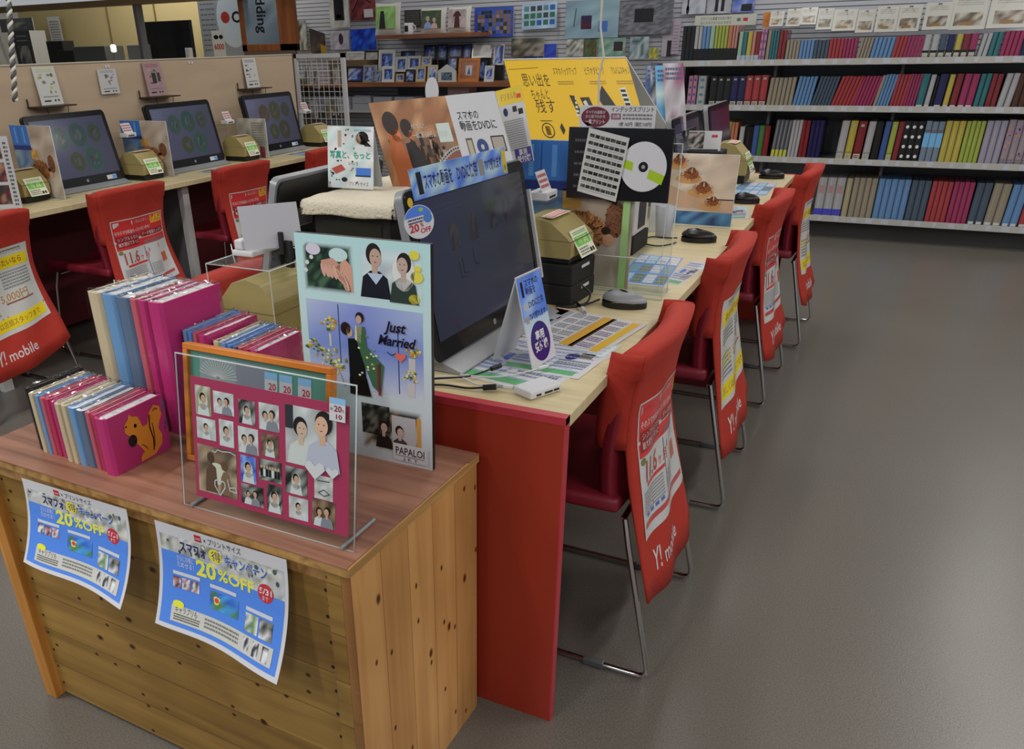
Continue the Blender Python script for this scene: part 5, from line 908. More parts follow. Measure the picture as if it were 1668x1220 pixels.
a.z = 8; a.poly([(10.6, 23), (13.8, 23.4), (14.2, 16.4), (15.2, 12.6), (10.6, 12.4)], C(26, 24, 26)); a.poly([(10.5, 15.6), (14.4, 15.6), (15.2, 12.4), (10.5, 12.4)], C(56, 48, 42)); a.ell(10.2, 24.8, 1.1, 1.2, HAIR); a.ell(11.0, 24.2, 0.7, 0.9, SKIN); a.z = 9; a.poly([(12.6, 25.6), (14.4, 25.6), (14.6, 22), (18.2, 18.8), (17.4, 13.2), (15.6, 14.6), (13.8, 19), (12.6, 22.6)], C(60, 92, 66, 1.5)); a.poly([(12.4, 25.6), (13.8, 25.6), (13.4, 22.4), (12.2, 23)], C(190, 190, 150, 1.7)); a.poly([(16.6, 18.8), (17.6, 19.2), (17.4, 13), (16.8, 13)], C(150, 50, 60, 1.7)); a.ell(13.4, 27.2, 0.9, 0.95, HAIR); a.z = 10; a.ell(13.2, 26.8, 0.6, 0.75, SKIN)
for k in range(16): a.z = 11; a.ell(r.uniform(12.8, 17), r.uniform(16, 24), .3, .22, r.choice([C(200, 195, 120, 1.8), (0.6, 0.6, 0.55), C(90, 130, 80, 1.6)]), 6)
a.z = 12; a.text('Just', 18.6, 25.4, 1.9, C(26, 26, 50), w=4.2, bold=0.025, shear=0.3); a.text('Married', 17.2, 22.9, 1.8, C(26, 26, 50), w=7.4, bold=0.025, shear=0.3); a.poly([(21.8 + 0.75 * x, 21 + 0.6 * y) for x, y in HT[:-1]], C(200, 90, 80, 1.8)); a.line([(19, 21.6), (20, 21.1), (21, 21.6)], 0.15, C(26, 26, 50))
a.z = 2; a.photo(12.6, 1.8, 25.8, 11, [C(110, 90, 60, 1.5), C(150, 148, 145, 1.6), C(60, 56, 52)], 6, 12, 8, soft=C(158, 168, 174, 1.8)); a.z = 3; a.photo(12.8, 5, 19, 11, [C(50, 50, 44), C(90, 90, 82, 1.4), C(30, 30, 28)], 8, 8, 7); a.rect(19.4, 4, 24.6, 9.6, C(150, 148, 152, 1.6)); a.rect(24.8, 2.4, 25.7, 9.8, C(170, 125, 60, 1.6)); a.z = 4; a.person(17.6, 2.6, 5.6, HAIR, C(26, 26, 28), SKIN); a.z = 8; a.person(21.2, 2.6, 5.2, HAIR, C(60, 62, 66), (0.55, 0.4, 0.33), veil=None)
a.z = 9; a.rect(19.6, 0.8, 27.2, 4.2, (0.66, 0.66, 0.68)); a.z = 10; a.text('PAPALOI', 20.2, 2.1, 1.5, BLACK, w=6.2, bold=0.01); a.line([(20.2, 1.8), (26.4, 1.8)], 0.1, BLACK); a.text('J E T', 21.8, 1.0, 0.55, BLACK, w=3.2)
T = Matrix.Rotation(-0.02, 4, 'X'); PW, PH = 0.27, 0.402
O_ = V3((0.0, 0, 0.0)); tl = Matrix.Rotation(0.0, 4, 'Z')
a.build('photo_sheet', o, O=(0, -0.0005, 0), U=(PW, 0, 0), W=(0, 0.014, PH), thick=0.0005, mt=GLOSS)
MB().prism([(0, 0), (0.014, PH), (0.024, PH), (0.010, 0)], lambda y, z: (0, y, z), (PW, 0, 0), mblack).build('board', o)
MB().prism([(0.012, 0.0), (0.07, 0.0), (0.02, 0.2)], lambda y, z: (0.13, y, z), (0.003, 0, 0), mblack).build('easel_leg', o)
# ------------------------------------------------------------------ album shelves at the back
ROWC = {'black': C(30, 30, 30, 1.8), 'white': C(165, 165, 168, 1.8), 'sky blue': C(84, 130, 180, 1.9), 'mint green': C(140, 175, 150, 1.8), 'yellow green': C(150, 165, 50, 1.9), 'orange': C(190, 110, 70, 1.8), 'coral pink': C(200, 120, 105, 1.8),
        'teal': C(40, 110, 118, 1.8), 'yellow': C(190, 165, 50, 1.8), 'dark red': C(130, 32, 38, 1.8), 'pink': C(180, 120, 150, 1.8), 'beige': C(142, 132, 112, 1.9), 'slate blue': C(66, 82, 100, 1.9), 'red': C(160, 44, 50, 1.9), 'magenta': C(150, 30, 84, 1.9),
        'navy blue': C(32, 34, 84, 1.8), 'brown': C(78, 44, 28, 1.8), 'grey': C(92, 96, 102, 1.8), 'blue': C(50, 84, 150, 1.8), 'green': C(60, 120, 60, 1.8), 'pale blue': C(110, 130, 150, 1.8), 'pale lavender': C(150, 145, 165, 1.8), 'pale pink': C(150, 135, 145, 1.8), 'cream': C(165, 155, 120, 1.8)}
ROWS = [
    ('top', 1.146, [
        (-1.12, -1.033, 3, 'black', 0.232, 0, ''), (-1.033, -0.981, 2, 'white', 0.228, 0, 'two'), (-0.981, -0.929, 2, 'sky blue', 0.228, 0, 'two'),
        (-0.929, -0.895, 1, 'mint green', 0.228, 0, 'two'), (-0.895, -0.806, 4, 'yellow green', 0.228, 0, 'two'), (-0.806, -0.776, 1, 'orange', 0.228, 0, 'two'),
        (-0.776, -0.739, 2, 'coral pink', 0.228, 0, 'two'), (-0.73, -0.701, 1, 'mint green', 0.185, 0, 'band'), (-0.701, -0.672, 1, 'teal', 0.185, 0, 'band'),
        (-0.672, -0.639, 1, 'yellow', 0.185, 0, 'band'), (-0.639, -0.615, 1, 'coral pink', 0.185, 0, 'band'), (-0.615, -0.586, 1, 'dark red', 0.185, 0, 'band'),
        (-0.586, -0.545, 2, 'pink', 0.2, 0, 'dots'), (-0.541, -0.517, 1, 'beige', 0.19, 0, ''), (-0.517, -0.465, 3, 'teal', 0.19, 0, ''),
        (-0.465, -0.417, 2, 'dark red', 0.19, 0, ''), (-0.413, -0.326, 4, 'beige', 0.125, 0, ''), (-0.326, -0.236, 4, 'sky blue', 0.125, 0, ''),
        (-0.236, -0.144, 4, 'slate blue', 0.125, 0, ''), (-0.144, -0.056, 4, 'red', 0.13, 0, ''), (-0.056, 0.026, 4, 'magenta', 0.13, 0, ''),
        (0.03, 0.107, 4, 'beige', 0.13, 0.12, ''), (0.111, 0.235, 5, 'sky blue', 0.13, 0.1, ''), (0.238, 0.303, 3, 'red', 0.135, 0.1, ''),
        (0.303, 0.405, 5, 'magenta', 0.135, 0.1, ''), (0.409, 0.451, 1, 'white', 0.14, 0, 'label'), (0.454, 0.496, 1, 'white', 0.14, 0, 'label'),
        (0.499, 0.537, 1, 'slate blue', 0.14, 0, 'label'), (0.541, 0.582, 1, 'navy blue', 0.14, 0, 'label'), (0.585, 0.623, 1, 'yellow', 0.14, 0, 'label'),
        (0.626, 0.663, 1, 'dark red', 0.14, 0, 'label'), (0.666, 0.707, 1, 'magenta', 0.14, 0, 'label'), (0.717, 0.77, 2, 'white', 0.14, 0.08, ''),
        (0.773, 0.829, 2, 'teal', 0.145, 0.05, ''), (0.836, 0.94, 4, 'magenta', 0.15, 0.05, ''), (0.946, 1.023, 2, 'navy blue', 0.15, 0, '')]),
    ('second', 0.860, [
        (-1.043, -0.98, 2, 'pink', 0.2, 0, 'dots'), (-0.976, -0.914, 1, 'white', 0.2, 0, 'dots'), (-0.888, -0.742, 3, 'black', 0.195, 0, 'label'),
        (-0.742, -0.644, 2, 'navy blue', 0.195, 0, 'label'), (-0.644, -0.494, 3, 'red', 0.2, 0, 'label'), (-0.49, -0.319, 6, 'beige', 0.185, 0.05, ''),
        (-0.319, -0.2, 5, 'sky blue', 0.19, 0.12, ''), (-0.2, -0.075, 6, 'slate blue', 0.19, 0.2, ''), (-0.075, 0.062, 6, 'red', 0.19, 0.25, ''),
        (0.062, 0.182, 6, 'magenta', 0.19, 0.2, ''), (0.186, 0.208, 1, 'beige', 0.195, 0.15, ''), (0.208, 0.282, 4, 'sky blue', 0.2, 0.14, ''),
        (0.286, 0.366, 4, 'red', 0.2, 0.1, ''), (0.366, 0.434, 4, 'magenta', 0.2, 0.08, ''), (0.437, 0.484, 1, 'teal', 0.2, 0.05, 'foot'),
        (0.487, 0.519, 1, 'white', 0.195, 0.05, 'foot'), (0.523, 0.537, 1, 'black', 0.19, 0.05, ''), (0.54, 0.589, 1, 'navy blue', 0.2, 0.04, 'foot'),
        (0.593, 0.627, 1, 'yellow', 0.195, 0.04, 'foot'), (0.631, 0.672, 1, 'dark red', 0.2, 0.04, 'foot'), (0.676, 0.761, 2, 'magenta', 0.2, 0.04, 'foot'),
        (0.764, 0.825, 2, 'teal', 0.2, 0.04, ''), (0.828, 0.888, 2, 'dark red', 0.2, 0.03, ''), (0.892, 0.967, 2, 'white', 0.2, 0.08, ''),
        (0.971, 1.113, 4, 'brown', 0.2, 0.03, '')]),
    ('third', 0.525, [
        (-0.794, -0.759, 1, 'sky blue', 0.235, 0, ''), (-0.759, -0.702, 2, 'yellow green', 0.235, 0, ''), (-0.702, -0.654, 2, 'orange', 0.23, 0, ''),
        (-0.641, -0.606, 1, 'white', 0.2, 0, ''), (-0.602, -0.546, 1, 'black', 0.2, 0, ''), (-0.546, -0.508, 1, 'blue', 0.21, 0, ''),
        (-0.508, -0.47, 1, 'green', 0.21, 0, ''), (-0.47, -0.432, 1, 'dark red', 0.21, 0, ''), (-0.411, -0.303, 4, 'grey', 0.25, 0.05, 'tag'),
        (-0.299, -0.23, 3, 'white', 0.25, 0.03, ''), (-0.226, -0.173, 2, 'dark red', 0.25, 0, ''), (-0.169, -0.085, 3, 'navy blue', 0.25, 0, ''),
        (0.018, 0.068, 1, 'white', 0.25, 0.03, 'label'), (0.072, 0.119, 1, 'yellow', 0.25, 0.03, 'label'), (0.123, 0.176, 1, 'dark red', 0.25, 0.03, 'label'),
        (0.184, 0.23, 1, 'white', 0.25, 0.03, 'label'), (0.237, 0.283, 1, 'black', 0.25, 0, ''), (0.286, 0.324, 1, 'blue', 0.25, 0.02, ''),
        (0.328, 0.365, 1, 'yellow green', 0.25, 0.02, 'label'), (0.368, 0.402, 1, 'dark red', 0.25, 0.02, ''), (0.405, 0.526, 3, 'black', 0.255, 0, 'dots'),
        (0.53, 0.641, 3, 'pale blue', 0.255, 0, 'mid'), (0.644, 0.757, 3, 'yellow', 0.26, 0, ''), (0.76, 0.867, 4, 'yellow green', 0.26, 0, ''),
        (0.871, 0.986, 3, 'pale lavender', 0.265, 0, ''), (0.989, 1.194, 5, 'pale pink', 0.27, 0, 'print')]),
    ('bottom', 0.141, [
        (-0.057, 0.121, 3, 'white', 0.265, 0, 'bluefoot'), (0.125, 0.165, 1, 'cream', 0.265, 0, ''), (0.168, 0.321, 4, 'beige', 0.27, 0, ''),
        (0.325, 0.523, 5, 'sky blue', 0.27, 0, ''), (0.527, 0.645, 3, 'slate blue', 0.27, 0, ''), (0.649, 0.773, 4, 'red', 0.27, 0, ''),
        (0.776, 0.897, 4, 'magenta', 0.27, 0, ''), (0.901, 0.992, 2, 'slate blue', 0.27, 0.02, 'foot'), (0.995, 1.095, 2, 'beige', 0.27, 0.03, 'foot'),
        (1.098, 1.186, 2, 'sky blue', 0.27, 0.04, 'foot'), (1.19, 1.329, 3, 'red', 0.27, 0.03, 'foot')]),
]
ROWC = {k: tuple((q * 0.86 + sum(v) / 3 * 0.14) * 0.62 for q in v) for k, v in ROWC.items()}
steel = mat('shelf_steel', C(92, 93, 95, 2.0), 0.5); lip = mat('shelf_lip', C(155, 155, 150, 1.5), 0.4)
o = thing('album_shelving', 'dark grey shop shelving with pale front rails along the back wall', 'shelf unit', (0, 5.6, 0)); LY = 5.6
def S(mb, nm): mb.v = [(x, y - LY, z) for x, y, z in mb.v]; return mb.build(nm, o)
lefts = {'top': -1.12, 'second': -1.1, 'third': -1.08, 'bottom': -1.08}
for nm, z, items in ROWS:
    S(MB().box(lefts[nm], 5.36, z - 0.018, 3.2, Y1 - 0.02, z + 0.002, steel), 'shelf_board')
    S(MB().box(lefts[nm], 5.345, z - 0.022, 3.2, 5.36, z + 0.016, lip), 'front_rail')
S(MB().box(-1.12, Y1 - 0.03, 0, 3.2, Y1 - 0.02, 1.14, mat('shelf_back', C(96, 98, 100, 2.2), 0.6)), 'back_panel')
S(MB().box(-1.12, 5.44, 0, 3.2, 5.5, 0.12, mfelt), 'kick_plate')
for x in (-1.13, -0.49, 0.31, 1.35): S(MB().box(x, 5.55, 0, x + 0.02, Y1 - 0.02, 1.14, steel), 'upright')
tg = MB(); r = random.Random(2)
for nm, z, items in ROWS:
    for k in range(26): x = -1.0 + k * 0.1 + r.uniform(-.02, .02); tg.box(x, 5.3435, z - 0.018, x + r.uniform(.02, .05), 5.345, z + 0.012, mat('rail_tag', C(150, 152, 160, 1.8), 0.5))
q = S(tg, 'price_tags'); q['kind'] = 'stuff'
WORDS = {'top': 'top album shelf', 'second': 'second album shelf', 'third': 'third album shelf', 'bottom': 'lowest album shelf'}
seen = {}
def shelf_book(nm, z, x, wd, col, h, ln, st, label, group):
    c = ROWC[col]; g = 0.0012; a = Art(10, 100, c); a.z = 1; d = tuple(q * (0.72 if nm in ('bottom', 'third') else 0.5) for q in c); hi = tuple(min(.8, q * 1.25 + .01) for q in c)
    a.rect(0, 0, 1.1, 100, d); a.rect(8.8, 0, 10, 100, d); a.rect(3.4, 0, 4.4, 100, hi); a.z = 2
    if st == 'two': a.rect(0, 0, 10, 38, BLACK)
    if st == 'band': a.rect(0, 0, 10, 22, C(140, 150, 160, 1.6))
    if st == 'label': a.rect(0, 0, 10, 36 if nm == 'top' else 22, BLACK if nm == 'top' else d); a.z = 3; a.rect(1, 3, 9, 26 if nm == 'top' else 17, C(150, 148, 135, 1.7)); a.z = 4; a.lines(2, 6, 8, 14, 2, d, 1); a.z = 3; a.rect(3, 86, 7, 92, C(150, 150, 130, 1.5)) if nm != 'top' else None
    if st == 'foot': a.rect(1.5, 3, 8.5, 9, C(165, 165, 165, 1.8))
    if st == 'tag': a.rect(1, 2, 9, 22, C(160, 160, 60, 1.8)); a.rect(4, 26, 5, 96, C(150, 150, 155, 1.6))
    if st == 'bluefoot': a.rect(0, 4, 10, 20, C(60, 60, 150, 1.8)); a.rect(2, 60, 8, 80, C(150, 120, 115, 1.6))
    if st == 'mid': a.rect(0, 38, 10, 72, C(95, 145, 190, 1.8)); a.rect(0, 72, 10, 80, C(90, 95, 105, 1.5))
    if st == 'dots':
        dc = C(190, 190, 190, 1.8) if col == 'black' else (C(60, 120, 120, 1.6) if col == 'white' else C(80, 70, 120, 1.6))
        for k in range(4): a.ell(5, 14 + k * 24, 2.6, 4.2 if nm == 'third' else 5, dc, 12)
    if st == 'print':
        r = random.Random(label)
        for k in range(9): a.ell(r.uniform(2, 8), r.uniform(20, 95), 1.6, 3, r.choice([C(170, 120, 90, 1.6), C(130, 100, 150, 1.6), C(110, 100, 110, 1.5)]), 7)
        a.lines(1, 4, 9, 14, 2, C(90, 90, 100, 1.5), 4)
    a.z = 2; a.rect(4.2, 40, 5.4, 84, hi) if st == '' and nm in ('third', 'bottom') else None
    dp = min(0.3, h * 1.15); dx = math.tan(ln) * h; sg = 0.0025
    x0, x1 = x, x + wd; O = V3((x0, 5.40, z + 0.003)); U = V3((x1 - x0 - sg, 0, 0)); Wv = V3((dx, 0, h))
    # a solid block behind the printed spine
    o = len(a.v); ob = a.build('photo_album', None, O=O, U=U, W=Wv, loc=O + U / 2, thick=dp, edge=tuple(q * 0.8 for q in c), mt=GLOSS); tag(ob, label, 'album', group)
r_ = random.Random(12)
for nm, z, items in ROWS:
    for (x0, x1, n, col, h, ln, st) in items:
        for k in range(n):
            key = (nm, col); seen[key] = seen.get(key, 0) + 1; i = seen[key]
            lab = '%s album, %s %s one on the %s from left' % ({'two': 'black footed ' + col, 'dots': 'patterned ' + col, 'label': 'labelled ' + col, 'tag': 'tagged ' + col}.get(st, col), ordinal(i - 1), col, WORDS[nm])
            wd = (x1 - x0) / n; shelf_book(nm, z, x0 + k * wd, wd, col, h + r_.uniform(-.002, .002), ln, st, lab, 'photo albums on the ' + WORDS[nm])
# packets hanging above the shelves
def packet(label, qd, y, seed, hook=True, warm=False):
    x0, z0, x1, z1 = qd; o = thing('hanging_packet', label, 'packet', ((x0 + x1) / 2, y, z0), 0, 'refill packets hanging over the album shelves'); w_, h = x1 - x0, z1 - z0
    a = Art(10, 12, C(165, 165, 158, 1.75)); r = random.Random(seed); a.lines(1.5, 8.4, 8.5, 10.6, 3, C(130, 128, 120, 1.6), seed, 0.3); a.photo(1.4, 1.4, 8.8, 6, [C(150, 148, 140, 1.7), C(120, 110, 95, 1.5), C(160, 155, 140, 1.7), C(90, 80, 70, 1.4)], seed, 5, 3); a.z = 2; a.rect(3, 1.6, 6.4, 2.8, C(130, 100, 60, 1.5)); a.ell(5, 11.3, 0.9, 0.3, C(60, 60, 60), 10)
    a.build('pack', o, O=(-w_ / 2, 0, 0), U=(w_, 0, 0), W=(0, 0.02, h), thick=0.03, mt=GLOSS)
    MB().tube([(0, -0.02, h * 0.94), (0, Y1 - y, h * 0.94 + 0.01)], 0.003, mchrome, 6).build('hook', o)
PK_ = [(-0.578, 1.363, -0.488, 1.458), (-0.470, 1.360, -0.377, 1.469), (-0.378, 1.368, -0.275, 1.472), (-0.272, 1.335, -0.171, 1.462), (-0.169, 1.324, -0.023, 1.453), (-0.022, 1.310, 0.088, 1.445), (0.096, 1.310, 0.222, 1.462), (0.221, 1.310, 0.359, 1.464),
       (0.378, 1.316, 0.530, 1.472), (0.521, 1.311, 0.733, 1.505), (0.737, 1.315, 0.961, 1.509)]
for k, qd in enumerate(PK_): packet('clear packet hanging over the album shelves, %s from the left' % ordinal(k) if k < 9 else ('large packet hanging over the albums, beside the right picture edge' if k == 10 else 'large packet hanging over the albums, left of the one at the picture edge'), qd, 5.62 + 0.01 * (k % 2), k)
a = Art(40, 8, C(165, 165, 155, 1.75)); a.z = 2; a.text('デザインも豊富で大切に残す', 4, 4.6, 1.7, C(70, 70, 66), w=20); a.text('おとなのアルバムにもなる', 4, 1.6, 1.7, C(70, 70, 66), w=20); a.rect(27.6, 3, 30, 5.4, C(90, 110, 90, 1.5)); a.rect(31.6, 3, 34.6, 5.4, C(150, 40, 60, 1.8))
x0, z0, x1, z1 = (-1.135, 1.378, -0.697, 1.450); standee('header_sign', 'pale rectangular sign with two written lines above the black footed albums', 'sign', a, (x0, 5.8, z0), (x1 - x0, 0, 0), (0, 0, z1 - z0))
def wallpic(name, label, cat, qd, y, art, lean_=0.0, th=0.012, group=None, skew=0.0):
    x0, z0, x1, z1 = qd; return standee(name, label, cat, art, (x0, y, z0), (x1 - x0, 0, skew), (0, lean_, z1 - z0), th, group=group)
def pal(seed, cols, W=12, H=10, bg=(0.6, 0.6, 0.6), m=0.0, nx=6, ny=5, k=1.6):
    a = Art(W, H, bg); a.photo(m, m, W - m, H - m, [C(*c, k) for c in cols], seed, nx, ny); a.z = 2; return a
# posters above the albums
a = pal(1, [(150, 155, 165), (160, 162, 170)]); a.ell(3, 2, 0.8, 2, BLACK); a.rect(2.6, 2, 3.4, 8, BLACK); wallpic('product_poster', 'white poster with one black strap above the leftmost albums', 'poster', (-1.244, 1.462, -1.073, 1.609), 5.82, a)
a = pal(2, [(150, 152, 160), (140, 142, 150)]); a.rect(4, 1, 5.6, 9, BLACK); a.rect(7, 1, 8.6, 9, BLACK); wallpic('product_poster', 'white poster with two black straps above the header sign', 'poster', (-1.064, 1.459, -0.888, 1.601), 5.82, a)
a = pal(3, [(70, 90, 170), (90, 110, 180), (120, 130, 180)]); a.rect(5, 0.6, 11, 4, BLACK); wallpic('product_poster', 'blue poster with a black shape above the header sign', 'poster', (-0.880, 1.461, -0.730, 1.594), 5.82, a)
a = pal(4, [(190, 120, 50), (170, 100, 40)], H=12); wallpic('orange_tag', 'small orange tag hanging above the thin album runs', 'tag', (-0.635, 1.361, -0.581, 1.453), 5.7, a)
# ------------------------------------------------------------------ picture wall, left part of the back wall
a = pal(5, [(165, 165, 160), (150, 150, 150)]); a.rect(3, 2, 9, 9.6, BLACK); a.rect(4.4, 2.6, 7, 3.6, WHITE); wallpic('bag_card', 'print of a black bag at the top left of the picture wall', 'print', (-4.414, 1.463, -4.202, 1.746), 5.8, a)
a = pal(6, [(110, 50, 55), (90, 40, 45), (60, 30, 32)]); a.rect(6.4, 1, 10.6, 4, (0.6, 0.6, 0.6)); a.line([(1, 3), (5, 9), (10, 6)], 0.5, BLACK); wallpic('photo_print', 'dark red ferris wheel print at the top of the picture wall', 'print', (-4.187, 1.513, -3.917, 1.726), 5.8, a)
a = pal(7, [(165, 160, 170), (150, 150, 160)]); a.ell(7, 5.6, 1.5, 3, C(70, 50, 80)); wallpic('photo_print', 'pale snow print with a dark figure beside the bright blue picture', 'print', (-4.425, 1.284, -4.223, 1.438), 5.8, a)
a = pal(8, [(30, 60, 170), (20, 40, 140), (40, 90, 190)], nx=8); wallpic('photo_print', 'bright blue water picture above the photo frames', 'print', (-4.190, 1.269, -3.916, 1.440), 5.78, a, skew=0.01)
a = pal(9, [(60, 52, 48), (80, 70, 60), (50, 46, 60)]); a.rect(8, 0, 12, 5, C(150, 120, 40, 1.5)); o_ = wallpic('tilted_print', 'dark brown print hung on its corner left of the snow print', 'print', (-4.660, 1.263, -4.487, 1.469), 5.81, a, skew=-0.05)
a = pal(10, [(165, 165, 155), (150, 150, 140), (60, 60, 58)], W=8); wallpic('calendar', 'small calendar right beside the wooden framed word sign', 'calendar', (-4.874, 1.287, -4.712, 1.531), 5.83, a)
a = Art(10, 10, (0.6, 0.6, 0.58)); a.lines(1, 2, 9, 9, 4, C(120, 120, 120, 1.4), 3, .4); wallpic('price_slip', 'white slip between calendar and wooden framed sign', 'slip', (-4.986, 1.258, -4.885, 1.403), 5.83, a)
a = pal(11, [(50, 70, 160), (60, 80, 170)], nx=4); r = random.Random(5)
for j in range(6):
    for i in range(9): a.rect(1 + i * 1.15, 1 + j * 1.35, 2.0 + i * 1.15, 2.2 + j * 1.35, r.choice([C(60, 70, 60), C(120, 100, 80, 1.4), C(50, 60, 50), C(60, 90, 170, 1.5), C(150, 120, 90, 1.5)]))
wallpic('photo_collage', 'blue bordered collage of many small photos on the slatted wall', 'print', (-2.955, 1.351, -2.604, 1.566), 5.8, a)
a = pal(12, [(150, 175, 205), (140, 165, 195)], nx=3)
for j in range(3):
    for i in range(5): a.rect(0.8 + i * 2.2, 1.4 + j * 2.8, 2.5 + i * 2.2, 3.4 + j * 2.8, r.choice([C(50, 90, 160, 1.5), C(90, 130, 130, 1.4), C(60, 110, 90, 1.3), C(80, 80, 80)]))
wallpic('photo_collage', 'pale blue collage with three rows of pictures right of the dark blue one', 'print', (-2.529, 1.394, -2.227, 1.577), 5.8, a, skew=0.01)
a = pal(13, [(120, 145, 158), (130, 155, 165), (115, 140, 155)], nx=4); a.rect(3.6, 2.4, 6, 6, C(60, 45, 80)); a.z = 3; a.rect(3.8, 2.8, 5.8, 4, C(90, 40, 40)); a.rect(7.6, 1.6, 9.6, 4.4, C(60, 100, 170, 1.5)); a.line([(2, 3), (2.4, 8)], .25, C(70, 110, 110)); wallpic('wall_canvas', 'large pale teal canvas with small dark pictures on the back wall', 'canvas', (-2.154, 1.322, -1.718, 1.585), 5.8, a)
a = pal(14, [(80, 82, 88), (110, 112, 118), (95, 97, 102)], nx=14, ny=18, W=14); a.z = 2; a.rect(4, 3.6, 9, 7.6, C(36, 36, 40)); wallpic('wall_canvas', 'grey brick patterned canvas with black centre beside the teal canvas', 'canvas', (-1.714, 1.337, -1.302, 1.567), 5.8, a, skew=0.0)
a = pal(15, [(60, 60, 55), (130, 125, 115), (90, 85, 70)], nx=8); wallpic('photo_print', 'beige bordered print of people left of the yellow sign', 'print', (-2.617, 1.200, -2.329, 1.335), 5.8, a)
a = pal(16, [(40, 56, 150), (50, 70, 170)]); a.line([(5, 1), (6.4, 6), (8, 1)], .3, C(110, 140, 200, 1.5)); wallpic('framed_picture', 'dark blue framed picture just over the yellow sign\'s left end', 'picture frame', (-2.514, 1.162, -2.228, 1.288), 5.82, a)
a = pal(17, [(170, 170, 165), (90, 90, 88), (150, 150, 145)]); wallpic('framed_picture', 'small white frame with four pictures above the yellow sign', 'picture frame', (-2.120, 1.195, -1.976, 1.317), 5.75, a)
a = pal(18, [(60, 90, 60), (90, 80, 40), (70, 60, 40)]); wallpic('photo_print', 'small dark green print beside the white four picture frame', 'print', (-1.975, 1.192, -1.868, 1.314), 5.76, a)
a = pal(19, [(120, 150, 135), (100, 130, 120)]); a.rect(7, 3, 11, 8, C(60, 50, 55)); wallpic('photo_print', 'sea green print with a dark inset picture above the yellow sign', 'print', (-1.865, 1.189, -1.647, 1.318), 5.78, a)
a = pal(20, [(120, 140, 150), (60, 80, 80), (150, 160, 160)]); wallpic('photo_print', 'pale print of small scenes left of the leaflet holder', 'print', (-1.608, 1.169, -1.463, 1.321), 5.78, a)
a = pal(21, [(170, 160, 60), (110, 120, 70)]); wallpic('photo_print', 'tiny yellow flower print near the leaflet holder', 'print', (-1.449, 1.168, -1.378, 1.244), 5.76, a)
a = Art(8, 20, C(150, 145, 152, 1.7)); a.z = 2; a.rect(4, 0, 8, 9, C(40, 36, 44)); wallpic('hanging_packet', 'tall pinkish packet hanging left of the album shelves', 'packet', (-1.373, 1.182, -1.293, 1.424), 5.83, a)
a = Art(8, 20, C(150, 135, 148, 1.7)); a.lines(1, 1, 7, 18, 9, C(110, 100, 115), 3, .2); wallpic('hanging_packet', 'lilac packet hanging next to the black footed albums', 'packet', (-1.297, 1.198, -1.241, 1.422), 5.82, a)
# wooden ledges
ledge = pine('brown_ledge', C(120, 76, 50, 1.8), C(92, 56, 38, 1.7), 0, 0, 0, knots=False)
la = (-3.717, 1.351, -2.815, 1.387); lb = (-4.023, 0.985, -2.286, 1.027)
tag(MB().box(la[0], 5.45, la[3] - 0.03, la[2], Y1, la[3], ledge).build('wooden_shelf', None, ((la[0] + la[2]) / 2, 5.65, la[1])), 'short upper wooden shelf carrying the photo cushions and mug', 'shelf')
tag(MB().box(lb[0], 5.42, lb[3] - 0.035, lb[2], Y1, lb[3], ledge).build('wooden_shelf', None, ((lb[0] + lb[2]) / 2, 5.6, lb[1])), 'long brown shelf carrying the crowd of photo frames', 'shelf')
LZ = lb[3]; UZ = la[3]
def cushion(label, qd, y, art):
    x0, z0, x1, z1 = qd; z0 = UZ; o = thing('photo_cushion', label, 'cushion', ((x0 + x1) / 2, y, z0)); w_, h = x1 - x0, z1 - z0
    mb = MB(); 
    for s in (-1, 1): mb.grid(lambda u, v, s=s: ((u - .5) * w_ * (1 - .06 * math.sin(v * 3.14)), s * 0.045 * max(0, math.sin(u * 3.14) * math.sin(v * 3.14)) ** 0.5 + 0.03 * v, h * (0.5 + (v - .5) * (1 - .06 * math.sin(u * 3.14)))), 10, 10, mat('cushion_white', C(165, 165, 158, 1.8), 0.8))
    mb.build('pad', o); art.build('cushion_print', o, O=(-w_ * .38, -0.047 + 0.01, h * .2), U=(w_ * .76, 0, 0), W=(0, 0.016, h * .68), thick=0)
a = pal(31, [(110, 150, 80), (130, 170, 90), (120, 150, 110)]); a.poly([(2, 0), (6, 0), (5, 8), (3, 8)], BLACK); cushion('cushion with a green field photo at the left of the upper wooden shelf', (-3.801, 1.388, -3.545, 1.631), 5.58, a)
a = pal(32, [(50, 70, 50), (70, 80, 60)]); a.person(4, 0, 7, (0.5, 0.5, 0.5), C(120, 140, 190, 1.5), SKIN); a.z = 7; a.person(8, 0, 6, (0.6, 0.6, 0.5), C(180, 150, 150, 1.5), SKIN); cushion('cushion with two children in hats in the middle of the upper shelf', (-3.356, 1.373, -3.112, 1.579), 5.58, a)
a = pal(33, [(165, 150, 150), (150, 140, 142)]); a.poly([(4, 0), (8, 0), (7.4, 6), (9, 6.4), (7, 9), (5, 9), (3, 6.4), (4.6, 6)], C(80, 46, 40)); cushion('cushion with a brown dress photo at the right of the upper shelf', (-3.101, 1.367, -2.887, 1.579), 5.58, a)
a = Art(10, 10, C(70, 72, 70)); a.lines(1, 1, 9, 9, 6, C(110, 110, 108), 3, .3); wallpic('price_slip', 'dark writing card behind the mug on the upper shelf', 'card', (-3.653, 1.446, -3.487, 1.577), 5.84, a)
mx, mz = ((-3.497, 1.377, -3.326, 1.450))[0], UZ
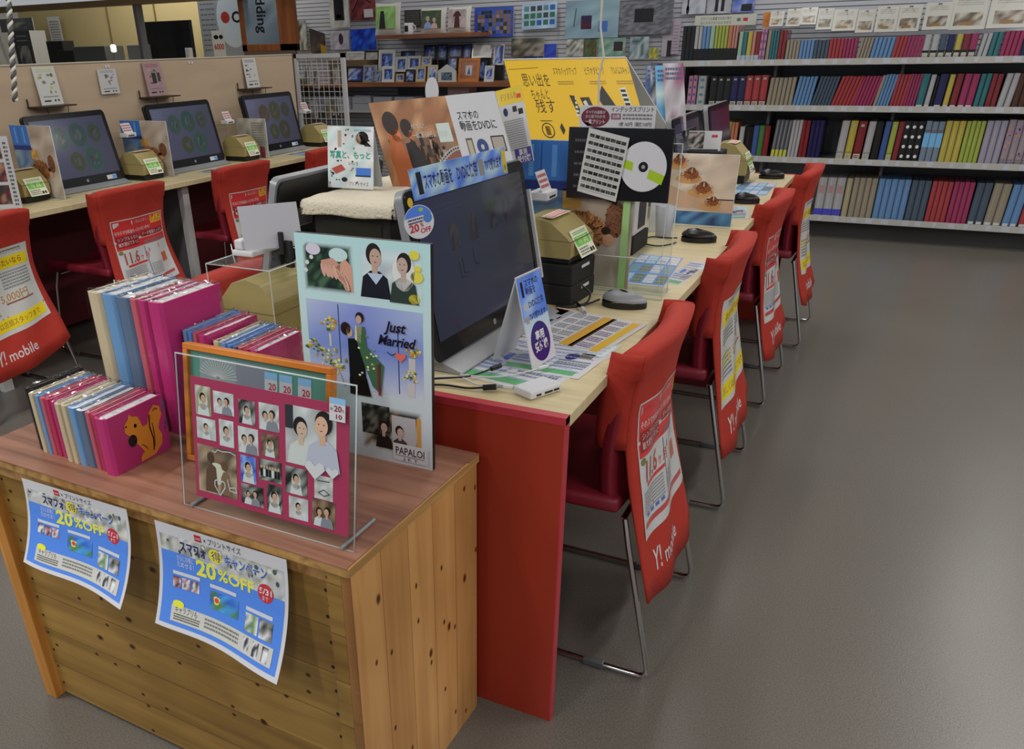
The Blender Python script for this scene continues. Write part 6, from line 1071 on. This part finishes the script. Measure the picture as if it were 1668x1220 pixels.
o = thing('photo_mug', 'white mug with black photo print on the upper wooden shelf', 'mug', (mx + 0.055, 5.54, UZ)); MB().lathe([(0.038, 0), (0.04, 0.004), (0.04, 0.085), (0.037, 0.085), (0.037, 0.01), (0.0, 0.008)], (0, 0, 0), mwhite, 24).build('cup', o); MB().tube([(0.038, 0, .07), (0.062, 0, .062), (0.064, 0, .035), (0.038, 0, .02)], 0.005, mwhite, 8).build('handle', o); MB().box(-0.02, -0.0415, 0.02, 0.014, -0.038, 0.065, mblack).build('print', o)
# photo frames
fm_ = {'s': mat('frame_silver', (0.5, 0.5, 0.48), 0.25, 0.7), 'w': mat('frame_white', (0.6, 0.6, 0.58), 0.4), 'k': mat('frame_black', (0.02, 0.02, 0.02), 0.3), 'g': mat('frame_gold', (0.5, 0.34, 0.12), 0.35, 0.5), 'o': mat('frame_orange', C(150, 90, 40, 1.8), 0.4), 'b': mat('frame_beige', C(150, 140, 115, 1.7), 0.5)}
BPH = [[(40, 60, 120), (70, 90, 150), (30, 40, 90)], [(36, 52, 110), (90, 110, 160), (30, 44, 90)], [(50, 60, 130), (40, 50, 110), (150, 155, 170)]]
def frame(label, qd, y, fk, seed, kind='photo', zb=None):
    x0, z0, x1, z1 = qd
    if zb is not None: z1 = zb + (z1 - z0) if False else z1; z0 = zb
    o = thing('framed_picture', label, 'picture frame', ((x0 + x1) / 2, y, z0), 0, 'photo frames on the long brown shelf'); w_, h = x1 - x0, z1 - z0; b = min(w_, h) * 0.13; m = fm_[fk]; ln = 0.03
    sh = lambda z: ln * z / 0.15
    mb = MB()
    for (a0, b0, a1, b1) in ((-w_ / 2, 0, w_ / 2, b), (-w_ / 2, h - b, w_ / 2, h), (-w_ / 2, b, -w_ / 2 + b, h - b), (w_ / 2 - b, b, w_ / 2, h - b)):
        mb.prism([(a0, b0), (a1, b0), (a1, b1), (a0, b1)], lambda p, q_: (p, sh(q_), q_), (0, 0.012, 0), m)
    mb.build('rim', o)
    a = pal(seed, BPH[seed % 3] if kind == 'photo' else [(165, 165, 160), (150, 150, 150)], nx=4, ny=4, m=0.8 if fk in 'wbg' else 0)
    if kind == 'photo': a.poly([(3, 1), (8.4, 1), (6.4, 7.4), (5.2, 8)], C(110, 130, 180, 1.6)); a.z = 3; a.line([(3, 2), (9, 4)], .4, C(30, 40, 90))
    if kind == 'cake': a = pal(seed, [(110, 60, 30), (130, 70, 36)], nx=3, ny=3); a.rect(3.6, 2, 8.4, 7.6, (0.5, 0.5, 0.5)); a.z = 3; a.poly([(4.8, 2.4), (7.4, 2.4), (6.2, 6.8)], C(60, 60, 110))
    a.build('picture', o, O=(-w_ / 2 + b, sh(b) + 0.004, b), U=(w_ - 2 * b, 0, 0), W=(0, sh(h - 2 * b), h - 2 * b), thick=0.002, mt=GLOSS)
    if zb is None and z0 > LZ + 0.02: MB().box(-w_ * .4, 0.012, LZ - z0, w_ * .4, 0.05, 0.0, fm_['k']).build('riser', o)
    return o
FR = [('front', 563, 108, 590, 135, 'k'), ('front', 590, 106, 612, 137, 's'), ('front', 605, 115, 620, 137, 's'), ('front', 621, 108, 641, 136, 'w'), ('front', 644, 120, 657, 134, 'g'), ('front', 659, 113, 674, 134, 'k'), ('front', 676, 108, 692, 133, 'g'), ('front', 695, 106, 711, 133, 'b'), ('front', 788, 107, 803, 133, 'w'),
      ('middle', 615, 81, 642, 115, 'w'), ('middle', 643, 92, 662, 117, 'w'), ('middle', 663, 91, 684, 114, 'w'), ('middle', 686, 92, 702, 108, 'b'), ('middle', 728, 93, 744, 115, 'k'), ('middle', 772, 98, 790, 130, 'k'),
      ('rear', 652, 83, 674, 100, 'k'), ('rear', 689, 73, 709, 98, 'k'), ('rear', 711, 72, 727, 98, 'k'), ('rear', 729, 73, 752, 95, 'k'), ('rear', 753, 72, 767, 96, 'k'), ('rear', 768, 70, 800, 94, 's'), ('rear', 803, 72, 820, 106, 's'), ('rear', 563, 84, 592, 108, 'w'), ('rear', 593, 83, 616, 100, 'k')]
FQ = [(-4.055, 1.023, -3.882, 1.154), (-3.882, 1.012, -3.743, 1.162), (-3.789, 1.012, -3.695, 1.118), (-3.687, 1.017, -3.564, 1.150), (-3.547, 1.026, -3.468, 1.092), (-3.455, 1.026, -3.365, 1.124), (-3.352, 1.030, -3.257, 1.147), (-3.240, 1.029, -3.146, 1.155), (-2.710, 1.028, -2.628, 1.144), (-3.779, 1.114, -3.611, 1.276), (-3.606, 1.103, -3.490, 1.222), (-3.484, 1.116, -3.357, 1.225), (-3.345, 1.144, -3.250, 1.218), (-3.098, 1.108, -3.006, 1.210), (-2.847, 1.037, -2.746, 1.183), (-3.618, 1.181, -3.482, 1.262), (-3.390, 1.188, -3.271, 1.305), (-3.259, 1.186, -3.164, 1.307), (-3.152, 1.198, -3.019, 1.300), (-3.013, 1.192, -2.933, 1.302), (-2.927, 1.199, -2.746, 1.308), (-2.730, 1.142, -2.635, 1.296), (-4.190, 1.148, -4.000, 1.267), (-3.992, 1.186, -3.844, 1.269)]
cnt = {}; FW_ = {'k': 'black rimmed', 's': 'silver rimmed', 'w': 'white rimmed', 'g': 'gold rimmed', 'b': 'beige rimmed', 'o': 'orange wooden'}
for (rw, x0, y0, x1, y1, fk), qd in zip(FR, FQ):
    cnt[rw] = cnt.get(rw, 0) + 1; frame('%s frame, %s from the left in the %s row on the brown shelf' % (FW_[fk], ordinal(cnt[rw] - 1), rw), qd, {'front': 5.46, 'middle': 5.56, 'rear': 5.68}[rw], fk, x0, 'blank' if (x0 in (563, 593, 768) and rw == 'rear') else 'photo', LZ if rw == 'front' else None)
frame('large orange wooden frame with a tiny picture at the right of the brown shelf', (-2.971, 1.027, -2.779, 1.200), 5.5, 'o', 3, 'cake', LZ)
x0, z0, x1, z1 = (-3.134, 1.024, -2.968, 1.158); o = thing('framed_picture', 'white house shaped frame standing on the long brown shelf', 'picture frame', ((x0 + x1) / 2, 5.46, LZ)); w_ = x1 - x0; h = z1 - LZ
MB().prism([(-w_ / 2, 0), (w_ / 2, 0), (w_ / 2, h * .62), (0, h), (-w_ / 2, h * .62)], lambda a, b: (a, 0, b), (0, 0.02, 0), fm_['w']).build('house_body', o, bevel=0.002); a = pal(4, [(40, 60, 50), (90, 110, 140), (60, 70, 60)]); a.build('picture', o, O=(-w_ * .3, -0.001, h * .1), U=(w_ * .6, 0, 0), W=(0, 0, h * .45), thick=0.001)
# white boxes on the lower shelves behind the mesh
tag(MB().box(-4.86, 5.5, 0.78, -3.35, Y1, 0.80, lip).build('white_shelf', None, (-4.1, 5.7, 0.78)), 'white metal shelf of small boxes behind the wire mesh', 'shelf')
for k in range(12):
    i, j = k % 6, k // 6; x = -4.7 + i * 0.22; tag(MB().box(x, 5.52, 0.801 + j * 0.055, x + 0.19, 5.7, 0.853 + j * 0.055, mat('small_carton', C(135, 137, 145, 1.7), 0.6)).build('small_box', None, (x + 0.1, 5.6, 0.801 + j * 0.055)), 'small white carton, %s from the left in the %s layer behind the mesh' % (ordinal(i), 'upper' if j else 'lower'), 'box', 'white cartons behind the wire mesh')
# wire mesh display panel at the end of the plywood partition
o = thing('wire_mesh_panel', 'white wire mesh display panel at the far end of the plywood partition', 'mesh panel', (-3.43, 4.2, 0)); mb = MB(); g = MB()
x0, x1, zt = -0.225, 0.215, 1.27
mb.box(x0, -0.012, 0, x0 + 0.022, 0.012, zt, mwpaint).box(x1 - 0.03, -0.012, 0, x1, 0.012, zt, mwpaint).box(x0, -0.012, zt - 0.028, x1, 0.012, zt, mwpaint).box(x0, -0.012, 0.5, x1, 0.012, 0.52, mwpaint).box(x0, -0.15, 0, x0 + 0.022, 0.15, 0.015, mwpaint).box(x1 - 0.03, -0.15, 0, x1, 0.15, 0.015, mwpaint); mb.build('frame', o)
for k in range(1, 9): x = x0 + 0.01 + k * 0.046; g.tube([(x, 0, 0.51), (x, 0, zt - 0.02)], 0.0022, mwpaint, 6)
for k in range(15): z = 0.56 + k * 0.046; g.tube([(x0 + .01, 0.003, z), (x1 - .01, 0.003, z)], 0.0022, mwpaint, 6)
g.build('wire_grid', o)
r = random.Random(6)
for k, (x, z) in enumerate([(-0.14, 1.06), (-0.06, 1.04), (0.12, 1.07), (0.02, 0.84), (-0.1, 0.84), (0.09, 0.86)]):
    a = pal(k, [(120, 115, 110), (60, 60, 66), (150, 145, 140), (110, 85, 60)], nx=3, ny=3); standee('hanging_packet', 'small packet on the wire mesh panel, %s' % ['upper left', 'upper middle', 'upper right', 'lower middle', 'lower left', 'lower right'][k], 'packet', a, (-3.43 + x - .025, 4.215, z), (0.05, 0, 0), (0, 0, 0.12), 0.01, group='packets on the wire mesh')
tag(MB().box(-4.25, 5.5, 1.0, -3.85, 5.75, 1.2, mat('carton_brown', C(96, 78, 56, 1.5), 0.7)).build('cardboard_box', None, (-4.05, 5.6, 1.0)), 'brown carton on the brown ledge behind the wire mesh', 'box')
tag(MB().box(-4.86, 5.45, 0.985, -3.75, Y1, 1.0, ledge).build('wooden_shelf', None, (-4.3, 5.6, 0.985)), 'brown ledge behind the wire mesh carrying a carton', 'shelf')
# dark cabinet under the long brown shelf, small white cartons and things seen over the signs
o = thing('wall_cabinet', 'dark grey open cabinet below the long brown shelf of frames', 'cabinet', (-3.0, 5.65, 0)); MB().box(-0.72, 0.14, 0.0, 1.6, 0.19, LZ - 0.04, mat('cabinet_grey', C(74, 76, 80, 1.7), 0.6)).build('back_board', o); MB().box(-0.72, -0.12, 0.76, 1.6, 0.14, 0.78, lip).build('shelf_board', o)
for k, qd in enumerate([(-4.155, 0.820, -4.042, 0.901), (-4.035, 0.821, -3.871, 0.917)]): tag(MB().box(qd[0], 5.55, 0.781, qd[2], 5.72, qd[3], MATS['small_carton']).build('small_box', None, ((qd[0] + qd[2]) / 2, 5.6, 0.781)), 'white carton under the long brown shelf, %s of the pair' % ('left' if k == 0 else 'right'), 'box')
x0, z0, x1, z1 = (-3.089, 0.919, -2.887, 0.999); tag(MB().box(x0, 5.55, 0.781, x1, 5.7, z1, mat('pink_carton', C(140, 112, 112, 1.6), 0.6)).build('pink_box', None, ((x0 + x1) / 2, 5.6, 0.781)), 'dusty pink box below the brown shelf, seen above the DVD board', 'box')
P_ = V3((-0.654, 0.740, 1.213)); tag(MB().prism([(0.019 * math.cos(t), 0.033 * math.sin(t)) for t in [k * 0.2618 for k in range(24)]] , lambda a_, b_: (P_.x + a_, P_.y, P_.z + b_ - 0.004), (0, 0.002, 0), mwhite).box(P_.x - 0.004, P_.y + 0.002, 0.99, P_.x + 0.004, P_.y + 0.004, P_.z, mwhite).build('oval_marker', None, (P_.x, P_.y, 0.99)), 'white oval marker sticking up behind the DVD board', 'marker')
# ------------------------------------------------------------------ cards and small ledges on the plywood partition
wire = mat('bronze_wire', C(60, 46, 38, 1.5), 0.4, 0.6)
def px_card(name, label, y0, y1, z0, z1, art, shelf=True, x=-3.385, lean_=0.02):
    ob = art.build(name, None, O=V3((x + lean_, y0, z0)), U=V3((0, y1 - y0, 0)), W=V3((-lean_, 0, z1 - z0)), loc=V3((x + lean_, (y0 + y1) / 2, z0)), thick=0.004, mt=GLOSS); tag(ob, label, 'card')
def px_shelf(label, y0, y1, z):
    o = thing('wire_ledge', label, 'ledge', (-3.36, (y0 + y1) / 2, z)); h = (y1 - y0) / 2
    MB().box(-0.04, -h, -0.006, 0.05, h, 0, wire).tube([(-0.03, -h, 0), (-0.03, -h, 0.035)], 0.004, wire, 6).build('ledge_plate', o)
    MB().tube([(0.03, -h * .5, -0.004), (0.03, -h * .45, -0.04), (0.03, h * .6, -0.04), (0.03, h * .65, -0.004)], 0.002, wire, 6).build('wire_loop', o)
def card_art(seed, bg, acc):
    a = Art(13, 19, bg); r = random.Random(seed); a.lines(1.5, 16, 11, 18, 2, acc, seed, .4)
    for k in range(12): a.z = 2; a.ell(r.uniform(2, 11), r.uniform(6, 15), r.uniform(.4, 1.3), r.uniform(.3, 1), r.choice([acc, C(90, 90, 110, 1.3), C(150, 130, 150, 1.6), C(120, 120, 90, 1.4)]), 8)
    a.lines(2, 3.6, 11, 4.6, 1, C(110, 110, 110, 1.4), seed); a.rect(2, 1.6, 6, 2.4, C(50, 50, 50)); a.rect(8, 1.6, 9, 2.6, BLACK); a.rect(10, 1.6, 11, 2.6, BLACK); return a
px_card('promo_card', 'white card with flower drawing on the leftmost wire ledge of the partition', 1.722, 1.852, 1.09, 1.262, card_art(1, (0.64, 0.64, 0.62), C(150, 160, 70, 1.7)), x=-3.39); px_shelf('bronze wire ledge under the flower drawing card', 1.655, 1.88, 1.088)
px_card('promo_card', 'small white card pinned flat on the partition without a ledge', 2.12, 2.245, 1.118, 1.238, card_art(2, (0.62, 0.62, 0.62), C(110, 110, 125, 1.5)), lean_=0.004, x=-3.39)
a = card_art(3, C(150, 122, 126, 1.4), C(120, 60, 70, 1.5)); a.z = 3; a.rect(5, 7, 8, 13, C(50, 50, 46)); a.rect(9, 8, 11, 13, C(60, 60, 56)); px_card('promo_card', 'dusty pink card on the middle wire ledge of the partition', 2.44, 2.572, 1.09, 1.262, a, x=-3.39); px_shelf('bronze wire ledge under the dusty pink card', 2.385, 2.62, 1.088)
px_card('promo_card', 'white card with dark bottle drawing on the far wire ledge', 3.292, 3.42, 1.09, 1.262, card_art(4, (0.64, 0.64, 0.62), C(70, 70, 90, 1.3)), x=-3.39); px_shelf('bronze wire ledge under the far white card', 3.22, 3.465, 1.088)
cl = MB()
for y in (2.19, 2.21, 2.82, 2.845): cl.lathe([(0, 0), (0.008, 0), (0.008, 0.003)], (0, 0, 0), mwhite, 12, Matrix.Translation((-3.399, y, 1.25)) @ Matrix.Rotation(math.pi / 2, 4, 'Y'))
for y in (2.2, 2.83): pass
cl.v = [tuple(V3(v)) for v in cl.v]; tag(cl.build('pin_magnets', None, (-3.4, 2.5, 1.25)), 'row of four round white pins near the partition\'s top edge', 'pins')
# ------------------------------------------------------------------ service desk area behind the partition
wb = mat('brown_trim', C(100, 80, 55, 1.7), 0.5)
hz = 1.70
o = thing('header_board', 'long white lit header with brown lower edge over the back left counter', 'sign', (-7.0, 5.1, 1.7)); MB().box(-1.9, 0, 0.0, 2.15, 0.12, 0.05, wb).build('lower_edge', o); MB().box(-1.9, 0, 0.05, 0.85, 0.12, 0.7, mat('header_white', C(165, 168, 172, 1.8), 0.5, emit=(0.9, 0.95, 1.0), es=0.3)).box(0.87, 0, 0.05, 2.15, 0.12, 0.7, mat('header_grey', C(130, 138, 146, 1.8), 0.5, emit=(0.8, 0.9, 1.0), es=0.15)).build('face_panel', o)
for sx_ in (0.86, -1.9): MB().box(sx_, 0.02, -1.7, sx_ + 0.04, 0.1, 0.0, mgrey).build('support_column', o)
x0, z0, x1, z1 = (-6.396, 1.222, -5.737, 1.567); o = thing('wall_television', 'large switched off black television above the far counter', 'television', ((x0 + x1) / 2, 5.4, z0)); w_ = x1 - x0; h = z1 - z0
MB().box(-w_ / 2, 0, 0, w_ / 2, 0.04, h, mblack).build('housing', o, bevel=0.004); MB().box(-w_ / 2 + .012, -0.001, 0.018, w_ / 2 - .012, 0.0, h - .012, mat('gloss_black', BLACK, .15)).build('screen', o); MB().box(-0.05, 0.0, -0.14, 0.05, 0.03, 0.0, mblack).box(-0.16, -0.08, -0.15, 0.16, 0.1, -0.14, mblack).build('foot', o)
TVZ = z0 - 0.15
tag(MB().box(-8.5, 5.2, 0, -4.6, 5.65, TVZ - 0.02, mat('counter_front', C(90, 84, 70, 1.5), .6)).box(-8.5, 5.18, TVZ - .02, -4.6, 5.67, TVZ - 0.001, beige).build('service_counter', None, (-6.5, 5.4, 0)), 'staff counter behind the partition carrying the black television', 'counter')
def onct(name, label, cat, px0, w_, d, h, m, y=5.3): tag(MB().box(px0, y, TVZ, px0 + w_, y + d, TVZ + h, m).build(name, None, (px0 + w_ / 2, y + d / 2, TVZ), bevel=0.004), label, cat)
x0, z0, x1, z1 = (-7.258, 1.248, -6.801, 1.347); onct('grey_device', 'flat grey device with raised lid on the staff counter', 'device', x0, x1 - x0, 0.25, 0.3, mat('device_grey', C(70, 72, 72, 1.5), .5))
x0, z0, x1, z1 = (-7.489, 1.253, -7.261, 1.331); onct('label_printer', 'small black and white printer on the staff counter', 'printer', x0, x1 - x0, 0.2, 0.27, mblack)
x0, z0, x1, z1 = (-5.697, 1.241, -5.629, 1.323); onct('white_bottle', 'small white canister beside the television', 'canister', x0, 0.05, 0.05, 0.26, mwhite, 5.25)
x0, z0, x1, z1 = (-6.524, 1.240, -6.277, 1.378); onct('grey_box', 'grey and white box left of the television', 'box', x0 + .03, x1 - x0 - .03, 0.2, 0.3, msilver)
o = thing('desk_lamp', 'small glowing lamp on the staff counter left of the grey box', 'lamp', (-6.698, 1.243, -6.597, 1.340)[0:1] + (5.32, TVZ)); MB().lathe([(0.03, 0), (0.03, .01), (0.008, .02), (0.008, .24)], (0, 0, 0), mgrey, 12).build('stem', o); MB().lathe([(0.015, .24), (0.028, .25), (0.028, .3), (0.015, .31)], (0, 0, 0), mat('lamp_glow', (.8, .8, .8), .4, emit=(1, .98, .95), es=0.8), 14).build('shade', o)
for k, (qd, lb, bgc) in enumerate([((-8.392, 1.065, -8.104, 1.542), 'black and grey photo machine at the far left of the staff counter', C(50, 54, 58, 1.4)), ((-8.880, 1.542, -8.329, 1.673), 'dark writing board above the photo machine', C(60, 64, 66, 1.4))]):
    a = Art(10, 10, bgc); a.photo(2, 2, 8, 7, [C(90, 94, 98, 1.4), C(60, 62, 66, 1.2), C(130, 130, 130, 1.4)], k, 4, 4); a.z = 2; a.lines(2, 7.6, 8, 9.4, 2, C(120, 124, 128, 1.3), k, .3); wallpic('machine_panel' if k == 0 else 'writing_board', lb, 'machine' if k == 0 else 'board', qd, 5.5 if k == 0 else 5.75, a, th=0.2 if k == 0 else .01)
a = Art(8, 14, (0.6, 0.6, 0.58)); a.lines(1, 1, 7, 12, 8, C(110, 110, 110, 1.4), 2); wallpic('notice_sheet', 'narrow white notice hanging on the cream cabinet', 'notice', (-8.453, 1.423, -8.251, 1.685), 6.05, a, th=.003)
x0, z0, x1, z1 = (-7.756, 1.265, -7.513, 1.397); onct('black_cube', 'black cube speaker beneath the narrow notice', 'speaker', x0, x1 - x0, .15, .36, mmatte, 5.4)
for x in (-7.55, -6.85, -6.15, -5.6): tag(MB().box(x, Y1 + 0.23, 0, x + 0.012, Y1 + 0.25, H, wb).build('trim_%d' % int(abs(x) * 10), None, (x, Y1 + .24, 0)), '', '') if False else struct(MB().box(x, Y1 + 0.235, 0, x + 0.012, Y1 + 0.249, H, wb).build('trim_%d' % int(abs(x) * 10)))
# white poster with the red dot sign, and the wooden framed word sign
a = Art(20, 30, C(120, 124, 128, 1.6)); a.lines(1, 3, 8, 26, 10, C(90, 92, 96, 1.4), 3, .3); a.z = 2; a.ell(16, 18, 7.5, 13, C(150, 160, 168, 1.8), 30); a.z = 3; a.ell(12.6, 18.6, 2.1, 2.6, C(130, 40, 35, 1.8), 20); a.text('ORI', 15.6, 16.2, 5.0, BLACK, w=10, bold=.03); a.z = 4; a.rect(5, 1, 11, 13, (0.6, .6, .58)); a.z = 5; a.text('6000', 5.6, 4.4, 2.6, C(140, 40, 40, 1.8), w=4.8, bold=.03); a.ell(7, 10, 1.2, 1, BLACK); a.ell(9.4, 10, 1, 1, BLACK)
wallpic('shop_poster', 'grey poster with a white disc, red dot and price slip', 'poster', (-5.784, 1.231, -5.273, 1.792), 5.6, a)
o = thing('word_sign', 'wooden framed glass sign with the vertical word wedding', 'sign', (-4.73, 5.2, 1.27)); ow = pine('sign_wood', C(132, 78, 40, 1.8), C(108, 60, 30, 1.7), 2, 0, 0, knots=False)
fw_, z1_ = 0.235, 0.75
MB().box(-fw_, 0, 0.02, -fw_ + .055, .03, z1_, ow).box(fw_ - .05, 0, 0.02, fw_ + 0.14, .03, z1_, ow).box(-fw_, 0, 0.02, fw_ + 0.14, .03, .075, ow).build('wood_frame', o, bevel=.003)
a = Art(20, 60, C(110, 122, 132, 1.7)); a.photo(0, 0, 20, 60, [C(110, 122, 132, 1.7), C(120, 130, 140, 1.7), C(95, 108, 120, 1.7)], 3, 3, 8); a.z = 2; a.text('W', 8, 52, 6.6, C(130, 60, 55, 1.7), rot=-math.pi / 2, bold=.01); a.text('wedding', 8, 46, 5.4, C(28, 28, 34), rot=-math.pi / 2, bold=.02, w=38)
a.build('glass_face', o, O=(-fw_ + .05, 0.006, .07), U=(2 * fw_ - .1, 0, 0), W=(0, 0, z1_ - .07), thick=.004, mt=GLOSS)
MB().box(-0.22, 0.0, -1.27, 0.34, 0.03, 0.02, mat('stand_panel', C(90, 80, 66, 1.4), .6)).build('stand', o)
tag(MB().box(-4.55, 5.1, 1.72, -4.25, 5.13, 2.1, mat('cream_card', C(160, 156, 145, 1.7), .5)).build('hanging_card', None, (-4.4, 5.11, 1.72)), 'pale card hanging at the top edge right of the word sign', 'card')
# ------------------------------------------------------------------ ropes from the ceiling
def rope(label, pts, r, m1, m2=None, name='rope'):
    o = thing(name, label, name, pts[0]); L = V3(pts[0]); P = [V3(p) - L for p in pts]; N = 60 if m2 else 1; Q = []
    for i in range(len(P) - 1):
        n_ = max(2, int((P[i + 1] - P[i]).length / 0.006))
        for k in range(n_): Q.append(P[i].lerp(P[i + 1], k / n_))
    Q.append(P[-1])
    if not m2: MB().tube(Q, r, m1, 6).build('cord', o); return o
    for ph, m in ((0, m1), (math.pi, m2)):
        tot = 0; pts2 = []
        for i, q in enumerate(Q): pts2.append(q + V3((math.cos(ph + i * 0.9) * r * .7, math.sin(ph + i * 0.9) * r * .7, 0)))
        MB().tube(pts2, r * .75, m, 6).build('strand', o)
    return o
rp0, rp1 = (-2.900, 1.222, 1.144), (-2.900, 1.302, 1.515)
def up(p, q, z): t = (z - p[2]) / (q[2] - p[2]); return (p[0], p[1] + (q[1] - p[1]) * min(t, 1.6) * 0.4, z)
rope('twisted white and grey rope hanging at the left edge over the counter', [rp0, tuple(V3(rp0) + (V3(rp1) - V3(rp0)) * ((2.74 - rp0[2]) / (rp1[2] - rp0[2])))], 0.009, mat('rope_white', C(170, 168, 160, 1.7), .8), mat('rope_grey', C(70, 70, 68, 1.6), .8))
q0 = (-0.489, 1.600, 1.109); rope('thin white cord hanging in front of the yellow sign', [q0, (q0[0] - 0.005, q0[1], q0[2] + 0.1), (q0[0] + .006, q0[1], q0[2] + .16), (q0[0] - 0.01, q0[1], q0[2] + 0.24), (q0[0] - .012, q0[1], 2.74)], 0.004, mat('cord_white', C(165, 160, 150, 1.7), .7), name='cord')
q0 = (-2.143, 2.400, 1.265); rope('thin grey cord hanging before the wire mesh panel', [(q0[0], q0[1], 0.97), (q0[0], q0[1], 2.74)], 0.0025, mat('cord_grey', C(130, 130, 130, 1.6), .7), name='cord') if False else None
